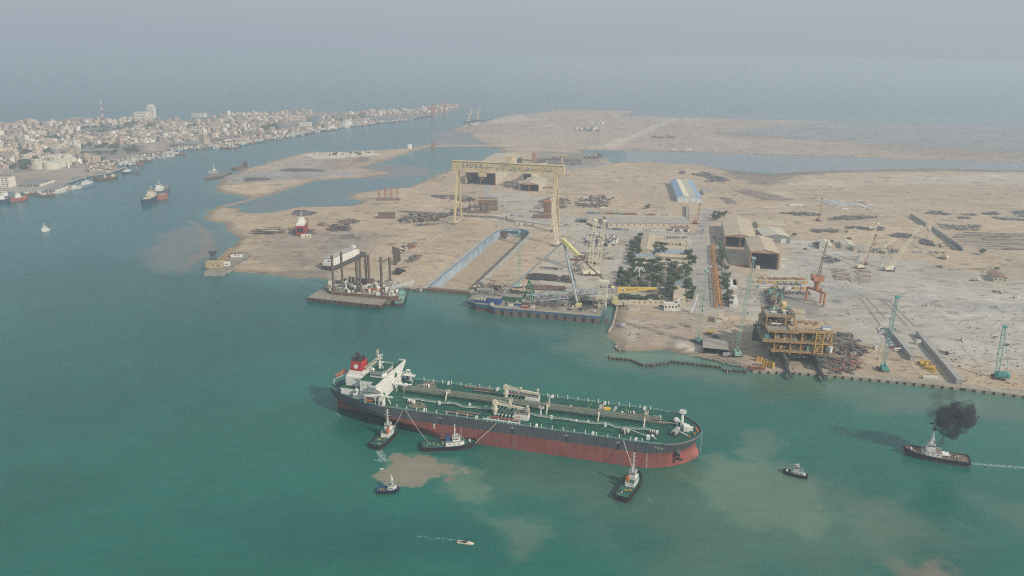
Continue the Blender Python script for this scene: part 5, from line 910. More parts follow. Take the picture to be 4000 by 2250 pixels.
# ---------------- quay walls and dock walls
def wall_line(name, label, pts, wz, z0, z1, m, cat='wall', mcap=None, group=None):
 mb = MB()
 for a, b in zip(pts, pts[1:]):
  mb.beam((a[0], a[1], (z0 + z1) / 2), (b[0], b[1], (z0 + z1) / 2), wz, z1 - z0, 0)
 o = mb.build(name, m); return tag(o, label, cat, group)
Q1 = [g('X', x, y, 0) for x, y in ((4300, 1597), (4000, 1556), (3755, 1525), (3505, 1499), (3262, 1477), (3100, 1463), (2940, 1457))]
def quay(label, pts, w, inward, kerb=None):
 mb = MB(); q = [Vector((p.x, p.y, 0)) for p in pts]
 for a, b in zip(q, q[1:]):
  d = (b - a).normalized(); n = Vector((-d.y, d.x, 0)) * (w / 2) * inward; mb.beam((a.x + n.x, a.y + n.y, -1), (b.x + n.x, b.y + n.y, -1), w, 7.1, 0)
  L = (b - a).length; k = 0
  while k < L: p = a + d * k - n * .02; mb.box((p.x, p.y, -.5), (1.2, 1.2, 2.6), math.atan2(d.y, d.x), 1); k += 7
 o = mb.build('quay_wall', [mat('old_quay_concrete', (.33, .28, .22), .95, .25, .12, fine=.2), RUBBER]); return tag(o, label, 'quay wall', 'quay edges')
quay('long straight concrete quay edge on the right', Q1, 11, -1)
quay('short rusty quay edge at the dock mouth and behind the crane barge', [g('F', x, y, 0) for x, y in ((135, 987), (600, 1030), (1300, 1080), (1800, 1122), (2085, 1152))], 9, 1)
quay('quay edge between the jack-up rig and the dock', [g('E', x, y, 0) for x, y in ((2000, 975), (2130, 985), (2280, 1003), (2330, 990))], 6, 1)
wall_line('basin_wall', 'pale concrete side wall of the inlet right of the crane barge', [g('M', x, y, 0) for x, y in ((95, 735), (150, 655), (180, 560), (205, 450), (225, 360))], 1.4, -3, 2.7, RCONC, 'wall')
dk_ = [Vector((p[0], p[1], 0)) for p in DOCK]; ctr = sum(dk_, Vector()) / len(dk_)
dt = thing('dry_dock', 'long blue-walled dry dock with rounded head and sandy floor', 'dry dock', (ctr.x, ctr.y, 0))
mw = MB();
for i in range(len(dk_) - 1):
 a, b = dk_[i], dk_[i + 1]; mw.beam((a.x, a.y, -3.6), (b.x, b.y, -3.6), .8, 12.2, 0)
 n = int((b - a).length / 5)
 for j in range(n): p = a.lerp(b, j / max(n, 1)); q = (ctr - p).normalized(); mw.box((p.x + q.x * .5, p.y + q.y * .5, -9.5), (.5, .5, 11.6), 0, 1)
mw.build('dock_wall', [mat('pale_blue_dock_wall', (.33, .40, .46), .8, .25, .06, rust=.25, rustcol=(.30, .24, .18)), mat('dock_rib', (.22, .28, .34), .8)], dt, world=True)
rm_ = MB()
for i in range(len(dk_) - 1):
 a, b = dk_[i], dk_[i + 1]; rm_.beam((a.x, a.y, 2.75), (b.x, b.y, 2.75), 1.4 if i < 7 else .9, .5, 0 if i < 7 else 1)
rm_.build('blue_rim', [mat('blue_rim_paint', (.10, .19, .34), .7, .2, .2), DBRN], dt, world=True)
cp = MB(); N_ = len(dk_)
for i in range(N_ - 1):
 a, b = dk_[i], dk_[i + 1]; d = (b - a).normalized(); n = Vector((-d.y, d.x, 0));
 if n.dot(((a + b) / 2) - ctr) < 0: n = -n
 if i in (0, N_ - 2): pass
 cp.beam(((a + n * 4.3).x, (a + n * 4.3).y, 2.35), ((b + n * 4.3).x, (b + n * 4.3).y, 2.35), 7.4, .6, 0)
cp.build('coping', mat('dusty_coping', (.38, .345, .29), .95, .2, .2), dt, world=True)
gt = MB(); a, b = dk_[0], dk_[-1]; gt.beam((a.x, a.y, -3.6), (b.x, b.y, -3.6), 7, 12.6, 0)
n = 30
for i in range(n + 1): p = a.lerp(b, i / n); gt.box((p.x, p.y - 3.4, -1), (.8, .8, 4.2), 0, 0)
gt.build('dock_gate', RUSTY, dt, world=True)
pf = MB()
for k, x, y, s in (('F', 945, 445, 9), ):
 p = g(k, x, y, -6.5); pf.box((p.x, p.y, -9.4), (12, 1, 11.5), .1, 0)
pf.build('dark_panel', DBRN, dt, world=True)
for i in range(5):
 p = g('F', 990 + i * 28, 470 + random.uniform(-4, 4), -9.5); m = MB(); m.cyl((0, 0, 0), 4.2, 2.6, 12, 0, 3.4); o = m.build('block_heap', mat('dock_rubble', (.40, .34, .27), .95, .3, .4), dt); o.location = p - Vector(dt.location) ; o.scale = (1, .8, .7 + .5 * random.random())
# ---------------- gantry crane
gl, gr = g('C', 218, 1335), g('F', 1462, 372); gu = (gr - gl); gu.z = 0; GL = gu.length; gu.normalize(); GB, GT = 84.0, 98.0
gc = thing('gantry_crane', 'giant yellow gantry crane spanning the dry dock', 'gantry crane', gl, math.atan2(gu.y, gu.x))
def bx(name, fn, m, par=gc): q = MB(); fn(q); return q.build(name, m, par)
girder = bx('girder', lambda q: (q.box((GL / 2 + 3, 0, GB), (GL + 18, 7.5, 12.4)), q.box((GL / 2 + 3, 0, GT - 1.6), (GL + 18, 9.5, .5)), q.box((GL / 2 + 3, 0, GB - .4), (GL + 18, 8.5, .5)), [q.box((x, -3.85, GB + .5), (.3, .2, 11.4)) for x in range(-4, int(GL) + 10, 9)]), CYREM)
def legs(q, x, w, ww):
 for sg in (-1, 1): q.beam((x, sg * w, 3), (x, sg * 2.6, GB - 4), ww, 3.2, 0)
 q.beam((x, -w, 2.4), (x, w, 2.4), 2.2, 2.2, 0); q.box((x, 0, GB - 5), (ww + 1, 9, 5)); q.beam((x, -w * .62, GB * .38), (x, w * .62, GB * .38), 1.5, 1.6, 0)
bx('leg', lambda q: legs(q, 2, 17, 3.0), CYREM)
bx('leg', lambda q: (legs(q, GL, 19, 5.5), q.beam((GL, -8, GB * .55), (GL, -3, GB - 4), 5, 4), q.beam((GL, 8, GB * .55), (GL, 3, GB - 4), 5, 4), q.box((GL, 0, GB - 22), (5.6, 12, 18))), CYREM)
for x, w in ((2, 17), (GL, 19)):
 for sg in (-1, 1): bx('bogie', lambda q: (q.box((x, sg * w, -.2), (3, 10, 2.0)), [q.tube((x - 1.6, sg * w + k, .6), (x + 1.6, sg * w + k, .6), .8, 8) for k in (-4, -2, 0, 2, 4)]), mat('bogie_steel', (.20, .17, .13), .8, .2, .4))
bx('upper_trolley', lambda q: (q.box((GL * .54, 0, GT + 2.6), (11, 9, 6)), q.box((GL * .54, 0, GT + 8.6), (11.6, 9.6, .5)), [q.beam((GL * .54 + a, b, GT - 1), (GL * .54 + a, b, GT + 3), .7) for a in (-4, 4) for b in (-4, 4)], q.rail([(GL * .54 - 8, -5.4, GT - 3), (GL * .54 + 4, -5.4, GT - 3)], 3, .25, 2)), CYREM)
bx('lower_trolley', lambda q: (q.box((GL * .27, -1, GB - 9.5), (11, 8, 7)), q.rail([(GL * .27 - 6, -5.2, GB - 2), (GL * .27 + 6, -5.2, GB - 2)], 3, .3, 2), [q.beam((GL * .27 + a, -2, GB - 3), (GL * .27 + a, -2, GB), .8) for a in (-4, 4)], q.tube((GL * .27, 0, GB - 10), (GL * .27, 0, GB - 15), .8, 8)), CYREM)
bx('service_jib', lambda q: (q.cyl((GL + 8, 0, GT - 2), .9, 16, 10), q.beam((GL - 9, 0, GT + 14.6), (GL + 16, 0, GT + 14.6), 1.6, 1.4), q.box((GL + 8, 0, GT + 12), (3, 3, 2))), CYREM)
bx('stair', lambda q: [q.beam((GL + 4.4, -17 + k * .7, 3 + k * 4), (GL + 4.4, -17 + (k + 1) * .7, 7 + k * 4), .5, .3) for k in range(19)] , STEEL)
LETB = mat('faded_blue_lettering', (.12, .17, .30), .9, .15, .3)
text('SADRA', 8.8, LETB, gc, frame((27, -3.92, GB + 6.2), (1, 0, 0), (0, 0, 1)), 'crane_lettering', .05, 1.28)
AR = '\uFEB7\uFEAE\uFB90\uFE96 \uFEBB\uFEE8\uFECC\uFE98\uFBFD \uFEA9\uFEAD\uFBFE\uFE8E\uFEF3\uFBFD \uFE8D\uFBFE\uFEAE\uFE8D\uFEE5 - \uFEBB\uFEAA\uFEAD\uFE8D'
text(AR[::-1], 8.2, LETB, gc, frame((GL * .615, -3.92, GB + 6.0), (1, 0, 0), (0, 0, 1)), 'crane_lettering', .05, 1.0)
# crane rails
for i, (x, yo) in enumerate(((2, 0), (GL, 0))):
 a = gl + gu * x; nn = Vector((-gu.y, gu.x, 0)); m = MB()
 for e in (-.9, .9):
  p0, p1 = a + nn * (90) + gu * e, a - nn * (75 if i == 0 else 150) + gu * e; m.beam((p0.x, p0.y, GZ + .1), (p1.x, p1.y, GZ + .1), .5, .22)
 tag(m.build('crane_rail', mat('dusty_rail', (.30, .26, .21), .9)), ('crane rail track under the left gantry leg', 'crane rail track under the right gantry leg')[i], 'rail track', 'gantry rail tracks')
# ---------------- crane barge
def rel(par): return dict(parent=par, world=True)
c0 = g('F', 1300, 1250, 0); a_, b_ = g('F', 640, 1192, 0), g('F', 1925, 1303, 0); bu = (b_ - a_).normalized(); bn = Vector((-bu.y, bu.x, 0)); BL = (b_ - a_).length
cbg = thing('crane_barge', 'long blue and brown crane barge with grey A-frame and lattice boom moored at the yard', 'crane barge', (a_.x, a_.y, 0), math.atan2(bu.y, bu.x)); BZ = 7.5; crz = cbg.rotation_euler.z
def bl_(k, x, y, z=BZ): q = g(k, x, y, z) - a_; return Vector((q.dot(bu), q.dot(bn), z))
def bup(k, x, yb, yt): q = bl_(k, x, yb); return Vector((q.x, q.y, BZ + hgt(k, x, yb, yt, BZ)))
BW = 42
m = MB(); o1 = [(-9, 8), (3, 0), (18, -1), (24, -7), (BL, -7), (BL, BW - 8), (0, BW - 8), (-9, BW - 14)]; m.prism(o1, 4, BZ, 0, 2); o2 = [(-5, 9), (3, 1), (18, 0), (24, -6), (BL - 3, -6), (BL - 3, BW - 9), (0, BW - 9)]; m.prism(o2, -1, 4, 1)
m.build('hull', [mat('barge_blue', (.04, .12, .22), .7, .2, .15, rust=.3), mat('barge_brown', (.20, .10, .08), .85, .25, .2, rust=.3), BARGED], cbg)
for i in range(13): q = MB(); q.box((28 + i * 9.3, -7.2, 0), (5.6, .5, 5.8), 0, 0); q.build('side_fender', mat('grey_fender', (.16, .13, .11), .9, .3, .5), cbg)
m = MB(); m.rail([(-8, 8, BZ), (3, .4, BZ), (18, -.6, BZ), (24, -6.4, BZ), (BL - 2, -6.4, BZ)], 1.2, .2, 3); m.build('rail', CREAM, cbg)
boxes = [('F', 640, 1115, 772, 1115, 1045, CREAM, 6), ('F', 775, 1128, 918, 1128, 1062, BLUEP, 8), ('F', 640, 1118, 772, 1118, 1085, BLUEP, 6), ('F', 680, 1040, 808, 1040, 985, STEEL, 10), ('F', 930, 1105, 1130, 1105, 1048, mat('deep_green', (.04, .15, .10), .7, .2, .3), 10), ('F', 1132, 1145, 1212, 1145, 1105, RUSTY, 6), ('F', 1055, 1145, 1120, 1145, 1120, BLUEP, 4), ('F', 988, 1148, 1035, 1148, 1122, WHITE, 4), ('F', 805, 1145, 838, 1145, 1118, WHITE, 4), ('F', 1212, 1165, 1255, 1165, 1145, WHITE, 4), ('F', 1122, 1172, 1190, 1172, 1156, REDP, 4), ('F', 1470, 1110, 1528, 1110, 1092, ROOFB, 5), ('F', 1530, 1114, 1600, 1114, 1094, WHITE, 5), ('F', 1605, 1118, 1670, 1118, 1100, WHITE, 5), ('F', 1730, 1130, 1840, 1130, 1085, DGREY, 9)]
for k, x0, y0, x1, y1, yt, mt, dp_ in boxes:
 p, q = bl_(k, x0, y0), bl_(k, x1, y1); h = max(2.2, hgt(k, (x0 + x1) / 2, y0, yt, BZ) * .85); m = MB(); cx_ = (p.x + q.x) / 2; m.box((cx_, (p.y + q.y) / 2 + dp_ / 2, BZ), (abs(q.x - p.x), dp_, h), 0, 0); m.box((cx_, (p.y + q.y) / 2 + dp_ / 2, BZ + h), (abs(q.x - p.x) + .3, dp_ + .3, .25), 0, 1)
 for i in range(int(abs(q.x - p.x) / 3)): m.box((min(p.x, q.x) + 1.6 + i * 3, (p.y + q.y) / 2 - .04, BZ + h * .45), (1.1, .1, h * .25), 0, 2)
 m.build('deck_container', [mt, PLATE, DGREY], cbg)
GREYT = mat('grey_boom_paint', (.40, .43, .44), .6, .12, .2, rust=.12)
apex = bup('F', 1530, 1105, 500);
m = MB()
for f_, r in ((bl_('F', 918, 1048), 1.0), (bl_('F', 1690, 1132), 1.5), (bl_('F', 1700, 1060), 1.3)): m.tube(f_, apex, r, 8, 0, r * .8)
fl, fr__ = bl_('F', 1690, 1132), bl_('F', 1700, 1060); m.tube(fl.lerp(apex, .3), fr__.lerp(apex, .3), .7); m.tube(fl.lerp(apex, .6), fr__.lerp(apex, .6), .6)
for f in (.1, .35, .6, .8): p = bl_('F', 918, 1048).lerp(apex, f); m.beam(p + Vector((0, 0, -1)), p + Vector((2, 0, -4)), .4)
m.build('a_frame', GREYT, cbg)
h0, h1 = apex + Vector((-1, 0, 2)), apex + Vector((16, -2, -13)); m = MB(); m.beam(h0, h1, 4.4, 3.5); m.cyl(h0 - Vector((0, 0, 1)), 2, 2, 10); m.build('frame_head', mat('pale_yellow_paint', (.62, .55, .26), .6, .15, .3), cbg)
bt = bup('F', 2030, 1110, 965); m = MB()
for o_ in (-1.6, -.5, .6, 1.7): m.beam(h1 + Vector((0, o_, 0)), bt + Vector((0, o_, 0)), .8, .6)
m.build('stay_cable', mat('brown_cable', (.13, .09, .065), .9), cbg)
b0, b1 = bup('F', 1175, 1098, 1068), bup('F', 2078, 1112, 985); m = MB(); m.truss(b0, b1, 7, 22, .75, 0, 6.5, h=6.5); m.beam(b0 + Vector((0, 0, 0)), b0 + Vector((-4, 0, -3)), 3); m.build('lattice_boom', GREYT, cbg)
m = MB(); m.truss(b0 + Vector((6, -12, -4)), bl_('F', 1690, 1150) + Vector((0, 0, 3)), 3.5, 16, .4, 0); m.build('stowed_boom', DGREY, cbg)
m = MB(); m.ball(bt, 2.6, 8, 6); m.box(bl_('F', 1700, 1150), (6, 6, 3)); m.ball(bl_('F', 1700, 1120) + Vector((0, 0, 5)), (2.2, 2.2, 3), 8, 6); m.build('yellow_sheave', mat('pale_yellow_paint', (.6, .5, .2)), cbg)
j0 = b1 + Vector((1, 0, 0)); ju = (b1 - b0).normalized(); JL = 41; m = MB(); sd_ = Vector((0, 1.8, 0))
pj = [j0 + Vector((0, 0, 3.1)), j0 + Vector((0, 0, -3.1)), j0 + ju * JL + Vector((0, 0, -2.8)), j0 + ju * JL + Vector((0, 0, -1.4))]
m.add([p - sd_ for p in pj] + [p + sd_ for p in pj], [(0, 1, 2, 3), (7, 6, 5, 4), (0, 4, 5, 1), (1, 5, 6, 2), (2, 6, 7, 3), (3, 7, 4, 0)]); jib = m.build('yellow_jib', mat('bright_yellow_paint', (.60, .42, .08), .5, .08, .3), cbg)
fm_ = frame(j0 + ju * 15 - sd_ - Vector((0, .12, .3)), ju, (0, 0, 1)); text('SADRA 3000', 2.0, mat('brown_lettering', (.22, .12, .10), .8), cbg, fm_, 'jib_lettering', .04, 1.2)
m = MB(); pc_ = j0 + ju * 5.2 - sd_ - Vector((0, .1, .2)); m.tube(pc_, pc_ + Vector((0, .08, 0)), 2.3, 20, 0); m.tube(pc_ - Vector((0, .06, 0)), pc_ + Vector((0, .02, 0)), 1.5, 20, 1); m.tube(pc_ - Vector((0, .10, 0)), pc_, .9, 4, 0); m.build('jib_emblem', [WHITE, DGREY], cbg)
m = MB(); gp = bup('F', 1200, 1085, 878)
for q in (bl_('F', 1150, 1082), bl_('F', 1240, 1132), bl_('F', 1258, 1025)): m.tube(q, gp, .8, 8, 0, .6)
m.tube(bl_('F', 1150, 1082).lerp(gp, .4), bl_('F', 1240, 1132).lerp(gp, .4), .5); m.build('green_a_frame', mat('frame_green', (.05, .22, .10), .6, .15, .3), cbg)
m = MB(); tb = bl_('F', 1940, 1175); m.truss(tb, tb + Vector((0, 0, 26)), 7, 7, .6); m.box(tb + Vector((0, 0, 26)), (10, 8, 4)); m.box(tb + Vector((-1, -1, 12)), (11, 10, 3)); m.build('stern_tower', CREAM, cbg)
m = MB(); tw_ = tb + Vector((12, 5, 8)); m.tube(tw_ - Vector((0, 1, 0)), tw_ + Vector((0, 1, 0)), 3.4, 16); m.build('yellow_reel', mat('pale_yellow_paint', (.6, .5, .2)), cbg)
m = MB()
for _ in range(70): x, y = random.uniform(6, BL - 8), random.uniform(2, BW - 12); m.box((x, y, BZ), (random.uniform(.6, 4), random.uniform(.5, 2.5), random.uniform(.4, 2.4)), random.random() * 3, random.choice((0, 0, 1, 2, 3)))
m.build('deck_gear', [DGREY, RUSTY, CREAM, STEEL], cbg)['kind'] = 'stuff'
# ---------------- jack-up rig, flat barge, crane pontoon, beached hulls
pz = 8.0; r0 = g('E', 1700, 960, pz); rig = thing('jackup_rig', 'old jack-up rig with tall dark legs, cluttered deck and orange lifeboat', 'jack-up rig', (r0.x, r0.y, 0))
outl = [g('E', x, y, pz) for x, y in ((1335, 955), (1470, 905), (2000, 885), (2075, 945), (2080, 1045), (1985, 1050), (1400, 1000))]
m = MB(); m.prism([(p.x, p.y) for p in outl], 1.5, pz, 0, 1); m.build('platform', [RUSTY, BARGED], **rel(rig))
for x0, yt, x1, yb in ((1405, 635, 1425, 990), (1490, 600, 1515, 915), (1645, 670, 1665, 1005), (1682, 670, 1700, 1010), (1737, 628, 1755, 935), (1775, 630, 1785, 940), (1902, 655, 1912, 1035), (1986, 657, 1993, 900)):
 b = g('E', x1, yb, pz); h = hgt('E', x1, yb, yt, pz); m = MB(); m.cyl((b.x, b.y, -2), 1.35, h + pz + 2, 12); m.cyl((b.x, b.y, pz), 2.6, 2.4, 10)
 o = m.build('leg', mat('leg_brown', (.15, .11, .09), .9, .3, .3), **rel(rig))
for x, yt, yb in ((1545, 868, 912), (1592, 852, 918), (1626, 856, 940), (1678, 868, 900), (1722, 874, 925), (1765, 876, 940), (1803, 872, 935)):
 b = g('E', x, yb, pz); h = hgt('E', x, yb, yt, pz); m = MB(); m.cyl((b.x, b.y, 0), 1.6, h + pz, 12); m.build('short_leg', DBRN, **rel(rig))
def clutter(outl, n, z, mats, smax=4, hmax=3, par=None, name='deck_gear', seed=1):
 rnd = random.Random(seed); xs = [p.x for p in outl]; ys = [p.y for p in outl]; V = np.array([[p.x, p.y] for p in outl]); m = MB(); k = 0
 while k < n:
  p = (rnd.uniform(min(xs), max(xs)), rnd.uniform(min(ys), max(ys)))
  if sdf(np.array([p]), V)[0] < 1.2: continue
  k += 1; a = rnd.random() * 3.1; t = rnd.random(); mi = rnd.randrange(len(mats)); s = rnd.uniform(.8, smax); h = rnd.uniform(.5, hmax)
  if t < .5: m.box((p[0], p[1], z), (s, s * rnd.uniform(.4, 1), h), a, mi)
  elif t < .7: m.cyl((p[0], p[1], z), s * .3, h, 8, mi)
  elif t < .85: m.tube((p[0], p[1], z + h), (p[0] + s * 1.4 * cos(a), p[1] + s * 1.4 * sin(a), z + h * .8), .3, 6, mi)
  else: m.rail([(p[0] - s, p[1], z), (p[0] + s, p[1], z)], 1.2, .2, 1.5, mi)
 o = m.build(name, mats, **(rel(par) if par else {})); o['kind'] = 'stuff'; return o
clutter(outl, 260, pz, [DGREY, CREAM, STEEL, RUSTY, WHITE], 5, 3.6, rig)
for x, y, w, h, mt in ((1410, 925, 8, 5, CREAM), (2010, 1000, 14, 7, WHITE), (1960, 960, 11, 5, CREAM), (1740, 905, 10, 4, RUSTY), (1560, 960, 9, 4, STEEL)):
 b = g('E', x, y, pz); m = MB(); m.box((b.x, b.y, pz), (w, w * .7, h), .2, 0); m.box((b.x, b.y, pz + h), (w + .4, w * .7 + .4, .3), .2, 1); m.build('rig_cabin', [mt, PLATE], **rel(rig))
for x, y in ((1560, 985), (1635, 990), (1875, 1010)):
 b = g('E', x, y, pz); m = MB(); m.tube((b.x, b.y, pz), (b.x - 1.5, b.y, pz + 8), .6); m.tube((b.x - 1.5, b.y, pz + 8), (b.x + 2, b.y - 1, pz + 10), .5); m.build('davit', WHITE, **rel(rig))
b = g('E', 1832, 1005, pz); m = MB(); m.tube((b.x - 5.5, b.y, pz + 2.4), (b.x + 5.5, b.y, pz + 2.4), 1.7, 8); m.ball((b.x + 5.5, b.y, pz + 2.4), 1.7, 8, 6); m.ball((b.x - 5.5, b.y, pz + 2.4), 1.7, 8, 6); m.build('lifeboat', mat('faded_orange', (.55, .2, .12)), **rel(rig))
b = g('E', 1965, 905, pz); m = MB(); m.truss((b.x, b.y, pz), (b.x, b.y, pz + 24), 2.4, 9, .3); m.build('lattice_mast', CREAM, **rel(rig))
b = g('E', 1990, 1020, pz); m = MB(); m.truss((b.x, b.y, pz + 6), (b.x + 26, b.y + 4, pz + 12), 2.0, 9, .35); m.truss((b.x, b.y, pz + 2), (b.x + 6, b.y + 1, pz + 13), 1.4, 4, .3); m.build('deck_crane', WHITE, **rel(rig))
fb_ = thing('flat_barge', 'wide flat barge with bare dusty deck in front of the jack-up rig', 'barge', tuple(g('E', 1560, 1080, 0)))
pl = [g('E', x, y, 4.5) for x, y in ((1285, 984), (1985, 1072), (1900, 1142), (1150, 1062))]; m = MB(); m.prism([(p.x, p.y) for p in pl], .9, 4.5, 0, 1); c_ = sum(pl, Vector()) / 4; m.prism([((p.x - c_.x) * .965 + c_.x, (p.y - c_.y) * .95 + c_.y) for p in pl], -1, .9, 2); m.build('hull', [mat('barge_side', (.11, .09, .075), .85, .25, .3, rust=.4), BARGED, mat('pink_brown_side', (.28, .16, .13), .85, .2, .3)], **rel(fb_))
def along(pl, n, fn):
 for a, b in zip(pl, pl[1:] + pl[:1]):
  k = max(1, int((b - a).length / n))
  for i in range(k): fn(a.lerp(b, (i + .5) / k))
for i, (a, b) in enumerate(((pl[3], pl[2]), (pl[2], pl[1]))):
 for q in range(14 if i == 0 else 5): p = a.lerp(b, (q + .5) / (14 if i == 0 else 5)); m = MB(); m.tube((p.x, p.y - .4, 3.2), (p.x, p.y + .1, 3.2), .9, 8); m.build('tyre_fender', RUBBER, **rel(fb_))
m = MB(); along(pl, 8, lambda p: m.cyl((p.x + (c_.x - p.x) * .02, p.y + (c_.y - p.y) * .04, 4.5), .4, .9, 6)); m.build('bollard', RUSTY, **rel(fb_))['kind'] = 'stuff'
# crane pontoon on the left shore
cpn = thing('crane_pontoon', 'old pontoon with crane cab, tan deckhouse and white wheelhouse on the left shore', 'pontoon', tuple(g('E', 380, 760, 0)))
pl = [g('E', x, y, 4) for x, y in ((118, 805), (165, 770), (400, 590), (560, 600), (598, 628), (590, 660), (310, 812), (120, 815))]; m = MB(); m.prism([(p.x, p.y) for p in pl], -1, 4, 0, 1); m.build('hull', [mat('pale_worn_hull', (.36, .34, .32), .85, .3, .2, rust=.5), BARGED], **rel(cpn))
for x, y, w, d, h, mt, tp in ((235, 750, 20, 13, 6, mat('tan_house', (.42, .32, .2)), TANDECK), (350, 740, 8, 6, 4, WHITE, WHITE), (450, 650, 14, 7, 4, WHITE, BROWNR), (292, 700, 6, 5, 3, YEL, YEL)):
 b = g('E', x, y, 4); m = MB(); m.box((b.x, b.y, 4), (w, d, h), .15, 0); m.box((b.x, b.y, 4 + h), (w + .5, d + .5, .3), .15, 1); [m.box((b.x - w * .3 + q * w * .3, b.y - d / 2 - .2, 4 + h * .5), (1.2, .6, 1), .15, 2) for q in range(3)]; m.build('deckhouse', [mt, tp, DGREY], **rel(cpn))
b = g('E', 225, 730, 4); m = MB(); m.truss((b.x, b.y, 8), (b.x - 1, b.y, 19), 6, 3, .5, 0, 4); m.box((b.x - 1, b.y, 18.5), (10, 4, 2)); m.build('crane_house', DGREY, **rel(cpn))
b2 = g('E', 395, 585, 8); m = MB(); m.truss((b.x + 8, b.y + 2, 9), (b2.x, b2.y, 9), 4, 12, .5); m.build('crane_boom', mat('rusty_tan_boom', (.42, .28, .17), .9), **rel(cpn)); m = MB(); m.beam((b.x, b.y, 20), (b2.x, b2.y, 10), .25); m.build('stay_cable', DGREY, **rel(cpn))
m = MB(); [m.box((p.x, p.y, 4), (1, 1, .9)) for p in [g('E', 600 - i * 24, 640 + i * 14, 4) for i in range(12)]]; m.build('bollard', DGREY, **rel(cpn))['kind'] = 'stuff'
# red hull on the beach, white accommodation barge on the slip
def small_ship(name, label, k, stern, bow, hullm, deckm, housem, B, fb, houses, mast=6, cat='ship', group=None, z=0, bot=BOOT, extras=None, sheer=1.5, parts=True):
 a, b = g(k, *stern, z + 1), g(k, *bow, z + 1); d = b - a; L = d.length; t = thing(name, label, cat, ((a.x + b.x) / 2, (a.y + b.y) / 2, z), math.atan2(d.y, d.x), group)
 m, hw, zt = hull_mb(L, B, fb, sheer, bow=.3); o = m.build('hull', [hullm, bot, deckm], t)
 for f, l, h, w in houses:
  m = MB(); x = -L / 2 + f * L; m.box((x, 0, fb), (l * L, w * B, h * .55), 0, 0); m.box((x, 0, fb + h * .55), (l * L * .75, w * B * .8, h * .45), 0, 0); m.box((x, 0, fb + h), (l * L * .8, w * B * .85, .2), 0, 1)
  for i in range(4): m.box((x - l * L * .28 + i * l * L * .18, -w * B * .4 - .03, fb + h * .7), (l * L * .1, .1, h * .16), 0, 2); m.box((x - l * L * .28 + i * l * L * .18, w * B * .4 + .03, fb + h * .7), (l * L * .1, .1, h * .16), 0, 2)
  m.build('superstructure', [housem, deckm if deckm is not TG else WHITE, DGREY], t)
 if mast:
  m = MB(); x = -L / 2 + houses[0][0] * L if houses else 0; mast_mb(m, x, fb + (houses[0][2] if houses else 0), mast, 0, .4); m.build('mast', WHITE, t)
 if extras: extras(t, L, B, fb)
 return t
REDH = mat('bright_red_hull', (.50, .05, .045), .6, .12, .2);
rs = thing('beached_ship', 'red and white ship standing ashore on the sand, seen from astern', 'ship', tuple(g('E', 1118, 400)), R(96))
m, hw, zt = hull_mb(52, 13, 11, 2, stern=.1, sternfull=.92); m.build('hull', [mat('dark_red_side', (.30, .05, .045), .7, .2), mat('dark_red_hull', (.16, .05, .05)), TANDECK], rs)
m = MB(); m.box((-14, 0, 10.5), (20, 11.4, 4), 0, 0); m.box((-8, 0, 14.5), (9, 9, 3.4), 0, 0); m.box((-6, 0, 17.9), (7, 7, 3), 0, 0); m.box((-20, 0, 10.6), (6, 10, 1.6), 0, 1); m.box((-16.2, 0, 11.5), (.2, 8, 1.5), 0, 1); m.box((-26.1, 0, 3), (.3, 9, 6), 0, 1); m.build('superstructure', [WHITE, BLACK], rs); m = MB(); mast_mb(m, -6, 20.9, 9, 0, .5); m.build('mast', WHITE, rs)
for i in range(6): m = MB(); m.box((-20 + i * 7, 0, -1.6), (1.2, 9, 2)); m.build('keel_block', RUSTY, rs)
rs.location.z = GZ + 1.8
a, b = g('E', 1370, 790), g('E', 1700, 640); d = (b - a); ab = thing('accommodation_barge', 'white houseboat barge with pale roof hauled out on the slipway', 'barge', tuple((a + b) / 2), math.atan2(d.y, d.x)); L = d.length * 1.0
m = MB(); m.box((0, 0, 1), (L, 16, 4.5), 0, 0); m.build('hull', DGREY, ab); m = MB(); m.box((-L * .12, 1, 5.5), (L * .66, 14, 9), 0, 0); m.box((-L * .12, 1, 14.5), (L * .68, 14.6, .3), 0, 1); m.box((L * .3, 1, 5.5), (L * .14, 10, 6), 0, 0); m.box((-L * .47, 1, 5.5), (L * .05, 13, 4), 0, 0); m.build('superstructure', [WHITE, mat('pale_barge_roof', (.40, .37, .33), .85)], ab)
m = MB(); [m.box((-L * .4 + i * 5, -6.05, 7.2 + j * 3.4), (1, .1, 1)) for i in range(9) for j in (0, 1)]; m.box((-L * .451, 1, 8), (.1, 3, 3)); m.build('window', DGREY, ab); m = MB(); [m.box((x, 0, -.2), (1.5, 12, 1.4)) for x in range(int(-L / 2) + 2, int(L / 2), 7)]; m.build('keel_block', RUSTY, ab)['kind'] = 'stuff'
m = MB(); m.box((L * .27, 0, 14.5), (5, 5, 3), 0, 0); mast_mb(m, L * .24, 14.5, 6, 0, .5); m.rail([(L * .2, -6, 14.8), (L * .38, -6, 11.8)], 1.2, .2, 2, 1); m.build('wheelhouse', [WHITE, RUSTO], ab)
b = g('E', 1148, 455); m = MB(); m.box((b.x, b.y, GZ), (14, 5, 4), .05, 0); m.box((b.x, b.y, GZ + 4), (14.3, 5.3, .2), .05, 1); [m.box((b.x - 4 + q * 4, b.y - 2.55, GZ + 1.6), (1.6, .12, 1.2), .05, 2) for q in range(3)]; tag(m.build('site_cabin', [CREAM, WALLW, GLASS]), 'long cream site cabin just below the red ship ashore', 'cabin', 'site cabins')
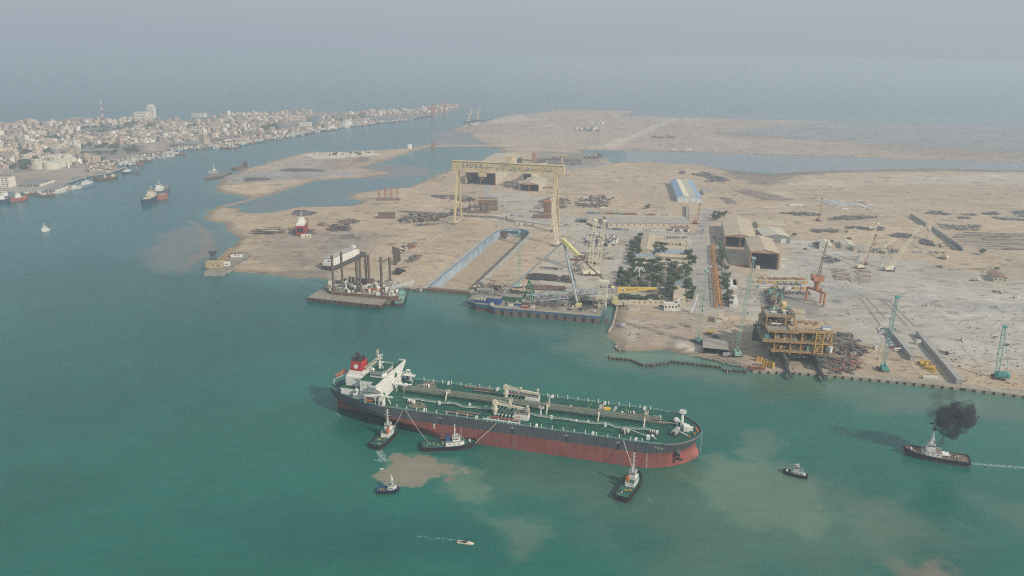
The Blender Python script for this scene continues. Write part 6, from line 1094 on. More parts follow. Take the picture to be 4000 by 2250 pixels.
# ---------------- sheet pile wall in the water
def sheetpile(label, pts):
 q = [g('M', x, y, 1.4) for x, y in pts]; m = MB(); st = 2.0
 for a, b in zip(q, q[1:]):
  d = b - a; L = d.length; u = d / L; n = Vector((-u.y, u.x, 0)); k = 0; s = 1; prev = a + n * .9
  while k < L: p1 = a + u * min(L, k + st) + n * .6 * s; m.beam((prev.x, prev.y, .4), (p1.x, p1.y, .4), .35, 3.4, 0); prev = a + u * min(L, k + st) - n * .6 * s; m.beam((p1.x, p1.y, .4), (prev.x, prev.y, .4), .35, 3.4, 1); s = -s; k += st
 return tag(m.build('sheet_pile_wall', [DBRN, mat('pale_rust_pile', (.24, .18, .14), .9, .3, .6)]), label, 'retaining wall', 'sheet pile walls in the water')
sheetpile('curving sheet pile wall standing free in the water', [(85, 1050), (130, 1080), (250, 1090), (400, 1105), (500, 1140), (600, 1182), (700, 1185), (800, 1170), (960, 1150)])
sheetpile('straight sheet pile wall with a pale capping beam', [(965, 1135), (1000, 1132), (1200, 1155), (1450, 1185), (1690, 1212)])
sheetpile('last short stretch of sheet piles ending at the concrete quay', [(1700, 1225), (1780, 1268), (1850, 1256), (2060, 1272)])
# ---------------- cranes
def crawler(label, k, x, y, tip, m_=None, bw=2.6, cab=1.0, tt=None, mast=None, rz=0.3, group='crawler cranes', second=None, name='crawler_crane', n=None):
 b = g(k, x, y); t = thing(name, label, 'crane', b, rz, group); m_ = m_ or TEALP
 inv = Matrix.Rotation(-rz, 4, 'Z')
 def loc(p): return inv @ (p - b)
 q = MB()
 for sg in (-1, 1): q.box((0, sg * 3.2 * cab, 0), (8.5 * cab, 1.5 * cab, 1.5 * cab), 0, 0, .92)
 q.box((0, 0, .6), (3 * cab, 5 * cab, .8)); q.build('crawler_track', mat('track_steel', (.08, .07, .06), .9, .3, .5), t)
 q = MB(); q.box((-2 * cab, 0, 1.6 * cab), (8 * cab, 4.2 * cab, .8 * cab)); q.box((-2.6 * cab, -1.6 * cab, 2.4 * cab), (6.5 * cab, 1.2 * cab, 2.4 * cab)); q.box((-2.6 * cab, 1.6 * cab, 2.4 * cab), (6.5 * cab, 1.2 * cab, 2.4 * cab)); q.box((-5.6 * cab, 0, 1.8 * cab), (1.8 * cab, 5 * cab, 2.6 * cab)); q.build('machine_house', m_, t)
 q = MB(); q.box((1.6 * cab, -1.9 * cab, 2 * cab), (1.8 * cab, 1.2 * cab, 2.1 * cab)); q.box((2.5 * cab, -1.9 * cab, 2.8 * cab), (.1, 1 * cab, 1 * cab)); q.build('cab', WHITE if m_ is not TEALP else m_, t)
 T = loc(tip); base = Vector((1.2 * cab, 0, 2.6 * cab)); L = (T - base).length
 q = MB(); q.truss(base, T, bw * .5, n or int(L / (bw * 1.2)), tt or .17 * cab ** .5, 0, bw * .4, wm=bw * .78); q.box(T - Vector((0, 0, .6)), (bw, bw, 1.6)); q.build('boom', m_, t)
 q = MB(); am = Vector((-4.5 * cab, 0, 9 * cab)); q.beam((-1 * cab, -1, 3.2), am, .35); q.beam((-1 * cab, 1, 3.2), am, .35); q.beam(am, (-5 * cab, 0, 4.4), .25)
 for sg in (-.6, .6): q.beam(am + Vector((0, sg, 0)), T + Vector((0, sg, 0)), .12)
 q.build('gantry_stay', m_, t)
 q = MB(); hk = T + Vector((1.2, 0, -1)); zz = max(4, T.z * .45); q.beam(hk, (hk.x, hk.y, zz), .1); q.box((hk.x, hk.y, zz - 1.6), (.8, .6, 1.6)); q.build('hook_block', BLACK, t)
 if second is not None:
  q = MB(); S = loc(second); q.truss(T, S, bw * .4, int((S - T).length / bw), .22, 0, bw * .4, wm=bw * .7); q.build('luffing_jib', m_, t)
 return t
PGRN = mat('pale_green_crane', (.28, .44, .37), .6, .15, .3); CRM = mat('pale_cream_crane', (.66, .59, .43), .6, .15, .3); REDC = mat('dull_red_crane', (.30, .09, .08), .7, .2, .3)
crawler('tall green crawler crane at the muddy quay, left of the tin-roofed shed', 'M', 1345, 850, up('M', 1400, 850, -150), PGRN, 3.0, 1.0, rz=1.9)
crawler('tall green crawler crane at the water edge right of the tin-roofed shed', 'M', 1908, 1040, up('M', 2010, 1040, -330), PGRN, 3.2, 1.15, rz=1.5)
crawler('turquoise crawler crane beside the rows of parked cars', 'O', 152, 1085, up('O', 195, 1040, 190), TEALP, 3.2, 1.05, rz=1.4)
crawler('turquoise crawler crane standing alone at the far right of the quay', 'O', 1570, 1190, up('O', 1530, 1150, 555), TEALP, 3.6, 1.2, rz=2.7)
b2 = crawler('thin pale green crane mast standing behind the crane barge', 'F', 1100, 960, up('F', 1095, 960, 400), PGRN, 3.0, 1.0, rz=.2)
crawler('left of two tall cream lattice cranes standing side by side', 'F', 1800, 835, up('F', 1845, 790, 285), CRM, 5, 1.3, .42, rz=.3, group='pair of cream cranes')
crawler('right of two tall cream lattice cranes standing side by side', 'F', 1875, 835, up('F', 1935, 800, 290), CRM, 5, 1.3, .42, rz=.3, group='pair of cream cranes')
crawler('cream lattice crane leaning against the view of the right gantry leg', 'F', 1478, 540, up('F', 1425, 500, 70), CRM, 6.0, 1.2, .5, rz=1.2)
crawler('cream crawler crane with raised boom left of the dull red one', 'H', 930, 640, up('H', 1048, 560, 190), CRM, 3.0, 1.1, rz=.4)
crawler('dull red crawler crane in the middle of the yard', 'H', 970, 600, up('H', 1045, 560, 305), REDC, 3.0, 1.0, rz=1.0)
crawler('cream crawler crane with two booms spread like a V', 'H', 1220, 665, up('H', 1145, 600, 415), CRM, 3.2, 1.2, rz=.2, second=up('H', 1255, 560, 340))
crawler('cream crane with very long leaning boom beside the V-shaped one', 'H', 1235, 645, up('H', 1500, 420, 215), CRM, 3.6, 1.0, rz=.6)
crawler('white crawler crane with its boom leaning far to the left', 'H', 1750, 540, up('H', 1590, 380, 225), CRM, 3.2, 1.1, rz=2.2)
crawler('small dark red crawler crane near the curved road', 'G', 1205, 212, up('G', 1225, 205, -10), REDC, 2.2, .9, rz=.3)
crawler('distant rusty crane in front of the rows of parked buses', 'D', 1200, 880, up('D', 1205, 860, 730), REDC, 2.6, .9, rz=.6)
crawler('small beige crane mast near the dark pipe stacks', 'D', 1555, 940, up('D', 1556, 940, 893), CRM, 2.2, .9, rz=.2)
# orange portal crane
b = g('N', 1065, 400); pc_ = thing('portal_crane', 'orange portal crane with round column and dark lattice boom', 'portal crane', b, .12, 'other cranes'); q = MB(); PH = 15
f1, f2, f3 = [Vector(((g('N', x, y) - b).x, (g('N', x, y) - b).y, 0)) for x, y in ((955, 395), (1148, 480), (1130, 430))]
for f in (f1, f2, f3): q.beam(f, (f.x, f.y, PH), 1.6)
q.beam((f1.x, f1.y, PH), (f2.x, f2.y, PH), 1.8); q.beam((f1.x, f1.y, PH), (f3.x, f3.y, PH), 1.8); q.build('portal', RUSTO, pc_)
cxy = (f1 + f2) / 2; q = MB(); q.cyl((cxy.x, cxy.y, PH), 2.8, 8, 14); q.cyl((cxy.x, cxy.y, PH + 8), 2.8, 3, 14, 0, 4.5); q.build('column', RUSTO, pc_)
q = MB(); q.box((cxy.x, cxy.y, PH + 11), (12, 7, 5)); q.box((cxy.x - 7, cxy.y - 3, PH + 16), (4, 4, 3)); q.rail([(cxy.x - 7, cxy.y - 4, PH + 17), (cxy.x + 7, cxy.y - 4, PH + 17)], 1.2, .25, 2); q.build('machinery_house', mat('orange_house', (.40, .18, .10), .7, .2, .3, rust=.3), pc_)
tp = Matrix.Rotation(-.12, 4, 'Z') @ (up('H', 515, 1000, 370) - b); q = MB(); q.truss((cxy.x, cxy.y, PH + 15), tp, 2.6, 18, .3, 0, 1.4); q.beam((cxy.x + 4, cxy.y, PH + 15), (cxy.x + 2, cxy.y, PH + 27), .4); q.build('boom', mat('brown_boom', (.22, .12, .09), .8), pc_)
# ---------------- offshore platform under construction
u_ = (g('N', 1245, 1215) - g('N', 640, 1180)); PL = u_.length; prz = math.atan2(u_.y, u_.x); p0 = g('N', 640, 1180)
pf = thing('offshore_platform', 'huge ochre and orange offshore platform module under construction on skid beams', 'offshore platform', p0, prz)
def pbox(name, x0, x1, y0, y1, z0, z1, mt, fn=None): q = MB(); q.box(((x0 + x1) / 2, (y0 + y1) / 2, z0), (x1 - x0, y1 - y0, z1 - z0)); (fn and fn(q)); return q.build(name, mt, pf)
GR = mat('ochre_steel', (.45, .26, .09), .8, .3, .25, rust=.45)
rnd = random.Random(5)
def deckf(x0, x1, y0, y1, z, top, name='deck'):
 q = MB(); q.box(((x0 + x1) / 2, (y0 + y1) / 2, z), (x1 - x0, y1 - y0, .5), 0, 1)
 for a in np.linspace(x0, x1, int((x1 - x0) / 8) + 2): q.beam((a, y0, z - .6), (a, y1, z - .6), .5, 1.0, 0)
 for a in np.linspace(y0, y1, 4): q.beam((x0, a, z - .65), (x1, a, z - .65), .6, 1.2, 0)
 q.rail([(x0, y0, z + .5), (x1, y0, z + .5), (x1, y1, z + .5), (x0, y1, z + .5), (x0, y0, z + .5)], 1.2, .16, 2.5, 0)
 return q.build(name, [GR, top], pf)
W_ = PL
deckf(-9, W_ * .99, 0, 24, 11, PLATE); deckf(-17, W_ * 1.03, -1, 26, 20, PLATE); deckf(-14, W_ * .30, -1, 26, 29, PLATE); deckf(-14, W_ * .27, 12, 36, 38.5, PLATE, 'upper_deck'); deckf(W_ * .12, W_ * 1.0, 0, 26, 29.6, TANDECK)
q = MB()
for x in (-7, W_ * .16, W_ * .38, W_ * .62, W_ * .82, W_ * .98):
 for y in (.6, 12, 23): q.tube((x, y, 9 if x < 0 else 8), (x, y, 29), .8, 8)
 q.beam((x, 1, 11), (x + 6, 1, 20), .5); q.beam((x + 6, 1, 20), (x, 1, 29), .4)
[q.tube((x, y, 29), (x, y, 38.5), .7, 8) for x in (-13, W_ * .08, W_ * .26) for y in (12.6, 35)]
q.build('support_column', GR, pf)
q = MB()
for k in range(10): q.beam((W_ * .66, -1.2, 11 + k * 2), (W_ * .82, -1.2, 11 + k * 2), .5, .3);
q.beam((W_ * .66, -1.2, 9), (W_ * .66, -1.2, 30), .7); q.beam((W_ * .82, -1.2, 9), (W_ * .82, -1.2, 30), .7); q.beam((W_ * .66, -1.4, 11), (W_ * .82, -1.4, 20), .5); q.beam((W_ * .82, -1.4, 20), (W_ * .66, -1.4, 29), .5); q.build('stair_tower', mat('bright_ochre_steel', (.60, .36, .10), .7, .2, .3), pf)
def pclut(x0, x1, y0, y1, z, n, hm, mats, name='process_equipment'):
 q = MB()
 for _ in range(n):
  x, y = rnd.uniform(x0, x1), rnd.uniform(y0, y1); s = rnd.uniform(1, 5); h = rnd.uniform(1, hm); mi = rnd.randrange(len(mats)); r = rnd.random()
  if r < .35: q.box((x, y, z), (s, s * .7, h), 0, mi)
  elif r < .6: q.tube((x, y, z + h * .6), (min(x1, x + s * 2), y, z + h * .6), rnd.uniform(.25, .9), 8, mi)
  elif r < .8: q.tube((x, y, z + h * .6), (x, min(y1, y + s * 2), z + h * .6), rnd.uniform(.25, .7), 8, mi)
  else: q.cyl((x, y, z), rnd.uniform(.4, 1.3), h, 10, mi)
 o = q.build(name, mats, pf); o['kind'] = 'stuff'; return o
PE = [GR, DGREY, STEEL, mat('teal_pipework', (.14, .26, .24), .7, .2, .4), RUSTY, CREAM]
pclut(-7, W_ * .96, 1, 22, 11.5, 120, 6, PE); pclut(-14, W_, 1, 22, 20.5, 130, 6.5, PE); pclut(-12, W_ * .26, 10, 34, 29.5, 90, 8, PE); pclut(-12, W_ * .25, 13, 34, 39, 40, 2.5, PE); pclut(W_ * .3, W_ * .9, 15, 25, 30.1, 14, 1.2, [GR, PLATE, RUSTY])
q = MB(); q.box((W_ * .88, 5, 30.1), (7, 5, 3.2), .1, 0); q.box((W_ * .88, 5, 33.3), (7.4, 5.4, .2), .1, 1); q.build('white_cabin', [WHITE, ROOFB], pf)
q = MB(); q.cyl((W_ * .98, -2, 13), 1.6, 5, 10); q.build('white_tank', WHITE, pf)
# rear modules stepping back from the water
deckf(-12, W_ * .72, 28, 52, 13, PLATE); deckf(-12, W_ * .22, 30, 54, 24, PLATE); deckf(W_ * .20, W_ * .66, 30, 50, 22, TANDECK)
pclut(-11, W_ * .7, 29, 50, 13.5, 170, 9, PE); pclut(-11, W_ * .2, 31, 52, 24.5, 36, 3, PE)
q = MB(); q.box((W_ * .43, 44, 22.5), (W_ * .44, 12, 11), 0, 0); q.box((W_ * .43, 44, 33.5), (W_ * .46, 13, .4), 0, 1); [q.box((W_ * .24 + i * 5, 37.9, 25), (1.6, .15, 1.6), 0, 2) for i in range(6)]; q.build('living_quarters', [mat('pale_cream_cladding', (.55, .52, .42), .8, .1, .3), mat('tan_module_roof', (.42, .34, .22), .9, .15, .2), GLASS], pf)
q = MB(); q.cyl((W_ * .15, 42, 24.5), 3.0, 17, 14); q.ball((W_ * .15, 42, 41.5), (3.0, 3.0, 1.6), 14, 6); q.build('ochre_vessel', mat('pale_ochre_vessel', (.56, .42, .20), .6), pf)
deckf(-6, W_ * .62, 62, 82, 10, PLATE); q = MB(); q.box((W_ * .38, 72, 10.5), (W_ * .42, 15, 6), 0, 0); q.box((W_ * .38, 72, 16.5), (W_ * .44, 16, .4), 0, 1); q.build('rear_module', [PLATE, mat('tan_module_roof', (.42, .34, .22))], pf); pclut(-6, W_ * .6, 62, 82, 10.5, 90, 10, PE); pclut(-14, W_ * .7, 52, 62, 0, 60, 14, PE); pclut(-8, W_ * .3, 84, 96, 0, 50, 8, PE)
q = MB()
for x in (2, W_ * .72):
 q.box((x, 10, 0), (3, 52, 8.5), 0, 0); q.box((x, -25, 0), (2.2, 20, 2.4), 0, 0)
for y in (2, 20): q.beam((2, y, 8), (W_ * .72, y, 4), .8); q.beam((2, y, 3), (W_ * .72, y, 8), .8)
for x in (-6, W_ * .95): q.box((x, 14, 0), (1.5, 1.5, 10)); q.box((x, 44, 0), (1.5, 1.5, 12)); q.box((x * .6, 72, 0), (1.5, 1.5, 10))
for x in (W_ * .2, W_ * .5): q.box((x, 40, 0), (1.5, 1.5, 12.5)); q.box((x, 70, 0), (1.5, 1.5, 9.5))
q.build('skid_beam', DGREY, pf)
# ---------------- orange truss jackets, walls, masts
def jacket(label, k, a, b, w, h, n):
 p, q_ = g(k, *a), g(k, *b); d = q_ - p; t = thing('truss_frame', label, 'steel frame', p, math.atan2(d.y, d.x), 'orange steel frames beside the avenue'); L = d.length
 q = MB()
 for x in np.linspace(0, L, n):
  q.beam((x, -w / 2, 0), (x, 0, h), .5); q.beam((x, w / 2, 0), (x, 0, h), .5); q.beam((x, -w / 2, 0), (x, w / 2, 0), .5)
 for y, z in ((-w / 2, .3), (w / 2, .3), (0, h)): q.tube((0, y, z), (L, y, z), .45, 7)
 xs = list(np.linspace(0, L, n))
 for i, (x0, x1) in enumerate(zip(xs, xs[1:])):
  for y in (-w / 2, w / 2): q.beam((x0 if i % 2 else x1, y, 0), (x1 if i % 2 else x0, 0, h), .3)
 q.build('truss', mat('orange_brown_steel', (.50, .26, .09), .8, .2, .3, rust=.3), t)
 q = MB(); [q.box((x, 0, h * .55), (1.0, w * .9, .4)) for x in np.linspace(3, L - 3, n // 2)]; q.build('platform', RUSTY, t); return t
jacket('shorter orange triangular truss, upper of the two beside the avenue', 'G', (1400, 680), (1385, 460), 7, 6, 16)
jacket('longer orange triangular truss, lower of the two beside the avenue', 'G', (1455, 1160), (1405, 715), 8, 7, 26)
def lwall(label, k, a, b, w=2.2, h=3.6, m_=RCONC, name='concrete_wall', grp='long concrete walls'):
 p, q_ = g(k, *a), g(k, *b); m = MB(); m.beam((p.x, p.y, GZ + h / 2), (q_.x, q_.y, GZ + h / 2), w, h, 0); d = (q_ - p); L = d.length; d /= L; n = Vector((-d.y, d.x, 0))
 for i in range(int(L / 9)): c = p + d * (i * 9 + 4); m.box((c.x - n.x * (w / 2 + .1), c.y - n.y * (w / 2 + .1), GZ), (.5, .5, h - .3), 0, 0)
 return tag(m.build(name, m_), label, 'wall', grp)
WG = mat('grey_block_wall', (.34, .33, .31), .9, .2, .2, rust=.2)
lwall('grey concrete beam wall beside the parked cars', 'O', (515, 975), (235, 625), 4, 5, WG); lwall('longest grey concrete beam wall reaching the quay', 'O', (1090, 1270), (585, 665), 4.6, 5, WG); lwall('pale concrete beam lying against the longest wall', 'O', (870, 1020), (650, 775), 2.4, 4, RCONC)
lwall('long dark retaining wall right of the dark pipe stacks', 'H', (1960, 465), (1650, 250), 2.4, 6, WG); lwall('shorter dark wall behind the dark pipe stacks', 'H', (1590, 220), (1440, 120), 2.4, 6, WG)
lwall('pale low wall behind the dock head', 'F', (880, 350), (985, 262), 1.8, 3, RCONC); lwall('low wall along the muddy quay road', 'M', (550, 415), (1250, 465), .5, .9, RCONC)
lwall('pale wall right of the piled tubes near the slipway', 'E', (2060, 740), (2390, 500), 1.6, 2.2, RCONC); lwall('long low wall in front of the shed row', 'H', (1100, 460), (1780, 470), 1.2, 2.4, WALLC)
def pole(label, k, x, yb, yt, m_=STEEL, grp='tall light masts'):
 b = g(k, x, yb); h = hgt(k, x, yb, yt); m = MB(); m.box((0, 0, 0), (2.2, 2.2, 1), 0, 1); m.tube((0, 0, 1), (0, 0, h), .38, 8, 0, .2); m.cyl((0, 0, h - .5), 1.3, .5, 8, 0); [m.box((cos(a) * 1.3, sin(a) * 1.3, h - .9), (.6, .4, .5), a, 2) for a in (0, 1.57, 3.14, 4.71)]
 o = m.build('light_mast', [m_, RCONC, WHITE], None, b); return tag(o, label, 'light mast', grp)
PM = mat('pale_mast_paint', (.50, .46, .38), .7)
pole('pale light mast on a concrete foot near the tin-roofed shed', 'M', 1785, 665, 250, PM); pole('light mast between the orange trusses and the tall open shed', 'G', 1490, 870, 605, PM); pole('brown light mast rising from the grove buildings', 'G', 975, 800, 540, mat('brown_mast', (.30, .22, .17)))
pole('light mast in the open ground left of the white crane', 'H', 1423, 670, 500, PM); pole('light mast in front of the square house at the far right', 'H', 2318, 775, 560, PM); pole('light mast between the two small gabled houses', 'H', 728, 447, 250, PM); pole('light mast behind the turquoise crane near the cars', 'O', 100, 960, 680, PM)
pole('thin mast beside the blackened patch of the beach', 'E', 1650, 455, 350, PM); pole('light mast behind the striped warehouse', 'D', 305, 600, 560, PM)
# banner
bp = [g('M', 1262, 450, 3), g('M', 1290, 370, 9), g('M', 1315, 290, 16), g('M', 1335, 210, 22)]; p1 = up('M', 1290, 440, 370); p2 = up('M', 1318, 430, 290); p3 = up('M', 1338, 425, 180); p_0 = g('M', 1262, 448, GZ + .3)
m = MB(); m.beam(p_0, p1, .3, 1.6, 0); m.beam(p1, p2, .4, 2.2, 0); m.beam(p2, p3, .3, 1.2, 0); m.beam(p1 + Vector((0, -.3, .5)), p2 + Vector((0, -.3, .5)), .2, .9, 1); tag(m.build('banner', [mat('white_banner', (.7, .7, .68)), mat('banner_blue', (.15, .25, .45))]), 'long white and blue banner hanging slantwise from the green crane', 'banner')
# white fountain sculpture in the grove
b = g('G', 560, 830); m = MB()
for i in range(7): a = i * 2 * pi / 7; [m.tube((b.x + 7 * cos(a) * t, b.y + 5 * sin(a) * t, 12 + 5 * sin(pi * t)), (b.x + 7 * cos(a) * (t + .25), b.y + 5 * sin(a) * (t + .25), 12 + 5 * sin(pi * (t + .25))), .35, 6) for t in (0, .25, .5, .75)]
m.cyl((b.x, b.y, GZ), .7, 11, 8); tag(m.build('sculpture', WHITE), 'white curling metal sculpture above the grove', 'sculpture')
# ---------------- smoke of the tug
sp = [(TUGS.location + Vector((0, 0, 11)), 1.1)]
sb = MB()
base = up('P', 925, 1010, 870, 2)
pts = [((905, 905), 1.6), ((925, 865), 2.2), ((945, 800), 3.4), ((965, 730), 4.0), ((1010, 650), 6.5), ((950, 650), 3.5), ((1090, 600), 8), ((1010, 560), 7.5), ((1160, 530), 9.5), ((1090, 470), 9.5), ((1200, 460), 8.5), ((1210, 380), 8), ((1130, 410), 7.5), ((970, 470), 6), ((920, 540), 4.5), ((1250, 440), 5.5)]
SMK = bpy.data.materials.new('black_smoke'); SMK.use_nodes = True; n, l = SMK.node_tree.nodes, SMK.node_tree.links; n.remove(n['Principled BSDF'])
pv = n.new('ShaderNodeVolumePrincipled'); pv.inputs['Color'].default_value = (.12, .12, .13, 1); pv.inputs['Density'].default_value = .16; l.new(pv.outputs[0], n['Material Output'].inputs['Volume'])
tn = n.new('ShaderNodeTexNoise'); tn.inputs['Scale'].default_value = .16; tn.inputs['Detail'].default_value = 4; ge = n.new('ShaderNodeNewGeometry'); l.new(ge.outputs['Position'], tn.inputs['Vector']); mr_ = n.new('ShaderNodeMapRange'); mr_.inputs[1].default_value = .42; mr_.inputs[2].default_value = .60; mr_.inputs[3].default_value = .0; mr_.inputs[4].default_value = .5; l.new(tn.outputs[0], mr_.inputs[0]); l.new(mr_.outputs[0], pv.inputs['Density'])
from mathutils import noise as mn
def puffs(name, pts, label, mt, dens=1):
 mbl = bpy.data.metaballs.new(name + '_shape'); mbl.resolution = 1.6; mbl.render_resolution = 1.6; mo = bpy.data.objects.new(name + '_shape', mbl); COL.objects.link(mo); b0_ = g('P', 925, 1010, 2)
 for (x, y), r in pts:
  p = up('P', x, 1010, y, 2); e = mbl.elements.new(); e.co = (p.x, p.y, p.z); e.radius = r * 1.35
 bpy.context.view_layer.update(); o = to_mesh(mo); o.name = name; o.data.name = name
 for v in o.data.vertices: v.co += Vector(mn.noise_vector(v.co * .14)) * 4.0 + Vector(mn.noise_vector(v.co * .4)) * 1.6
 o.data.materials.clear(); o.data.materials.append(mt); o['kind'] = 'stuff'; o['label'] = label; return o
puffs('smoke', pts, 'thick black smoke billowing above the tug', SMK)
SM2 = SMK.copy(); SM2.name = 'thin_smoke'; [setattr(q.inputs[4], 'default_value', .10) for q in SM2.node_tree.nodes if q.type == 'MAP_RANGE']
puffs('smoke', [((900, 520), 6), ((860, 440), 8), ((930, 370), 8), ((1040, 360), 7), ((1290, 450), 6), ((800, 480), 6)], 'thin grey veil at the left edge of the black smoke', SM2)
puffs('smoke', [((880, 200), 7), ((940, 180), 6.5), ((820, 190), 5), ((960, 230), 5), ((760, 180), 4)], 'faint detached puff of smoke near the quay', SM2)
# ---------------- trees
def leaf_mat(name, a, b):
 m = bpy.data.materials.new(name); m.use_nodes = True; n, l = m.node_tree.nodes, m.node_tree.links; bs = n['Principled BSDF']; bs.inputs['Roughness'].default_value = .8; bs.inputs['Specular IOR Level'].default_value = .15
 t = n.new('ShaderNodeTexNoise'); t.inputs['Scale'].default_value = .9; t.inputs['Detail'].default_value = 3; ge = n.new('ShaderNodeNewGeometry'); l.new(ge.outputs['Position'], t.inputs['Vector'])
 mx = n.new('ShaderNodeMix'); mx.data_type = 'RGBA'; mx.inputs[6].default_value = (*a, 1); mx.inputs[7].default_value = (*b, 1); r = n.new('ShaderNodeMapRange'); r.inputs[1].default_value = .35; r.inputs[2].default_value = .65; l.new(t.outputs[0], r.inputs[0]); l.new(r.outputs[0], mx.inputs[0]); l.new(mx.outputs[2], bs.inputs['Base Color']); return m
LEAF = leaf_mat('tree_foliage', (.035, .062, .028), (.105, .130, .060)); LEAF2 = leaf_mat('grey_green_foliage', (.08, .095, .06), (.16, .165, .11)); BARK = mat('bark', (.14, .10, .07), .95, .2, 1)
def tree_proto(name, h, r, n, lm, seed, flat=1.0):
 rd = random.Random(seed); t = thing(name, 'x', 'tree'); t['category'] = 'tree'
 m = MB(); m.tube((0, 0, -.3), (rd.uniform(-.3, .3), 0, h * .45), .28, 6, 0, .18);
 for k in range(5): a = k * 1.26 + rd.random(); m.tube((0, 0, h * rd.uniform(.3, .45)), (cos(a) * r * .6, sin(a) * r * .6, h * rd.uniform(.6, .8)), .14, 5, 0, .06)
 m.build('trunk', BARK, t); m = MB(); cl = [(rd.uniform(-.55, .55) * r, rd.uniform(-.55, .55) * r, h * rd.uniform(.45, .82), r * rd.uniform(.35, .6)) for _ in range(9)] + [(0, 0, h * .62, r * .6)]
 for _ in range(n):
  cx_, cy_, cz_, cr_ = rd.choice(cl); a, b = rd.uniform(0, 6.28), math.acos(rd.uniform(-1, 1)); q = cr_ * rd.uniform(.6, 1.08)
  p = Vector((cx_ + q * sin(b) * cos(a), cy_ + q * sin(b) * sin(a), cz_ + q * cos(b) * .8 * flat)); s = rd.uniform(.35, .75); u = Vector((rd.uniform(-1, 1), rd.uniform(-1, 1), rd.uniform(-.6, .6))).normalized(); w = u.cross(Vector((rd.uniform(-1, 1), rd.uniform(-1, 1), 1))).normalized()
  m.add([p - u * s, p + w * s * .7, p + u * s, p - w * s * .7], [(0, 1, 2, 3)])
 for cx_, cy_, cz_, cr_ in cl: m.ball((cx_, cy_, cz_), (cr_ * .68, cr_ * .68, cr_ * .55 * flat), 6, 4)
 m.build('crown', lm, t); return Proto(t)
TP = [tree_proto('broadleaf_tree', 8, 4.2, 420, LEAF, 1), tree_proto('broadleaf_tree', 7, 3.6, 380, LEAF, 2), tree_proto('broadleaf_tree', 9.5, 3.9, 420, LEAF, 3, 1.2), tree_proto('thin_tree', 8, 3.6, 240, LEAF2, 4)]
TREEZ = [('dark leafy tree in the dense grove behind the yellow jib', 'trees of the dense grove', [(350, 745), (560, 650), (830, 655), (815, 990), (600, 985), (310, 935)], 62, (0, 1, 2)),
 ('tree in the narrow row between the parking lot and the flat hall', 'trees between parking lot and hall', [(875, 765), (955, 770), (950, 1055), (850, 1075), (885, 900)], 22, (0, 2)),
 ('tree in the row along the avenue right of the flat hall', 'trees along the avenue', [(1085, 895), (1160, 905), (1160, 1080), (1090, 1100)], 12, (0, 2)),
 ('tree along the left edge of the office block', 'trees left of the offices', [(460, 440), (590, 345), (602, 365), (560, 520), (600, 555), (460, 540)], 17, (0, 1)),
 ('tree in front of the left end of the broad tan building', 'trees beside the canteen', [(440, 575), (512, 575), (512, 690), (440, 660)], 9, (0, 1)),
 ('tree in the courtyard between the office wings', 'courtyard trees', [(722, 445), (880, 480), (860, 560), (722, 560)], 9, (0, 1, 3)),
 ('tree of the strip joining the grove to the avenue', 'trees north of the parking lot', [(600, 665), (830, 660), (1120, 705), (1120, 755), (790, 735)], 22, (0, 1, 3)),
 ('tree at the avenue corner beside the broad tan building', 'trees at the avenue corner', [(1085, 530), (1165, 600), (1165, 690), (1090, 690)], 9, (0, 2)),
 ('dusty grey-green tree in the strip right of the orange trusses', 'trees beside the orange trusses', [(1440, 430), (1500, 445), (1530, 700), (1555, 780), (1590, 1140), (1520, 1140), (1480, 900), (1440, 650)], 34, (3, 0, 3)),
 ('tree clump at the bend behind the large tan shed', 'trees at the road bend', [(1385, 115), (1550, 100), (1470, 165), (1385, 195)], 10, (0, 1)),
 ('tree along the wall below the yellow jib', 'trees below the yellow jib', [(330, 1055), (840, 1075), (838, 1115), (345, 1105)], 24, (3, 1, 3)),
 ('tree beside the pale blue pavilions', 'trees around the pavilions', [(975, 745), (1120, 740), (1120, 860), (1060, 890), (975, 850)], 13, (0, 3))]
for lab, grp, pl, n, ks in TREEZ:
 V = poly('G', pl, GZ); k = 0; got = []; tries = 0
 while k < n and tries < 4000:
  tries += 1; p = (random.uniform(V[:, 0].min(), V[:, 0].max()), random.uniform(V[:, 1].min(), V[:, 1].max()))
  if sdf(np.array([p]), V)[0] < 0 or any((p[0] - q[0]) ** 2 + (p[1] - q[1]) ** 2 < (13 if tries < 2000 else 8) for q in got): continue
  got.append(p); k += 1; TP[random.choice(ks)].put((p[0], p[1], GZ), random.uniform(0, 6.28), lab, grp, random.uniform(.8, 1.25))
for i, x in enumerate((880, 910, 943, 975, 1005, 1056, 1085)): p = g('G', x, 378); TP[1].put(p, i, 'small round bush in the row behind the long office block', 'round bushes', .5)
for k, x, y, s, lab in (('H', 2145, 500, 1.5, 'lone low green bush on open ground far right'), ('H', 640, 385, 1.0, 'tree between the two small gabled houses'), ('H', 812, 360, 1.0, 'tree behind the house with turquoise doors'), ('H', 262, 320, 1.1, 'tree at the corner of the pale-roofed shed'), ('H', 2300, 660, .9, 'bush behind the square house at far right'), ('H', 480, 420, 1.3, 'dark tree left of the small cream house'), ('G', 1405, 380, .9, 'tree beside the little white gate hut'), ('C', 2135, 1200, 1.2, 'green bush in the scrubland below the striped warehouse'), ('C', 2150, 1170, .9, 'upper green bush in the scrubland below the striped warehouse'), ('C', 1790, 1100, .8, 'low grey-green bush beside the scrap plates'), ('O', 1680, 790, .5, 'tiny bush on the concrete yard at far right')):
 TP[1 if s < 1.2 else 0].put(g(k, x, y), random.random() * 6, lab, None, (s, s, s * .7))
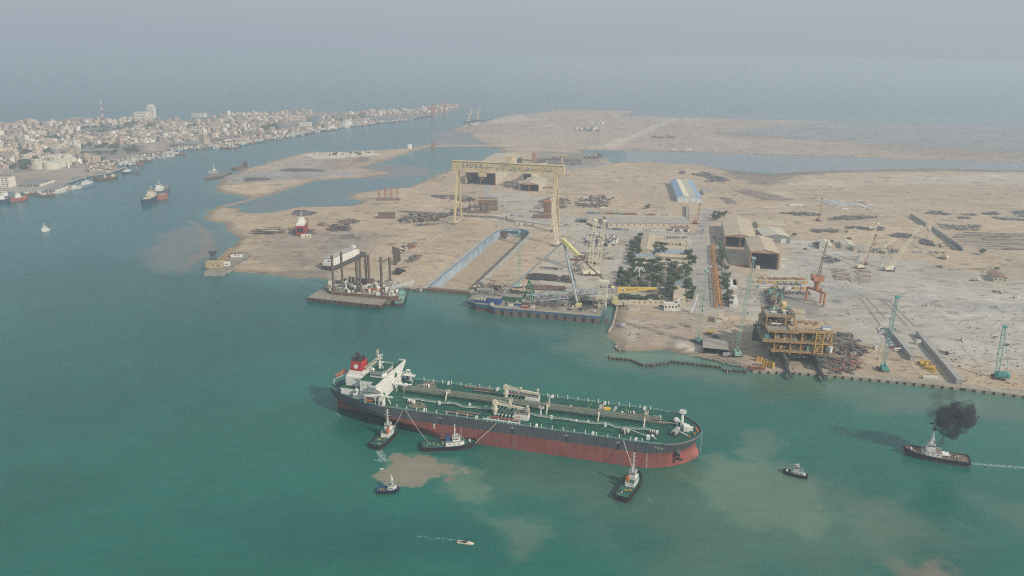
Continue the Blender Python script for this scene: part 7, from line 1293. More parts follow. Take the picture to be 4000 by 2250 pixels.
# ---------------- vehicles
def car_proto(col, name='parked_car', van=False):
 t = thing(name, 'x', 'car'); m = MB(); L, Wd = 4.5, 1.8
 m.hexa([(-L / 2, -Wd / 2, .35), (L / 2, -Wd / 2, .35), (L / 2, Wd / 2, .35), (-L / 2, Wd / 2, .35), (-L / 2, -Wd / 2, .95), (L / 2 - .1, -Wd / 2, .85), (L / 2 - .1, Wd / 2, .85), (-L / 2, Wd / 2, .95)])
 m.build('body', col, t); m = MB(); x0, x1 = (-2.1, .9) if not van else (-2.2, 1.6); hh = 1.5 if not van else 2.0
 m.hexa([(x0, -.82, .92), (x1, -.82, .92), (x1, .82, .92), (x0, .82, .92), (x0 + .4, -.68, hh), (x1 - .7, -.68, hh), (x1 - .7, .68, hh), (x0 + .4, .68, hh)], 0); m.box(((x0 + x1) / 2 - .15, 0, hh), (x1 - x0 - 1.05, 1.36, .06), 0, 1); m.build('cabin', [GLASS, col], t)
 for x in (-1.35, 1.35):
  for y in (-.85, .85): m = MB(); m.tube((x, y - .12, .33), (x, y + .12, .33), .33, 10); m.build('wheel', RUBBER, t)
 return Proto(t)
CW, CD, CR_, CB = car_proto(mat('white_car_paint', (.75, .75, .73), .3, .03)), car_proto(mat('dark_car_paint', (.05, .055, .06), .3, .03)), car_proto(REDP, van=True), car_proto(mat('blue_car_paint', (.06, .14, .22), .3, .03))
def cars(lst, label, grp, P0=CW, rz=0.0):
 for i, (k, x, y) in enumerate(lst): (P0 if P0 else random.choice((CW, CW, CD))).put(g(k, x, y), rz + random.uniform(-.05, .05), label, grp)
cars([('O', 105 + (i % 2) * 36 + (i // 2) * 7, 580 + (i // 2) * 16 + (i % 2) * 6) for i in range(10)], 'white car in the upper parked cluster beside the grey beam wall', 'white cars in the upper cluster')
cars([('O', 232 + i * 12, 715 + i * 20) for i in range(5)], 'white car in the lower parked row beside the grey beam wall', 'white cars in the lower row')
CR_.put(g('O', 255, 822), .05, 'left one of two red vehicles parked below the white cars'); CR_.put(g('O', 340, 820), .05, 'right one of two red vehicles parked below the white cars')
bus = None
def bus_proto(col, L=11, name='parked_bus'):
 t = thing(name, 'x', 'bus'); m = MB(); m.box((0, 0, .5), (L, 2.5, 2.6), 0, 0); m.box((0, 0, 3.1), (L * .97, 2.3, .12), 0, 0); m.build('body', col, t); m = MB(); m.box((0, 0, 1.7), (L * .9, 2.56, .8)); m.build('window_band', GLASS, t); m = MB()
 for x in (-L * .3, L * .32): m.tube((x, -1.2, .5), (x, 1.2, .5), .5, 10)
 m.build('wheel_axle', RUBBER, t); return Proto(t)
BUS = bus_proto(mat('white_bus_paint', (.72, .72, .70), .4, .05)); MINI = bus_proto(mat('cream_bus_paint', (.66, .62, .52), .4, .05), 7)
MINI.put(g('O', 338, 858), .1, 'white minibus parked right below the red vehicles');
BUS.put(g('D', 1548, 783), .05, 'single bus standing apart at the right end of the bus park'); BUS.put(g('D', 1375, 808), .05, 'white lorry-sized bus parked below the bus park')
rows = [((1208, 748), (1290, 790), 7), ((1240, 745), (1340, 787), 8), ((1280, 750), (1375, 788), 8), ((1318, 748), (1400, 785), 7), ((1395, 765), (1440, 790), 5), ((1445, 752), (1497, 757), 4), ((1448, 775), (1520, 795), 8)]
for a, b, n in rows:
 for i in range(n): f = i / (n - 1); BUS.put(g('D', a[0] + (b[0] - a[0]) * f + random.uniform(-2, 2), a[1] + (b[1] - a[1]) * f), -.35 + random.uniform(-.05, .05), 'white bus parked in the dense rows on the sand beyond the yard', 'buses parked in rows', .85)
for k, x, y, pr_, lab, rz in (('G', 430, 382, CW, 'white car on the road left of the office trees', .2), ('G', 1285, 288, CD, 'dark car driving on the curved road by the sheds', 1.2), ('F', 938, 150, CD, 'dark car on the curving road behind the dock', 1.9), ('F', 1030, 240, CD, 'small car near the low wall behind the dock head', .1), ('F', 1575, 328, CB, 'blue-green car crossing right of the gantry leg', .1), ('F', 1520, 632, CW, 'white car right of the crane rails', .3), ('G', 1380, 945, CW, 'white car standing in the shade of the lower orange truss', 0), ('G', 885, 945, CW, 'white car parked among the trees near the flat hall', .1), ('G', 820, 928, CW, 'second white car parked near the grove edge', .1), ('H', 378, 450, CD, 'dark car on the open yard left of the small cream house', .1), ('G', 2420, 495, CD, 'dark car right of the tall open shed', .1),
 ('G', 2220, 745, CW, 'left white car of the pair right of the tall open shed', 0), ('G', 2258, 745, CW, 'right white car of the pair right of the tall open shed', 0), ('G', 1910, 937, CW, 'white car below the row of yellow cabins', .1), ('O', 410, 1110 - 240, CW, 'white car in the shadow of the beam wall', .3), ('N', 1630, 910, CB, 'blue pickup beside the scrap frames right of the platform', -.4), ('M', 825, 372, CW, 'white car parked in front of the two-storey office', 0), ('M', 845, 350, CD, 'dark car parked in front of the two-storey office', 0), ('M', 860, 366, CD, 'second dark car squeezed in front of the two-storey office', 0), ('M', 1490, 800, CW, 'white van behind the tin-roofed shed', .1), ('M', 1612, 775, CB, 'blue car behind the tin-roofed shed', .1), ('D', 425, 945, CD, 'dark car on the road behind the big sheds', 1.2), ('D', 1527, 808, CD, 'dark car below the bus park on the far road', .05)):
 pr_.put(g(k, x, y), rz, lab)
def excav(label, k, x, y, rz=0, m_=YEL):
 t = thing('excavator', label, 'excavator', g(k, x, y), rz, 'earth-moving machines'); m = MB(); m.box((0, 1.2, 0), (4, .8, 1)); m.box((0, -1.2, 0), (4, .8, 1)); m.build('track', BLACK, t); m = MB(); m.box((-.5, 0, 1.1), (3.6, 2.8, 1.3)); m.box((.7, .8, 2.4), (1.5, 1.1, 1.2)); m.build('body', m_, t); m = MB(); m.beam((1.2, -.4, 1.8), (4.2, -.4, 4.6), .5); m.beam((4.2, -.4, 4.6), (6.2, -.4, 2), .4); m.box((6.3, -.4, .8), (1.1, 1.1, 1.3)); m.build('arm', m_, t)
excav('yellow excavator behind the tin-roofed shed', 'M', 1520, 740, .3); excav('small yellow machine left of the red ship ashore', 'E', 985, 365, 1); excav('dusty dark digger near the dark scrap row in mid yard', 'H', 790, 275, 1, RUSTO)
# lorries
def lorry(label, k, x, y, rz, c2=WHITE):
 t = thing('lorry', label, 'lorry', g(k, x, y), rz, 'lorries in the yard'); m = MB(); m.box((4.2, 0, .6), (2, 2.4, 2.4)); m.build('cab', c2, t); m = MB(); m.box((-1.2, 0, 1.1), (8.4, 2.4, .4)); m.box((-1.2, 0, 1.5), (8, 2.3, 1.2)); m.build('load_bed', PLATE, t); m = MB(); [m.tube((q, -1.2, .5), (q, 1.2, .5), .5, 8) for q in (-4, -2.8, 4)]; m.build('wheel_axle', RUBBER, t)
lorry('lorry with open bed on bare ground left of the square house row', 'H', 1728, 630, 1.8); lorry('flatbed lorry beside the long concrete beams', 'H', 2085, 765, .1); lorry('lorry standing alone on the concrete yard at upper right', 'O', 1560, 140, -.7); lorry('dark tipper on the concrete between beam wall and crane', 'O', 885, 885, -.9, DGREY)
# ---------------- containers and cabins
CONTC = [mat('container_' + n_, c_, .7, .15, .3, rust=.25) for n_, c_ in (('red', (.26, .09, .07)), ('grey', (.36, .36, .34)), ('teal', (.12, .24, .22)), ('white', (.58, .56, .50)), ('blue', (.10, .17, .27)), ('brown', (.22, .13, .09)))]
def cont_proto(mt, L=12.2):
 m = MB(); m.box((0, 0, .1), (L, 2.44, 2.5), 0, 0)
 for i in range(int(L / .8)): m.box((-L / 2 + .5 + i * .8, -1.25, .3), (.3, .08, 2.1), 0, 0); m.box((-L / 2 + .5 + i * .8, 1.25, .3), (.3, .08, 2.1), 0, 0)
 for x in (-L / 2, L / 2): [m.box((x, y, 0), (.2, .2, 2.7)) for y in (-1.15, 1.15)]
 o = m.build('shipping_container', mt); o['category'] = 'container'; return Proto(o)
CP = [cont_proto(c) for c in CONTC]
CNAME = ('rust red', 'grey', 'teal', 'white', 'blue', 'brown')
def crow(k, pts, cols, desc, grp, rzo=0):
 q = [g(k, *p) for p in pts]; lens = [(b - a).length for a, b in zip(q, q[1:])]; T = sum(lens); n = len(cols)
 for i, c in enumerate(cols):
  s = (i + .5) / n * T; j = 0
  while s > lens[j]: s -= lens[j]; j += 1
  a, b = q[j], q[j + 1]; d = (b - a).normalized(); CP[c].put(a + d * s, math.atan2(d.y, d.x) + rzo, CNAME[c] + ' container ' + desc, grp + ' ' + CNAME[c])
crow('C', [(1530, 1248), (1830, 1255), (2100, 1262), (2400, 1275)], [4, 2, 1, 0, 2, 2, 0, 0, 3, 1, 0, 3, 1, 3], 'in the line behind the long workshop', 'line behind workshop')
crow('F', [(1790, 325), (1860, 355), (1980, 375), (2170, 388), (2340, 392), (2576, 400)], [5, 5, 1, 1, 1, 4, 1, 3, 3, 1, 3, 3], 'in the curving line in front of the long workshop', 'curving line')
crow('G', [(910, 315), (1140, 322)], [3, 1, 3, 1], 'in front of the white garage doors', 'garage line')
crow('F', [(1290, 770), (1560, 790)], [3, 1, 1, 5, 5, 3], 'in the row above the dark steel grids', 'grid row'); crow('F', [(1640, 690), (1700, 695)], [5, 0], 'on the left among the steel frames beneath the cream cranes', 'frames a'); crow('F', [(1790, 712), (1910, 735)], [0, 0], 'beneath the tall cream cranes', 'frames b')
crow('G', [(1685, 690), (1810, 700)], [0, 0], 'lying at the foot of the tall open shed', 'shed foot'); crow('N', [(300, 1265), (390, 1270)], [0], 'alone on the quay corner above the sheet piles', 'quay corner'); crow('C', [(1040, 990), (1190, 995)], [4, 0], 'right of the gabled hall behind the gantry', 'hall side')
crow('M', [(1670, 548), (1750, 548)], [3], 'next to the cream hut', 'hut side'); crow('M', [(355, 335), (455, 340)], [3], 'under the trees below the yellow jib', 'jib side'); crow('O', [(690, 1195), (780, 1200)], [3], 'near the quay between the beam walls', 'quay box'); crow('O', [(195, 600), (265, 605)], [2], 'beside the upper parked cars', 'car side'); crow('H', [(1470, 480), (1760, 490)], [1, 3, 1, 5], 'behind the low wall left of the white crane', 'low wall'); crow('M', [(1780, 1048), (1850, 1050)], [1], 'half buried at the beach left of the crane', 'beach')
def cabin(label, k, x0, y, x1, y1, h, mt, d=3.2, roof=None, grp='site cabins'):
 a, b = g(k, x0, y), g(k, x1, y1); v = b - a; L = v.length; m = MB(); m.box((0, d / 2, .2), (L, d, h), 0, 0); m.box((0, d / 2, h + .2), (L + .3, d + .4, .18), 0, 1)
 for i in range(max(1, int(L / 3.4))): m.box((-L / 2 + 1.7 + i * 3.4, -.04, 1.3), (1.1, .1, 1.0), 0, 2)
 o = m.build('site_cabin', [mt, roof or ROOFG, GLASS], None, (a + b) / 2, math.atan2(v.y, v.x)); return tag(o, label, 'cabin', grp)
YC = mat('yellow_cabin', (.50, .32, .10), .8, .15, .3); LR = mat('cabin_roof', (.46, .43, .37), .9, .15, .2)
for i, (x0, x1) in enumerate(((1850, 1880), (1885, 1940), (1948, 2010), (2018, 2105), (2112, 2165), (2175, 2310), (2320, 2445))): cabin('yellow cabin in the upper row behind the platform' if i else 'white cabin at the left end of the upper yellow row', 'G', x0, 872 + i * 2, x1, 873 + i * 2, 3, CREAM if i == 0 else YC, 3.4, LR, 'upper cabin row yellow' if i else None)
for i, (x0, x1, c, l) in enumerate(((1905, 2038, WALLW, 'long white cabin at the left end of the lower row'), (2045, 2112, YC, 'yellow cabin between white ones in the lower row'), (2118, 2180, WALLW, 'first short white cabin in the lower row'), (2200, 2262, WALLW, 'second short white cabin in the lower row'), (2290, 2360, YC, 'left yellow cabin at the right end of the lower row'), (2375, 2440, YC, 'right yellow cabin at the end of the lower row'))): cabin(l, 'G', x0, 930 + i * 4, x1, 931 + i * 4, 3, c, 4, LR, 'lower cabin row')
for i, x in enumerate((2130, 2210, 2265, 2340, 1940)): cabin('blue-grey tin roof shelter between the two cabin rows', 'G', x, 905, x + 36, 907, 2.6, STEEL, 6, ROOFB, 'tin shelters between cabins')
for i, (x, y, y2) in enumerate(((1605, 955, 860), (1640, 930, 865), (1610, 1030, 975), (1632, 1055, 1040), (1620, 1148, 1062))): a, b = g('G', x, y), g('G', x - 12, y2); v = b - a; m = MB(); m.box((0, 0, 0), (v.length, 9 if i in (0, 4) else 5, 3.2), 0, 0); m.box((0, 0, 3.2), (v.length + .3, 9.4 if i in (0, 4) else 5.3, .2), 0, 1); [m.box((q * 3 - v.length / 2 + 1, -4.55 if i in (0, 4) else -2.55, 1.2), (1, .1, 1), 0, 2) for q in range(int(v.length / 3))]; tag(m.build('site_cabin', [WALLW, (WALLW, BROWNR, ROOFT, WALLW, WALLW)[i], GLASS], None, (a + b) / 2, math.atan2(v.y, v.x)), ('long white cabin block right of the truss-side trees, uppermost', 'narrow cabin with brown roof in the avenue cabin group', 'tan-roofed cabin in the middle of the avenue cabin group', 'short white cabin near the lower end of the avenue group', 'long white cabin at the lowest end of the avenue group')[i], 'cabin', 'cabins beside the avenue trees')
for k, x0, y, x1, h, lab in (('G', 2140, 620, 2210, 2.8, 'small white cabin right of the tall open shed'), ('G', 2130, 655, 2280, 1.6, 'long low white shed right of the tall open shed'), ('G', 2135, 700, 2180, 2.6, 'white box van body below the low white shed'), ('G', 1425, 385, 1490, 4, 'small white gate hut with a tree beside the road'), ('G', 1870, 715, 1910, 3, 'white box lorry in front of the tall open shed'), ('O', 565, 780, 620, 4, 'small pale block house between the beam walls'), ('H', 2485, 945, 2530, 3, 'white cabin at the far right edge of the yard'), ('C', 1030, 762, 1120, 4, 'long white cabin by the dark scrap field near the far water'), ('C', 680, 330, 695, 6, 'white box on the far reclaimed land'), ('D', 210, 408, 240, 5, 'small white shed on the bank of the far channel'), ('D', 300, 410, 345, 5, 'blue and white shed on the bank of the far channel'), ('D', 1000, 782, 1100, 4, 'white hut row on the sand left of the buses'), ('M', 385, 402, 540, 1.4, 'low grey platform frame below the trees on the muddy quay'), ('O', 700, 312, 725, 3, 'small grey kiosk alone on the concrete yard'), ('O', 1130, 738, 1158, 3.4, 'small grey kiosk right of the beam walls'), ('O', 55, 840, 90, 3.4, 'grey twin box left of the turquoise crane'), ('F', 1075, 335, 1095, 4, 'first white tank box behind the dock head'), ('F', 1110, 335, 1135, 4, 'second white tank box behind the dock head'), ('F', 1148, 335, 1175, 4, 'third white tank box behind the dock head')):
 cabin(lab, k, x0, y, x1, y, h, WALLW, 3.2, LR)
# ochre tubular piles on the quay
for i, (x, y) in enumerate(((348, 1160), (392, 1160), (422, 1225), (460, 1232), (500, 1240), (538, 1252))):
 b = g('N', x, y); m = MB(); m.cyl((0, 0, 0), 1.5, 5.6 if i > 1 else 4, 14, 0); m.cyl((0, 0, 5.6 if i > 1 else 4), 1.1, .05, 12, 1); tag(m.build('tubular_pile', [mat('ochre_tube', (.55, .34, .07), .7, .15, .3), INK], None, b), 'ochre tube standing upright near the quay corner', 'steel tube', 'upright ochre tubes')  # top disc painted near-black as the shade inside the hollow tube
# ---------------- steel stock, scrap and litter
def heap(name, label, k, pl, n, mats, kind='stuff', L=(3, 10), hz=2.0, ang=None, th=.5, box=.4, layers=1, cat=None, z=GZ):
 V = poly(k, pl, z); m = MB(); c = 0; tries = 0; rd = random.Random(len(label) * 7 + int(abs(V[0][0]))) ; K = np.random.RandomState(7)
 while c < n and tries < n * 40:
  tries += 1; p = (rd.uniform(V[:, 0].min(), V[:, 0].max()), rd.uniform(V[:, 1].min(), V[:, 1].max()))
  if sdf(np.array([p]), V)[0] < 0: continue
  c += 1; a = (ang + rd.uniform(-.12, .12)) if ang is not None else rd.random() * 3.14; l_ = rd.uniform(*L); zz = z + rd.uniform(0, hz); mi = rd.randrange(len(mats))
  if rd.random() < box: m.box((p[0], p[1], z), (l_ * .6, l_ * .35, rd.uniform(.3, hz)), a, mi)
  else: m.beam((p[0] - l_ / 2 * cos(a), p[1] - l_ / 2 * sin(a), zz + .2), (p[0] + l_ / 2 * cos(a), p[1] + l_ / 2 * sin(a), zz + .2 + rd.uniform(-.4, .6) * (ang is None)), th, th, mi)
 o = m.build(name, mats); o['label'] = label; o['kind'] = kind; return o
SC = [mat('dusty_rust', (.21, .14, .10), .9, .3, .3), DBRN, mat('dusty_grey_steel', (.14, .135, .13), .9, .3, .3), mat('purple_brown_steel', (.19, .15, .14), .9, .2, .3), PLATE]; DP = [mat('dark_pipe', (.15, .15, .15), .9, .3, .3), mat('mid_pipe', (.24, .235, .225), .9, .3, .3), DBRN]; LTS = [mat('pale_bundle', (.36, .30, .24), .9, .2, .3), RUSTY, PLATE, mat('pale_strip', (.42, .37, .31), .9)]
heap('scrap_steel', 'field of dark pipes by the near bank of the far channel', 'C', [(1020, 700), (1180, 690), (1480, 700), (1450, 760), (1300, 760), (1010, 735)], 160, SC + DP, L=(6, 22), hz=2.5, th=1.2)
heap('scrap_steel', 'scrap and sheds on the dark bank near the far channel', 'C', [(1480, 680), (1620, 650), (1690, 665), (1640, 700), (1500, 700)], 90, SC + [CREAM], L=(6, 18), hz=6, th=1.5, box=.6)
heap('scrap_steel', 'scrap left of the gabled hall', 'C', [(660, 965), (740, 920), (840, 915), (845, 990), (700, 992)], 170, SC, L=(4, 12), hz=2.5, th=.8)
heap('steel_plates', 'purple-brown plate stacks in the marked field', 'C', [(1030, 1135), (1130, 1090), (1340, 1092), (1360, 1150), (1250, 1160), (1040, 1165)], 200, SC[:4], L=(5, 10), hz=1.2, ang=-.25, box=.9)
heap('steel_plates', 'lower plate stacks in the marked field', 'C', [(980, 1190), (1100, 1165), (1320, 1165), (1310, 1195), (1000, 1200)], 120, SC[:4], L=(4, 9), hz=1.2, ang=-.25, box=.8)
heap('scrap_steel', 'jumble of cut ship plates right of the right gantry leg', 'C', [(1420, 1150), (1500, 1090), (1700, 1085), (1750, 1130), (1700, 1190), (1430, 1185)], 170, SC + [CREAM], L=(6, 20), hz=5, th=1, box=.5)
heap('scrap_steel', 'scrap frames left of the left gantry leg', 'E', [(2090, 300), (2160, 240), (2300, 230), (2460, 260), (2480, 290), (2260, 310), (2100, 320)], 130, SC + [TANDECK], L=(5, 16), hz=6, th=.9, box=.5)
heap('scrap_steel', 'dark scrap spread along the gantry shadow', 'F', [(0, 210), (100, 250), (400, 230), (430, 180), (560, 160), (640, 160), (560, 200), (250, 290), (0, 300)], 260, SC, L=(3, 12), hz=2.5, th=.7)
heap('scrap_steel', 'low scrap line below the scrap frames', 'F', [(30, 330), (250, 320), (260, 335), (40, 345)], 60, SC, L=(3, 8), hz=1)
heap('scrap_steel', 'dark hull sections and plates near mid left', 'B', [(2290, 1085), (2330, 1068), (2576, 1068), (2576, 1110), (2400, 1100)], 70, SC, L=(8, 24), hz=2, th=1.2)
heap('scrap_steel', 'rusty plates right of the left gantry leg', 'C', [(240, 1095), (280, 1080), (400, 1100), (410, 1120), (300, 1135), (240, 1125)], 90, SC, L=(5, 14), hz=3, th=1)
heap('scrap_steel', 'stacked dark beams at the centre of the left yard', 'E', [(1390, 380), (1430, 345), (1560, 340), (1575, 395), (1400, 400)], 130, [DBRN, DGREY, SC[3]], L=(6, 16), hz=4, th=.9, ang=.1)
heap('steel_plates', 'flat dark plates laid on the sand near the lagoon', 'E', [(1020, 225), (1080, 185), (1235, 212), (1200, 228), (1090, 243)], 60, [SC[3], DGREY], L=(14, 22), hz=1.5, ang=-.15, box=1)
heap('scrap_steel', 'rusty sheet pile bundles right of the red ship', 'E', [(1490, 300), (1600, 280), (1670, 300), (1620, 322), (1520, 315)], 70, SC, L=(8, 18), hz=2.5, th=.9)
heap('pipe_stack', 'pale and rusty tubes piled left of the red ship', 'E', [(650, 425), (680, 390), (860, 385), (860, 425), (700, 430)], 60, [RUSTY, CREAM, PLATE, DBRN], L=(12, 26), hz=4, ang=.05, th=1.3, box=.1)
heap('pipe_stack', 'upper tubes piled left of the red ship', 'E', [(765, 380), (780, 366), (850, 366), (855, 382)], 24, [RUSTY, PLATE], L=(12, 20), hz=2, ang=.05, th=1, box=.1)
heap('scrap_steel', 'scattered machines right of the red ship', 'E', [(1255, 335), (1300, 310), (1380, 325), (1390, 345), (1260, 345)], 60, SC + [RUSTO, CREAM], L=(2, 6), hz=2, box=.7)
heap('scrap_steel', 'rusty machinery line along the slipway wall', 'E', [(2040, 610), (2140, 545), (2260, 520), (2240, 560), (2120, 600), (2060, 640)], 150, SC + [RUSTO, CREAM], L=(3, 9), hz=4, box=.5)
heap('scrap_steel', 'lower scrap patch beside the slipway', 'E', [(2140, 700), (2240, 640), (2310, 640), (2260, 690), (2180, 715)], 90, SC, L=(3, 9), hz=1.5)
heap('scrap_steel', 'black frames on the sand behind the jack-up rig', 'E', [(2030, 835), (2060, 790), (2140, 790), (2100, 830)], 40, [BLACK, DBRN], L=(3, 10), hz=4)
for i in range(9): b = g('E', 2040 + i * 7.5, 738 - i * 4); m = MB(); m.tube((0, 0, 0), (-2, 0, 24 - i * .8), .75, 8); tag(m.build('steel_tube', DBRN, None, b), 'dark tube propped upright at the near end of the slipway scrap', 'steel tube', 'propped dark tubes')
heap('steel_grid', 'dark steel grids on the ground behind the crane barge', 'F', [(1210, 880), (1215, 825), (1460, 850), (1450, 900)], 140, [DGREY, DBRN], L=(6, 18), hz=2.5, ang=-.2, th=.6, box=.2)
heap('steel_grid', 'second dark steel grid under the boom', 'F', [(1500, 905), (1540, 850), (1620, 860), (1660, 910)], 80, [DGREY, DBRN], L=(5, 14), hz=2.5, ang=1.2, th=.6, box=.2)
heap('pipe_stack', 'brown pipes stacked below the grids', 'F', [(1280, 965), (1300, 948), (1470, 958), (1465, 990), (1300, 985)], 60, [RUSTY, SC[3]], L=(18, 34), hz=2, ang=-.15, th=1, box=0)
heap('scrap_steel', 'rubbish and machinery on the quay beside the barge bow', 'F', [(620, 980), (700, 935), (960, 950), (900, 1010), (700, 1010)], 150, SC + [BLACK, CREAM], L=(2, 9), hz=3)
heap('scrap_steel', 'equipment boxes at the quay behind the barge', 'F', [(820, 1030), (900, 990), (1140, 1000), (1900, 1080), (1900, 1110), (1200, 1070)], 200, SC + [CREAM, STEEL], L=(2, 8), hz=3, box=.7)
heap('scrap_steel', 'white and grey machine modules left of the office road', 'F', [(1770, 540), (1770, 470), (1850, 420), (2070, 440), (2110, 490), (2050, 550), (1850, 560)], 230, [WALLW, CREAM, STEEL, DGREY, ROOFB, RUSTY], L=(3, 9), hz=4, box=.8)
heap('steel_frame_pieces', 'cream pipe frames beneath the tall cream cranes', 'F', [(1700, 640), (1760, 610), (2010, 640), (2010, 690), (1700, 680)], 120, [CREAM, RUSTY, PLATE], L=(4, 16), hz=4, ang=-.12, th=.6, box=.3)
heap('steel_frame_pieces', 'slanting pale braces right of the steel grids', 'F', [(1650, 800), (1700, 720), (1740, 720), (1700, 800), (1670, 820)], 60, [CREAM, PLATE], L=(4, 12), hz=5, th=.5, box=.2)
heap('scrap_steel', 'steel frames and scrap right of the platform', 'N', [(1290, 830), (1480, 840), (1700, 1050), (1660, 1100), (1340, 1060), (1290, 950)], 260, SC, L=(4, 16), hz=3, th=.6, box=.2)
heap('scrap_steel', 'brown grids on the quay right of the skid beams', 'N', [(1130, 1120), (1300, 1120), (1360, 1240), (1150, 1250)], 130, [SC[3], DBRN, PLATE], L=(6, 18), hz=1, ang=-.9, th=.4, box=.1)
heap('scrap_steel', 'mixed gear and red machine on the quay', 'N', [(1340, 1120), (1600, 1130), (1680, 1240), (1560, 1330), (1250, 1320), (1340, 1220)], 150, SC + [RUSTO, REDC, STEEL], L=(2, 8), hz=2.5)
heap('scrap_steel', 'steel parts left of the rear platform modules', 'N', [(450, 320), (560, 290), (680, 310), (600, 470), (520, 500), (480, 420)], 260, SC + [TEALP, OCHRE], L=(2, 9), hz=8)
heap('scrap_steel', 'rusty parts behind the cabins', 'G', [(1880, 820), (2400, 825), (2440, 850), (1900, 835)], 80, [RUSTO, OCHRE, RUSTY], L=(3, 9), hz=1.5)
heap('scrap_steel', 'dark parts in front of the lower cabins', 'G', [(1960, 960), (2500, 985), (2500, 1010), (1980, 1000)], 120, SC + [STEEL], L=(2, 6), hz=2.5)
heap('timber_sleepers', 'pale sleepers spread in rows in mid yard, left field', 'H', [(640, 640), (760, 650), (860, 770), (700, 760)], 170, LTS, L=(3, 9), hz=.8, ang=.05, th=.7, box=.1)
heap('timber_sleepers', 'pale sleepers spread in rows in mid yard, right field', 'H', [(890, 660), (1000, 650), (1030, 790), (920, 770)], 150, LTS, L=(3, 9), hz=.8, ang=.05, th=.7, box=.1)
for lab, pl, n, dd in (('long heap of dark pipe ends left of the concrete track', [(610, 140), (700, 120), (1000, 115), (1100, 125), (950, 150), (620, 158)], 260, DP), ('dark stock below the track', [(745, 225), (1160, 235), (1160, 262), (1000, 255), (750, 235)], 200, DP), ('grey stock at the left of mid yard', [(440, 255), (700, 252), (710, 282), (450, 280)], 140, DP), ('dark heaps near the orange crane tip', [(100, 85), (430, 82), (560, 110), (300, 110)], 200, DP), ('tall dark pipe pile far right of the long crane', [(1580, 90), (1650, 65), (1850, 100), (1800, 106)], 120, DP[:1]), ('small dark pile near the far road', [(1910, 100), (2090, 100), (2080, 112)], 50, DP[:1]), ('dark pile with pale end right of centre', [(1925, 130), (2030, 132), (2030, 142), (1925, 142)], 50, DP), ('long dark heap at upper right', [(2135, 90), (2290, 75), (2365, 103), (2200, 105)], 90, DP[:1]), ('dark heap cut by the frame at upper right', [(2440, 70), (2700, 65), (2700, 135), (2500, 120)], 160, DP[:1]), ('second dark heap cut by the frame', [(2245, 130), (2330, 128), (2700, 165), (2350, 155)], 160, DP[:2]), ('grey scrap around the right stock field', [(1700, 200), (1900, 210), (2130, 215), (2120, 262), (1900, 255), (1760, 240)], 220, DP + LTS), ('dark stock beneath the long white boom', [(1220, 315), (1300, 290), (1480, 310), (1470, 340), (1300, 330)], 150, DP), ('lower dark stock beneath the long white boom', [(1520, 380), (1570, 345), (1700, 400), (1760, 430), (1600, 410)], 160, DP), ('loose stock left of the dark retaining wall', [(1780, 390), (1850, 400), (1960, 460), (1860, 455)], 100, DP), ('small machines left of the dull red crane', [(560, 520), (720, 550), (720, 575), (600, 600), (560, 580)], 60, DP), ('mixed gear around the workshops right of the small houses', [(870, 455), (1250, 440), (1340, 490), (900, 490)], 160, DP + LTS + [CREAM, TEALP])):
 heap('pipe_stock', lab, 'H', pl, int(n * .75), dd, L=(3, 10), hz=2.2, th=.8, box=.25)
heap('steel_frame_pieces', 'yellow frame pieces lying between the beam walls', 'O', [(605, 1010), (680, 1000), (790, 1090), (740, 1115), (640, 1040)], 60, [YEL, YEL, OCHRE], L=(3, 8), hz=3, th=.6, box=.2)
for i, (a, b) in enumerate((((930, 935), (1130, 1215)), ((990, 935), (1185, 1150)), ((1160, 955), (1400, 1220)), ((1225, 970), (1480, 1230)))):
 p, q = g('H', *a), g('H', *b); m = MB(); m.beam((p.x, p.y, GZ + .15), (q.x, q.y, GZ + .15), 1.1, .3, 0)
 if i % 2: L = (q - p).length; [m.beam(p.lerp(q, t * 5 / L) + Vector((0, 0, .15)), p.lerp(q, t * 5 / L) + Vector((-11, -2, .15)), .7, .2, 1) for t in range(int(L / 5))]
 tag(m.build('skid_track', [mat('brown_track', (.29, .235, .19), .9), LTS[0]]), ('leftmost brown skid track line on the right concrete yard', 'second skid track with sleepers on the right concrete yard', 'third brown skid track line running toward the longest beam wall', 'fourth skid track with sleepers above the longest beam wall')[i], 'track', 'skid tracks on the concrete')
heap('pipe_rows', 'long pale pipe rows at the far right of the yard', 'H', [(1860, 310), (2000, 280), (2700, 300), (2700, 460), (2100, 450)], 240, LTS + DP[1:2], L=(14, 40), hz=.8, ang=-.08, th=.9, box=0)
heap('steel_bundles', 'pinkish steel bundles on the sand behind the sheds', 'D', [(640, 680), (720, 670), (1010, 740), (860, 748)], 190, [mat('pinkish_steel', (.26, .18, .16), .9), LTS[0], PLATE], L=(8, 22), hz=1, ang=-.25, th=1, box=.2)
heap('steel_bundles', 'small pinkish bundles right of the striped warehouse', 'D', [(545, 725), (580, 725), (645, 768), (600, 768)], 60, [mat('pinkish_steel', (.26, .18, .16), .9), PLATE], L=(8, 18), hz=1, ang=-.25, th=1)
heap('scrap_steel', 'long dark scrap mound behind the striped warehouse', 'D', [(345, 568), (450, 562), (600, 610), (520, 622), (440, 620), (470, 600), (380, 580)], 190, DP, L=(5, 16), hz=3.5, th=1.1)
heap('scrap_steel', 'small dark dump with trees far behind', 'D', [(265, 555), (300, 550), (300, 566), (270, 566)], 50, DP, L=(5, 10), hz=4)
heap('shed_cluster', 'distant white works on the reclaimed land', 'C', [(1320, 425), (1430, 395), (1640, 395), (1650, 428), (1440, 420)], 60, [WALLW, STEEL, PLATE], L=(10, 24), hz=10, box=1)
heap('shed_cluster', 'farther white works on the reclaimed land', 'C', [(1560, 350), (1640, 325), (1700, 330), (1690, 350)], 30, [WALLW, PLATE], L=(10, 22), hz=14, box=1)
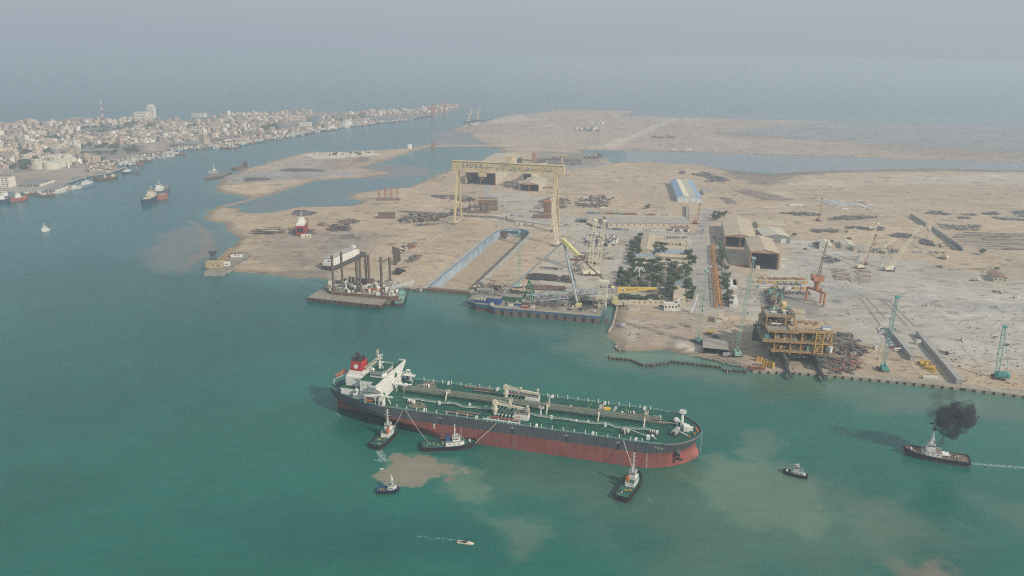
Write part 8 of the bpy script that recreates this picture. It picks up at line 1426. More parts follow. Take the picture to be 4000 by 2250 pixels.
heap('shed_cluster', 'low huts along the far track at the right', 'C', [(2180, 480), (2420, 480), (2420, 492), (2180, 490)], 50, [DGREY, PLATE], L=(10, 24), hz=6, box=1)
heap('shed_cluster', 'white sheds near the head of the outer basin', 'C', [(260, 370), (350, 355), (440, 335), (440, 345), (340, 372)], 40, [WALLW, STEEL], L=(8, 20), hz=7, box=1)
heap('shed_cluster', 'white plant along the upper edge of the sand island', 'B', [(1110, 650), (1450, 640), (1720, 620), (1700, 634), (1500, 665), (1290, 668)], 90, [WALLW, CREAM, DGREY], L=(5, 16), hz=5, box=.8)
heap('rock_armour', 'rocks along the muddy shore of the promontory', 'M', [(190, 850), (330, 890), (350, 980), (230, 975), (200, 930)], 220, LTS, L=(1, 2.6), hz=.6, box=1, z=1.4); heap('rock_armour', 'rocks below the turquoise crane', 'M', [(1300, 1050), (1400, 1060), (1850, 1110), (2060, 1220), (1940, 1200), (1500, 1100)], 240, LTS, L=(1, 2.4), hz=.6, box=1, z=1.2)
heap('rubble', 'stones and bags on the muddy quay', 'M', [(240, 600), (350, 590), (340, 640), (260, 640)], 70, [WALLW, BLUEP, WALLW], L=(1, 3), hz=1.2, box=1); heap('rubble', 'rock ring on the muddy quay', 'M', [(1080, 570), (1280, 630), (1270, 665), (1200, 650), (1060, 590)], 80, LTS, L=(1, 3), hz=1, box=1)
# litter everywhere
V = np.concatenate([MAIN]); m = MB(); rd = random.Random(9); N_ = 0; cand = []
for _ in range(9000):
 yy = rd.uniform(700, 1560); xx = rd.uniform(900, 4100); p = g('X', xx, yy); cand.append((p.x, p.y))
cand = np.array(cand); s1 = sdf(cand, MAIN); s2 = sdf(cand, DOCK); dens = fbm(cand, 60, 3, 50); ok = (s1 > 14) & (s2 < -10) & (dens > .5)
for (x, y) in cand[ok][:2300]:
 s = rd.uniform(.4, 1.7); m.box((x, y, GZ), (s * rd.uniform(.5, 2.4), s * .6, s * .35), rd.random() * 3, rd.choice((0, 1, 2, 2, 3)))
o = m.build('litter', [SC[3], RUSTY, LTS[0], PLATE]); o['kind'] = 'stuff'; o['label'] = 'scattered scraps and stones over the yard'
for k, x, y, lab, w, d, h, mt in (('C', 528, 1190, 'tall rusty ship block with open cells behind the gantry', 34, 16, 17, TANDECK), ('C', 1135, 1250, 'tall rusty ship block beside the right gantry leg', 14, 10, 24, RUSTO), ('E', 1960, 262, 'dark bow section lying on the sand', 26, 10, 9, DBRN), ('B', 1850, 1110, 'old platform piece with rusty columns near the lagoon', 42, 12, 3, PLATE), ('C', 545, 1215, 'pale base block in front of the rusty ship block', 30, 8, 7, PLATE), ('C', 435, 1240, 'dark cradle with upright posts beside the ship block', 36, 8, 3, DBRN), ('C', 1090, 1290, 'dark barge-like block at the foot of the right gantry leg', 34, 9, 5, DBRN)):
 b = g(k, x, y); t = thing('ship_block', lab, 'steel block', b, .05, 'hull sections ashore'); q = MB(); q.box((0, 0, 0), (w, d, h), 0, 0); q.box((0, 0, h), (w * .96, d * .9, .3), 0, 1)
 q.build('shell', [mt, SC[3]], t); q = MB(); [q.box((-w / 2 + (i + .5) * w / 6, -d / 2 - .2, h * .12), (w / 6 - .6, .3, h * .76), 0, 0) for i in range(6)]; q.build('bulkhead_cell', [mat('cell_brown', (.20, .12, .08), .9, .3, .3)], t)
 if 'columns' in lab or 'posts' in lab:
  for i in range(4): q = MB(); q.truss((-w * .4 + i * w * .26, 0, h), (-w * .4 + i * w * .26, 0, h + (18 if 'columns' in lab else 13)), 2.6, 5, .5); q.build('column', RUSTO if 'columns' in lab else DGREY, t)
# ---------------- people (one continuous body each)
def person_proto(shirt, trousers):
 me = bpy.data.meshes.new('person'); vs_ = [(0, 0, .95), (0, 0, 1.2), (0, 0, 1.45), (0, 0, 1.55), (0, 0, 1.7), (.1, 0, .9), (.12, .02, .5), (.12, 0, .06), (-.1, 0, .9), (-.12, -.02, .5), (-.12, 0, .06), (.2, 0, 1.42), (.26, .03, 1.15), (.25, .12, .9), (-.2, 0, 1.42), (-.26, .03, 1.15), (-.25, .12, .9)]
 ed = [(0, 1), (1, 2), (2, 3), (3, 4), (0, 5), (5, 6), (6, 7), (0, 8), (8, 9), (9, 10), (2, 11), (11, 12), (12, 13), (2, 14), (14, 15), (15, 16)]; rr = [.16, .15, .17, .07, .12, .1, .075, .06, .1, .075, .06, .07, .055, .045, .07, .055, .045]
 me.from_pydata(vs_, ed, []); o = bpy.data.objects.new('person', me); COL.objects.link(o); md = o.modifiers.new('s', 'SKIN')
 for i, r in enumerate(rr): me.skin_vertices[0].data[i].radius = (r, r)
 me.skin_vertices[0].data[0].use_root = True; bpy.context.view_layer.update(); n = to_mesh(o); n.name = 'person'; me = n.data; me.materials.clear(); [me.materials.append(q) for q in (shirt, trousers, mat('skin', (.35, .22, .15)))]
 for f in me.polygons: z = f.center.z; f.material_index = 2 if z > 1.5 else (0 if z > .95 else 1)
 n['category'] = 'person'; return Proto(n)
PP = [person_proto(mat('white_shirt', (.7, .7, .68)), mat('dark_trousers', (.04, .045, .06))), person_proto(mat('blue_overall', (.06, .12, .25)), mat('blue_overall', (.06, .12, .25))), person_proto(mat('dark_shirt', (.05, .05, .05)), mat('dark_trousers', (.04, .045, .06)))]
MWp = pf.matrix_basis
for i in range(58):
 x = W_ * random.uniform(.50, .97) if i < 46 else W_ * random.uniform(.22, .5); y = abs(random.gauss(0, 2.4)) + 1.2; q = Matrix.Translation(p0) @ Matrix.Rotation(prz, 4, 'Z') @ Vector((x, y, 30.1)); k = 0 if random.random() < .8 else 2
 PP[k].put(q, random.random() * 6, ('person in a white shirt in the crowd on the tan platform deck', '', 'person in dark clothes in the crowd on the tan platform deck')[k], ('crowd in white on the platform', '', 'crowd in dark on the platform')[k])
for i, (k, x, y) in enumerate([('M', a, b) for a, b in ((2035, 560), (2065, 580), (2085, 578), (2110, 612), (2150, 600), (2010, 635), (2062, 632), (2228, 545), (2225, 475), (1850, 610), (1860, 580), (2320, 610))]): PP[2 if i % 2 else 1].put(g(k, x, y), i, 'person standing in the open yard left of the platform, %s' % ('dark clothes' if i % 2 else 'blue overalls'), 'people left of the platform ' + ('dark' if i % 2 else 'blue'))
for i, (k, x, y, lab) in enumerate((('M', 968, 438, 'left person of a pair walking by the low wall below the two-storey office'), ('M', 987, 438, 'right person of a pair walking by the low wall below the two-storey office'), ('M', 1423, 232, 'person crossing the avenue beside the orange truss'), ('M', 345, 370, 'person on the path beside the inlet corner'), ('M', 1245, 705, 'person standing near the rock ring on the muddy quay'), ('M', 270, 900, 'person in white at the muddy shore corner'), ('M', 350, 900, 'second person in white at the muddy shore'), ('G', 1205, 750, 'person alone in the middle of the avenue'), ('M', 1950, 870, 'person near the foot of the turquoise crane'))): PP[0 if 'white' in lab else 2].put(g(k, x, y, GZ if y < 850 else 2.3), i, lab)
for i, (x, y, s) in enumerate(((-.9, .3, 0), (-1.3, -.35, 2), (-.1, -.4, 2), (.9, .5, 0), (.9, -.3, 2))): q = Matrix.Rotation(rz_sb, 4, 'Z') @ Vector((x, y, .35 - .35)) + SB; PP[s].put(q, rz_sb, 'person seated low aboard the cream speedboat, %s' % ('in white' if s == 0 else 'in dark clothes'), 'speedboat crew ' + ('white' if s == 0 else 'dark'), (1, 1, .8))
for p_ in TP + [CW, CD, CR_, CB, BUS, MINI] + CP + PP:
 if not p_.used:
  for ch in list(p_.r.children): bpy.data.objects.remove(ch)
  bpy.data.objects.remove(p_.r)
# ---------------- the city across the channel
CC = [mat('city_' + n_, c_, .9, .15, .05) for n_, c_ in (('cream', (.62, .52, .40)), ('pink_beige', (.50, .37, .30)), ('white', (.76, .70, .60)), ('grey_beige', (.34, .30, .26)), ('sand', (.52, .42, .31)))]
CWIN = mat('city_window', (.12, .12, .125), .6, .1, .1); CROOF = mat('city_roof', (.36, .33, .29), .95, .2, .05)
CNM = ('cream', 'pinkish beige', 'white', 'greyish', 'sand coloured')
def city_mb(w, d, fl, seed, tall=False):
 rd = random.Random(seed); m = MB(); h = fl * 3.2
 m.box((0, 0, -1), (w, d, h + 1), 0, 0); m.box((0, 0, h), (w - .8, d - .8, .05), 0, 2)
 for c_, s_ in (((0, -d / 2 + .15, h), (w, .3, 1)), ((0, d / 2 - .15, h), (w, .3, 1)), ((-w / 2 + .15, 0, h), (.3, d - .6, 1)), ((w / 2 - .15, 0, h), (.3, d - .6, 1))): m.box(c_, s_, 0, 0)
 m.box((rd.uniform(-.25, .25) * w, rd.uniform(-.2, .2) * d, h), (w * .28, d * .3, 2.8), 0, 0)
 if rd.random() < .6: m.box((w * .3, d * .3, h), (2, 2, 1.6), 0, 0)
 if rd.random() < .4: m.box((w * .5 + w * .15, 0, -1), (w * .3, d * .7, h * .6), 0, 0)
 for k in range(fl):
  z = k * 3.2 + 1.1; n = max(2, int(w / 4.2))
  for i in range(n):
   x = -w / 2 + (i + .5) * w / n; m.box((x, -d / 2 - .03, z), (w / n * .5, .1, 1.4), 0, 1)
  n = max(2, int(d / 4.2))
  for i in range(n): y = -d / 2 + (i + .5) * d / n; m.box((w / 2 + .03, y, z), (.1, d / n * .45, 1.4), 0, 1)
 return m
CPR = []
for i, (w, d, fl) in enumerate(((16, 13, 2), (20, 15, 3), (14, 14, 4), (18, 14, 3), (22, 16, 2), (15, 13, 6), (18, 16, 7), (26, 14, 4), (13, 12, 3), (24, 18, 5))):
 for c in range(5):
  if (i + c) % 5 in (0, 2, 3) or i in (5, 6): m = city_mb(w, d, fl, i * 10 + c); o = m.build('city_building', [CC[c], CWIN, CROOF]); o['category'] = 'building'; CPR.append((Proto(o), w, d, fl * 3.2, c, m))
ca, cb_ = g('A', 200, 700), g('B', 700, 440); cdir = (cb_ - ca).normalized(); cnrm = Vector((-cdir.y, cdir.x, 0)); CRZ = math.atan2(cdir.y, cdir.x)
V = poly('A', [(80, 865), (500, 780), (700, 790), (1200, 690), (1300, 660), (1180, 720), (1250, 775), (1100, 840), (870, 870), (690, 930), (800, 990), (500, 1080), (0, 1040), (-200, 1050), (-200, 860)], GZ)
cand = []; rd = random.Random(21)
for i in range(-105, 166):
 for j in range(-78, 100):
  if i % 5 == 0 or j % 4 == 0 and rd.random() < .7: continue
  p = ca + cdir * (i * 19 + rd.uniform(-3, 3)) + cnrm * (j * 18 + rd.uniform(-3, 3)); cand.append((p.x, p.y))
cand = np.array(cand); sc_ = sdf(cand, CITY); so_2 = sdf(cand, V); dn = fbm(cand, 240, 3, 60); vis = np.abs(cand[:, 0]) < cand[:, 1] * .72
ok = (sc_ > 26) & (so_2 < -15) & vis & ((dn > .40) | (sc_ > 400)); cand, sc_, dn = cand[ok], sc_[ok], dn[ok]
TREEP = [('A', [(380, 480), (700, 470), (720, 510), (400, 520)]), ('A', [(750, 400), (1000, 370), (1380, 340), (1370, 390), (900, 470)]), ('A', [(130, 640), (500, 600), (560, 640), (200, 690)]), ('A', [(80, 760), (300, 690), (410, 700), (380, 760), (110, 850)]), ('A', [(820, 570), (1130, 560), (1400, 600), (1380, 640), (950, 670), (830, 690)]), ('A', [(300, 350), (430, 350), (430, 380), (300, 380)]), ('A', [(600, 640), (700, 620), (690, 680), (640, 680)]), ('A', [(1460, 350), (1560, 350), (1560, 390), (1460, 390)]), ('B', [(1180, 300), (1350, 270), (1600, 260), (1620, 290), (1300, 330)]), ('B', [(560, 370), (720, 350), (740, 400), (600, 440)]), ('A', [(1840, 370), (2000, 360), (2010, 385), (1850, 395)])]
TV = [poly(k, p_, GZ) for k, p_ in TREEP]; tmask = np.zeros(len(cand), bool)
for tv in TV: tmask |= sdf(cand, tv) > -4
cand, sc_ = cand[~tmask], sc_[~tmask]
SPV = [poly('A', [(590, 500), (1620, 500), (1620, 500)], GZ)]
front = (sc_ < 170); items = []
for (x, y), s_, f in zip(cand, sc_, front):
 r = rd.random(); tallp = .20 if s_ < 300 else .05
 pool = [q for q in CPR if (q[3] > 15) == (r < tallp)]; q = rd.choice(pool); k = rd.uniform(.7, 1.0); items.append((q[3] * q[1] / (x * x + y * y), x, y, q, k, rd.choice((0, pi / 2)) + rd.uniform(-.08, .08), rd.uniform(.6, 1.0)))
items.sort(key=lambda t: -t[0]); print('city buildings', len(items))
for _, x, y, q, k, a, kz in items[:290]:
 far_ = 'closest to the tank farm' if y < 2300 and x < -900 else 'of the old town'
 q[0].put((x, y, GZ), CRZ + a, CNM[q[4]] + (' mid-rise block' if q[3] > 15 else ' low flat-roofed house') + ' in the dense town across the channel', CNM[q[4]] + (' town blocks' if q[3] > 15 else ' town houses'), (k, k, kz))
fm = [MB() for _ in range(5)]
for _, x, y, q, k, a, kz in items[290:]:
 m = fm[q[4]]; w, d, h = q[1] * k, q[2] * k, q[3] * kz; m.box((x, y, GZ - 1), (w, d, h + 1), CRZ + a, 0); m.box((x + 2, y + 1, GZ + h), (w * .3, d * .3, 2.6), CRZ + a, 0)
 if y < 3600:
  c_, s_ = cos(CRZ + a), sin(CRZ + a)
  for fz in range(int(h / 3.2)):
   for e in (-.3, 0, .3): m.box((x + e * w * c_ + (d / 2 + .05) * s_, y + e * w * s_ - (d / 2 + .05) * c_, GZ + fz * 3.2 + 1), (w * .16, .2, 1.5), CRZ + a, 1)
for i, m in enumerate(fm):
 if m.v: o = m.build('distant_town', [CC[i], CWIN]); o['kind'] = 'stuff'; o['label'] = 'far part of the town fading into haze, %s houses' % CNM[i]
CT = TP_city = tree_proto('town_tree', 9, 7.5, 200, LEAF, 8)
n = 0
for tv in TV:
 ar = .5 * abs(np.dot(tv[:, 0], np.roll(tv[:, 1], 1)) - np.dot(tv[:, 1], np.roll(tv[:, 0], 1))); cnt = min(26, int(ar / 700)); k = 0; tr = 0
 while k < cnt and tr < 900:
  tr += 1; p = (rd.uniform(tv[:, 0].min(), tv[:, 0].max()), rd.uniform(tv[:, 1].min(), tv[:, 1].max()))
  if sdf(np.array([p]), tv)[0] < 0: continue
  k += 1; n += 1; CT.put((p[0], p[1], GZ), rd.random() * 6, 'dark green tree clump among the pale houses across the channel', 'trees in the town', (1.3, 1.3, 1) if rd.random() < .6 else 1)
for _ in range(150):
 x, y = cand[rd.randrange(len(cand))]; CT.put((x + 11, y + 11, GZ), rd.random() * 6, 'single dark tree in a street of the town across the channel', 'street trees in the town', rd.uniform(.6, 1.1))
# landmarks
def block(label, k, x0, x1, yb, yt, d, mt, fl=None, name='city_building', cat='building', rz=0, group=None, win=True):
 a, b = g(k, x0, yb), g(k, x1, yb); h = hgt(k, (x0 + x1) / 2, yb, yt); c = (a + b) / 2; L = (b - a).length; t = thing(name, label, cat, c, rz, group or 'town landmarks'); m = MB(); m.box((0, d / 2, 0), (L, d, h), 0, 0); m.box((0, d / 2, h), (L * .95, d * .9, .6), 0, 1); m.build('wall', [mt, CROOF], t)
 if win:
  m = MB(); nf = fl or max(2, int(h / 3.6)); nc = max(3, int(L / 6))
  for f in range(nf):
   for i in range(nc): m.box((-L / 2 + (i + .5) * L / nc, -.1, (f + .35) * h / nf), (L / nc * .5, .3, h / nf * .42), 0, 0)
  m.build('window', CWIN, t)
 return t, L, d, h
block('wide blank white block beside the tallest tower of the town', 'A', 1355, 1478, 312, 225, 40, CC[2], 3);
t, L, d, h = block('tall white tower with a round top floor, highest in the town', 'A', 1482, 1550, 292, 172, 26, CC[2], 11); m = MB(); m.cyl((0, d / 2, h), L * .52, 7, 20); m.build('round_top', CC[2], t)
block('broad pinkish building on the skyline left of the mast', 'A', 690, 865, 352, 290, 40, CC[1], 4); block('terraced white building on the skyline right of the tower', 'A', 1920, 2058, 280, 240, 34, CC[2], 5)
block('tall brown and grey office tower in the middle of the waterfront', 'B', 1010, 1062, 352, 243, 28, CC[1], 12); block('glassy bluish tower beside the brown one', 'B', 1068, 1140, 360, 262, 24, mat('blue_glass_tower', (.20, .27, .31), .4), 10); block('long white low block at the foot of the two towers', 'B', 950, 1060, 372, 330, 30, CC[2], 4)
block('white hospital-like building at the left frame edge', 'A', -60, 98, 985, 888, 22, CC[2], 5); block('sand coloured long building near the tree belt', 'A', 600, 778, 648, 598, 24, CC[4], 3); block('white twin block in the middle of the town', 'A', 618, 776, 562, 515, 22, CC[2], 5)
for i, (k, x0, x1, yb, yt, d, lab) in enumerate((('A', 1690, 2000, 575, 545, 55, 'long grey harbour shed on the waterfront'), ('A', 1975, 2255, 520, 497, 40, 'second long grey harbour shed, further right'), ('A', 190, 400, 978, 948, 60, 'wharf shed with white arches at the lower left'), ('A', 450, 560, 1036, 1006, 50, 'wharf shed on the nearest point of the city quay'), ('A', 790, 935, 640, 618, 40, 'grey flat shed inside the tree belt'), ('A', 940, 1130, 640, 612, 46, 'tan hall inside the tree belt'), ('A', 1240, 1450, 600, 575, 50, 'pinkish roofed depot behind the fishing quay'), ('A', 200, 600, 678, 655, 25, 'very long low barrack in front of the trees'), ('B', 1380, 1560, 350, 325, 45, 'long quay shed behind the white ferry'), ('B', 1660, 1900, 318, 300, 45, 'farther quay shed on the thin end of the town'))):
 a, b = g(k, x0, yb), g(k, x1, yb); h = min(10, hgt(k, (x0 + x1) / 2, yb, yt)); L = (b - a).length; t = thing('harbour_shed', lab, 'shed', (a + b) / 2, CRZ * .0 + math.atan2((b - a).y, (b - a).x), 'long harbour sheds'); m = MB(); m.box((0, d / 2, 0), (L, d, h), 0, 0); m.build('wall', CC[2] if 'white' in lab or i == 3 else CC[3], t); m = MB(); m.add([(-L / 2 - 1, -1, h), (L / 2 + 1, -1, h), (L / 2 + 1, d / 2, h + 3), (-L / 2 - 1, d / 2, h + 3), (-L / 2 - 1, d + 1, h), (L / 2 + 1, d + 1, h)], [(0, 1, 2, 3), (3, 2, 5, 4), (0, 3, 4), (1, 5, 2), (0, 4, 5, 1)], 0); m.build('roof', mat('grey_shed_roof', (.25, .24, .225), .9, .1, .03), t); m = MB(); [m.box((-L / 2 + (q + .5) * L / 9, -.2, .5), (L / 12, .5, h * .7)) for q in range(9)]; m.build('doorway', CWIN, t)
TK = mat('cream_tank', (.62, .58, .46), .6, .06, .05)
for i, (x, y, r) in enumerate(((420, 790, 19), (528, 795, 18), (600, 775, 15), (655, 762, 15), (712, 748, 14), (450, 735, 13), (520, 735, 14), (575, 720, 13), (630, 712, 14), (690, 716, 12))):
 b = g('A', x, y); m = MB(); m.cyl((0, 0, 0), r, 14, 24, 0); m.cyl((0, 0, 14), r, 1.6, 24, 0, .5); m.rail([(r * cos(q), r * sin(q), 14) for q in [j * pi / 6 for j in range(13)]], 1, .2, 8, 0); tag(m.build('storage_tank', TK, None, b, smooth=False), ('largest cream tank at the near left of the tank farm', 'second big cream tank at the near side of the tank farm')[i] if i < 2 else 'cream storage tank in the %s row of the tank farm' % ('front' if i < 5 else 'rear'), 'storage tank', 'front tanks' if 1 < i < 5 else ('rear tanks' if i > 4 else 'near tanks'))
b = g('A', 1512, 605); m = MB(); m.cyl((0, 0, 0), 42, 17, 28); tag(m.build('silo', CC[3], None, b), 'big grey drum-shaped silo beside the fishing quay', 'silo')
b = g('A', 693, 790); m = MB(); m.cyl((0, 0, 0), 2.2, 12, 10); tag(m.build('chimney', WHITE, None, b), 'short white chimney in front of the tank farm', 'chimney')
b = g('A', 1045, 372); h = hgt('A', 1045, 372, 115); t = thing('radio_mast', 'tall red and white lattice mast above the town', 'mast', b);
for i in range(8): m = MB(); m.truss((0, 0, h * i / 8), (0, 0, h * (i + 1) / 8), 5 - i * .45, 5, .9, 0, 5 - (i + 1) * .45); m.build('lattice_section', mat('mast_red', (.42, .14, .10)) if i % 2 == 0 else WHITE, t)
for k, x, yb, yt, lab, c in (('B', 2290, 262, 135, 'red dockside crane at the far tip of the town, left one', 'mast_red'), ('B', 2305, 258, 165, 'shorter red crane beside the left far crane', 'mast_red'), ('B', 2418, 240, 112, 'red dockside crane at the far tip of the town, right one', 'mast_red'), ('C', 352, 320, 190, 'yellow crane on a pontoon at the channel mouth, left one', 'far_yellow'), ('C', 434, 305, 172, 'yellow crane on a pontoon at the channel mouth, right one', 'far_yellow')):
 b = g(k, x, yb); h = hgt(k, x, yb, yt); mt = mat('mast_red', (.42, .14, .10)) if c == 'mast_red' else mat('far_yellow', (.55, .48, .25)); t = thing('harbour_crane', lab, 'crane', b, 0, 'far harbour cranes'); m = MB(); m.truss((-6, 0, 0), (0, 0, h * .62), 9, 5, 2.0, 0, 4); m.build('tower', mt, t); m = MB(); m.truss((0, 0, h * .5), (8, 0, h), 4, 6, 1.6, 0, 2); m.truss((0, 0, h * .6), (-16, 0, h * .66), 4, 3, 1.5); m.build('boom', mt, t)
 if c != 'mast_red': m = MB(); m.box((0, 0, -1.5), (60, 22, 4)); m.build('pontoon', DGREY, t); t.location.z = 0
# jetty
m = MB(); jp = [g('A', x, y, 3) for x, y in ((690, 930), (880, 868), (1100, 836), (1260, 778))]
for a, b in zip(jp, jp[1:]):
 m.beam((a.x, a.y, 2.6), (b.x, b.y, 2.6), 8, .8); L = (b - a).length
 for i in range(int(L / 14)): p = a.lerp(b, i * 14 / L); m.cyl((p.x, p.y, -2), .7, 4.4, 6)
tag(m.build('jetty', RCONC), 'long pale jetty on piles below the tank farm', 'jetty')
# ---------------- ships in the channel
NAVY = mat('navy_hull', (.05, .07, .12), .7, .2, .3, rust=.15); REDB = mat('faded_red_hull', (.34, .12, .09), .75, .2, .3); GREYH = mat('grey_ship_hull', (.16, .17, .19), .7, .2, .2)
small_ship('coaster', 'moored coaster with dark hull and white bow rail, lower left of the mid-channel trio', 'A', (1560, 1095), (1440, 1155), NAVY, TANDECK, CREAM, 15, 7, [(.25, .26, 11, .8), (.62, .2, 3, .6)], 8, group='ships moored in mid channel', bot=REDB)
small_ship('coaster', 'grey ship with white superstructure behind the mid-channel trio', 'A', (1590, 1055), (1700, 990), GREYH, PLATE, WHITE, 13, 6, [(.18, .24, 12, .8)], 10, group='ships moored in mid channel', bot=REDB)
small_ship('hull_lighter', 'bare faded red hull on the right of the mid-channel trio', 'A', (1565, 1105), (1690, 1085), REDB, PLATE, CREAM, 14, 7.5, [(.5, .3, 1.2, .6)], 0, group='ships moored in mid channel')
small_ship('motor_yacht', 'white motor vessel moored off the near end of the city quay', 'A', (822, 985), (940, 952), mat('blue_white_hull', (.20, .30, .36)), WHITE, WHITE, 9, 4, [(.42, .62, 7, .8)], 7, group='boats near the city quay')
small_ship('patrol_boat', 'small white boat speeding at far left with a long wake', 'A', (488, 1412), (418, 1430), WHITE, WHITE, WHITE, 5.5, 2.4, [(.5, .5, 5, .75)], 5, group='boats under way in the channel')
small_ship('coaster', 'red hulled ship with white house at the left frame edge', 'A', (90, 1122), (285, 1098), REDB, TANDECK, WHITE, 12, 5, [(.45, .3, 9, .8)], 6, group='ships at the left frame edge')
small_ship('coaster', 'dark blue ship moored outside the red one at the left edge', 'A', (-60, 1140), (110, 1125), NAVY, TANDECK, WHITE, 12, 5.5, [(.5, .3, 10, .8)], 8, group='ships at the left frame edge')
small_ship('coaster', 'white-housed ship behind the red one at the left edge', 'A', (-20, 1100), (160, 1088), GREYH, PLATE, WHITE, 12, 5, [(.4, .4, 10, .8)], 8, group='ships at the left frame edge')
small_ship('work_barge', 'rusty work barge with small houses off the jetty', 'A', (960, 908), (1190, 880), RUSTY, OLDDECK, CREAM, 22, 3.5, [(.75, .16, 6, .4), (.4, .06, 8, .2)], 0, group='boats near the city quay')
small_ship('ferry', 'small white ferry at the end of the jetty', 'A', (1232, 845), (1322, 832), NAVY, WHITE, WHITE, 9, 3, [(.5, .7, 5, .8)], 3, group='boats near the city quay')
small_ship('trawler', 'grey fishing boat right of the small ferry', 'A', (1345, 835), (1408, 822), GREYH, PLATE, STEEL, 7, 3, [(.5, .3, 5, .6)], 7, group='boats near the city quay')
small_ship('white_ship', 'white passenger ship alongside the far waterfront', 'B', (1385, 378), (1482, 366), WHITE, WHITE, WHITE, 20, 8, [(.5, .7, 16, .8)], 8, group='ships along the far waterfront'); small_ship('white_ship', 'pale low vessel left of the white passenger ship', 'B', (1228, 402), (1320, 395), CREAM, WHITE, WHITE, 16, 5, [(.5, .7, 9, .8)], 5, group='ships along the far waterfront'); small_ship('ship', 'red freighter alongside far sheds of the waterfront', 'B', (1580, 352), (1720, 335), REDH, TANDECK, WHITE, 16, 6, [(.2, .2, 12, .8)], 6, group='ships along the far waterfront')
q = [g('A', x, y, 3.2) for x, y in ((2050, 893), (2130, 845), (2330, 828), (2240, 870))]; t = thing('flat_barge', 'brown flat barge aground at the tip of the sand island', 'barge', sum(q, Vector()) / 4); t.location.z = 0; m = MB(); m.prism([(p.x, p.y) for p in q], -1, 3.2, 0, 1); m.build('hull', [DBRN, mat('brown_barge_deck', (.20, .17, .15), .9)], t, world=True)
tug('harbour_tug', 'white tug lying behind the brown barge off the sand island', ('A', 2115, 835), ('A', 2175, 830), WHITE, WHITE, WHITE, L=24, B=8, mast=12, tall=True, group='boats off the sand island')
small_ship('wreck', 'rusty half-sunk wreck beside the sand island shore', 'A', (2345, 800), (2490, 770), RUSTY, RUSTY, DBRN, 14, 3, [(.85, .14, 9, .6)], 0, group='boats off the sand island', bot=RUSTY)
def dhow(hm, L, B, h):
 t = thing('fishing_boat', 'x', 'boat'); m, hw, zt = hull_mb(L, B, 2.2, 2.2, bow=.5); m.build('hull', [hm, hm, TANDECK], t); m = MB(); m.box((-L * .25, 0, 2), (L * .28, B * .6, h)); m.box((-L * .25, 0, 2 + h), (L * .32, B * .7, .3)); m.build('cabin', WHITE, t); m = MB(); m.tube((L * .1, 0, 2), (L * .1, 0, 11), .3, 6); m.beam((L * .1, 0, 9), (-L * .2, 0, 6), .3); m.build('mast', CREAM, t); return Proto(t)
DH = [(dhow(mat('brown_dhow', (.20, .13, .09)), 26, 7, 3), 'brown'), (dhow(mat('white_dhow', (.55, .54, .52)), 22, 6, 3), 'white'), (dhow(mat('blue_dhow', (.12, .20, .26)), 28, 8, 4), 'bluish'), (dhow(mat('maroon_dhow', (.22, .08, .07)), 24, 7, 3), 'maroon')]
sh = [g(k, x, y, 0) for k, x, y in (('A', 1190, 770), ('A', 1215, 745), ('A', 1400, 707), ('A', 1500, 695), ('A', 1642, 675), ('A', 1655, 648), ('A', 1762, 610), ('A', 1800, 594), ('A', 2050, 584), ('A', 2240, 590), ('A', 2300, 564), ('A', 2480, 534), ('B', 700, 490), ('B', 850, 460), ('B', 1100, 412), ('B', 1230, 402), ('B', 1400, 376), ('B', 1600, 350), ('B', 1800, 328), ('B', 2000, 308), ('B', 2250, 268))]
rd = random.Random(33)
for a, b in zip(sh, sh[1:]):
 L = (b - a).length; d = (b - a) / L; nn = Vector((d.y, -d.x, 0)); s = 0
 while s < L:
  P0, cn_ = rd.choice(DH)
  for row in range(rd.choice((1, 2, 3)) if a.y < 3200 else 1): p = a + d * s + nn * (8 + row * 13 + rd.uniform(-3, 6)); P0, cn_ = rd.choice(DH); P0.put((p.x, p.y, 0), math.atan2(nn.y, nn.x) + rd.uniform(-.35, .35) + (0 if rd.random() < .5 else pi / 2), cn_ + ' fishing boat packed along the town waterfront', cn_ + ' fishing boats on the waterfront', rd.uniform(.8, 1.3))
  s += rd.uniform(13, 26) if a.y < 3200 else rd.uniform(30, 70)
for k, x, y, i in (('A', 400, 1050, 2), ('A', 480, 1072, 0), ('A', 600, 1040, 1), ('A', 780, 995, 1), ('A', 310, 1060, 0)): DH[i][0].put(g(k, x, y, 0), .1 + i, DH[i][1] + ' boat tied to the nearest city wharf', DH[i][1] + ' boats at the nearest wharf')
heap('waterfront_clutter', 'crates, stalls and small boats crowding the town waterfront', 'A', [(1250, 690), (1640, 640), (1780, 585), (2300, 545), (2576, 500), (2576, 515), (2300, 560), (2240, 580), (1800, 588), (1650, 660), (1300, 705)], 420, CC + [CWIN, RUSTY], L=(4, 13), hz=5, box=1); heap('waterfront_clutter', 'clutter along the farther town waterfront', 'B', [(0, 520), (600, 440), (900, 420), (1100, 395), (1800, 318), (1800, 328), (1100, 410), (700, 485), (200, 560), (0, 575)], 420, CC + [CWIN, RUSTY, REDB], L=(5, 16), hz=6, box=1)
heap('waterfront_clutter', 'yards and stacks between tank farm and fishing quay', 'A', [(760, 760), (1240, 690), (1500, 650), (1300, 700), (1180, 740), (1100, 830), (880, 855)], 200, CC + [RUSTY, DGREY], L=(4, 13), hz=3, box=1)
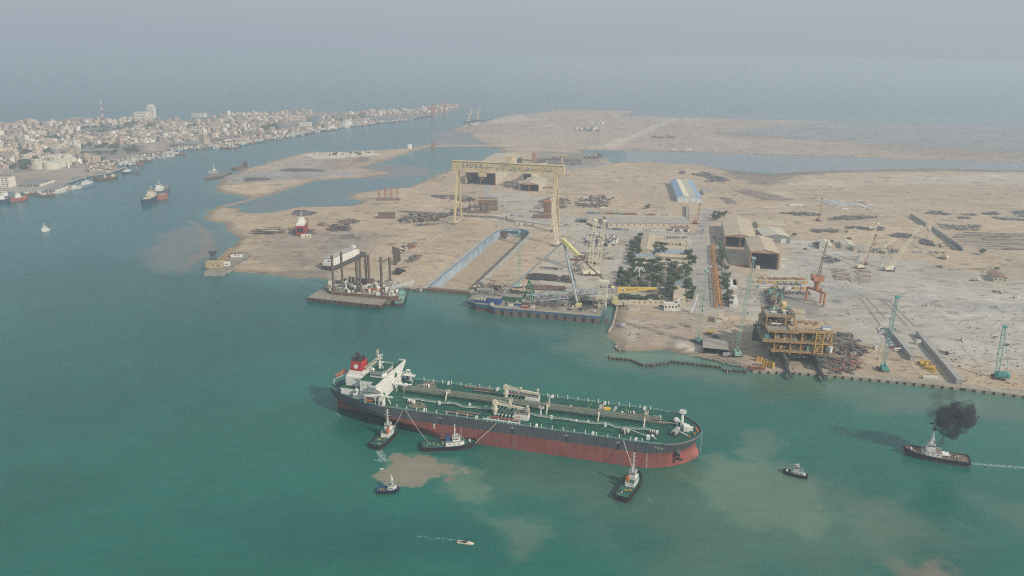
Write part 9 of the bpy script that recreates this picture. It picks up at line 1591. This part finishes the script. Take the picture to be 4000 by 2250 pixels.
# sand island and spit pieces
for x in (2054, 2067): b = g('B', x, 592); m = MB(); m.cyl((0, 0, 0), 5, hgt('B', x, 592, 552), 12); tag(m.build('silo', WHITE, None, b), 'slim white silo of a pair on the causeway of the sand island', 'silo', 'pair of white silos')
b = g('B', 2293, 582); h = hgt('B', 2293, 582, 528); m = MB(); m.truss((0, 0, 0), (0, 0, h), 6, 5, 1.4, 0, 3); m.box((0, 0, 0), (16, 10, 5)); tag(m.build('beacon_tower', RUSTO, None, b), 'orange lattice beacon on the causeway beyond the island', 'beacon')
b = g('B', 2383, 552); m = MB(); m.box((0, 0, 0), (18, 10, 8)); m.cyl((0, 0, 8), 3, 8, 8); tag(m.build('pump_house', CC[3], None, b), 'small grey hut on the causeway tip near the channel', 'hut')
for p_, _ in DH + [(CT, 0)]:
 if not p_.used: bpy.data.objects.remove(p_.r)
for q in CPR:
 if not q[0].used: bpy.data.objects.remove(q[0].r)
# ---------------- loose pieces of a part become parts of their own
def explode(o, gap=.25, most=100):
 me = o.data; nv = len(me.vertices); co = np.empty(nv * 3); me.vertices.foreach_get('co', co); co = co.reshape(-1, 3); par = list(range(nv))
 def find(i):
  while par[i] != i: par[i] = par[par[i]]; i = par[i]
  return i
 for p in me.polygons:
  a = find(p.vertices[0])
  for v in p.vertices[1:]: par[find(v)] = a
 root = np.array([find(i) for i in range(nv)]); ids = np.unique(root)
 if len(ids) < 2: return
 bb = [(co[root == r].min(0) - gap, co[root == r].max(0) + gap) for r in ids]; lab = list(range(len(ids)))
 def fl(i):
  while lab[i] != i: i = lab[i]
  return i
 for i in range(len(ids)):
  for j in range(i):
   if (bb[i][0] <= bb[j][1]).all() and (bb[j][0] <= bb[i][1]).all(): lab[fl(i)] = fl(j)
 grp = {}
 for i, r in enumerate(ids): grp.setdefault(fl(i), set()).add(int(r))
 if len(grp) < 2 or len(grp) > most: return
 gi = {r: k for k, s in enumerate(grp.values()) for r in s}; fs = [[] for _ in grp]
 for p in me.polygons: fs[gi[int(root[p.vertices[0]])]].append((list(p.vertices), p.material_index))
 base = o.name.split('.')[0]
 for F in fs:
  vs_ = sorted({v for f, _ in F for v in f}); mp = {v: i for i, v in enumerate(vs_)}; m2 = bpy.data.meshes.new(base); m2.from_pydata([tuple(co[v]) for v in vs_], [], [[mp[v] for v in f] for f, _ in F])
  for q in me.materials: m2.materials.append(q)
  m2.polygons.foreach_set('material_index', [k for _, k in F]); n = bpy.data.objects.new(base, m2); COL.objects.link(n); n.parent = o.parent; n.matrix_local = o.matrix_local.copy()
 bpy.data.objects.remove(o)
EX = {'ventilator_door': 0, 'tank_vent': .1, 'deck_locker': .3, 'hull_markings': .3, 'crossing_ladder': .3, 'tyre_fender': -.05, 'porthole': 0, 'window': 0, 'skid_beam': .3, 'exhaust_pipe': .3, 'stern_winch': .4, 'forward_platform': .6, 'cargo_manifold': .4, 'bow_bollard': 0, 'dark_panel': 0, 'support_column': .1,
   'stowed_gangway': .4, 'deck_house': .5, 'provision_boom': .4, 'forecastle_store': .3, 'yellow_sheave': .3, 'deck_lettering': -.5, 'side_rail': .3, 'worn_deck_patch': 0, 'doorway': 0, 'boat_deck_balcony': .5, 'wheel': 0, 'track': 0, 'crawler_track': .3, 'rudder': 0, 'deck_gear': .2, 'anchor_bolster': 0, 'machine_house': .2, 'hose_rail': .2, 'bulkhead_cell': 0, 'dock_wall': .2}
for o in list(scene.objects):
 b_ = o.name.split('.')[0]
 if o.type == 'MESH' and b_ in EX and EX[b_] >= 0 and o.parent is not None and o.get('kind') is None and o.data.users == 1: explode(o, EX[b_])

LMK = [(g(k, x, y), w) for k, x, y, w in (('A', 580, 770, 'near the cream tank farm'), ('A', 1040, 370, 'around the foot of the radio mast'), ('A', 1480, 310, 'below the tall white tower'), ('A', 780, 350, 'by the broad pinkish skyline building'), ('B', 1070, 350, 'around the two waterfront office towers'), ('A', 1990, 280, 'near the terraced skyline building'), ('A', 1850, 560, 'behind the first long harbour shed'), ('A', 2120, 510, 'behind the second long harbour shed'), ('A', 350, 1000, 'near the white-arched wharf shed'), ('B', 2100, 285, 'on the thin far end of the town'), ('A', 1510, 600, 'beside the big round silo'), ('A', 700, 560, 'around the white twin block'), ('B', 1430, 360, 'by the white passenger ship'), ('A', 100, 430, 'at the left skyline end of the town'), ('A', 130, 600, 'at the left frame edge of the town'), ('A', 1150, 480, 'in the middle between mast and silo'), ('B', 600, 330, 'between the terraced building and the office towers'), ('B', 1700, 240, 'behind the far quay sheds'))]
GMK = [(g('G', x, y), w) for x, y, w in ((560, 820, 'beside the white sculpture'), (360, 900, 'above the root of the yellow jib'), (650, 960, 'above the tip of the yellow jib'), (620, 680, 'against the broad tan building'), (780, 850, 'along the parking lot'), (400, 760, 'at the left edge of the grove'))]
TMK = [(g('G', x, y), w) for x, y, w in ((1470, 460, 'at the upper end of the strip'), (1490, 620, 'beside the upper truss'), (1520, 800, 'beside the light mast'), (1550, 1000, 'by the lower white cabins'), (1570, 1130, 'at the lower end of the strip'))]
for o in scene.objects:
 gr_, lb_ = o.get('group'), o.get('label')
 if not gr_ or not lb_ or o.parent: continue
 L_ = None
 if gr_.endswith(('town houses', 'town blocks', 'in the town', 'on the waterfront')): L_ = LMK; lb_ = lb_.replace(' in the dense town across the channel', '').replace(' in a street of the town across the channel', '').replace(' among the pale houses across the channel', '').replace(' packed along the town waterfront', '')
 elif gr_ == 'trees of the dense grove': L_ = GMK; lb_ = 'dark leafy grove tree'
 elif gr_ == 'trees beside the orange trusses': L_ = TMK; lb_ = 'dusty tree right of the orange trusses,'
 if L_: w = min(L_, key=lambda q: (q[0] - o.location).length); o['label'] = lb_ + ' ' + w[1]; o['group'] = gr_ + ' ' + w[1]
# ---------------- hazy air
hm = bpy.data.materials.new('hazy_air'); hm.use_nodes = True; n, l = hm.node_tree.nodes, hm.node_tree.links
for q in list(n):
 if q.type == 'BSDF_PRINCIPLED': n.remove(q)
pv = n.new('ShaderNodeVolumePrincipled'); pv.inputs['Color'].default_value = (.65, .73, .815, 1); pv.inputs['Density'].default_value = 0.00024; pv.inputs['Anisotropy'].default_value = .15
l.new(pv.outputs[0], n['Material Output'].inputs['Volume'])
hb = MB(); hb.box((0, 60000, -8), (200000, 126000, 258 + 8)); ho = hb.build('haze', hm); ho['kind'] = 'stuff'; ho['label'] = 'pale dusty haze over the whole harbour'
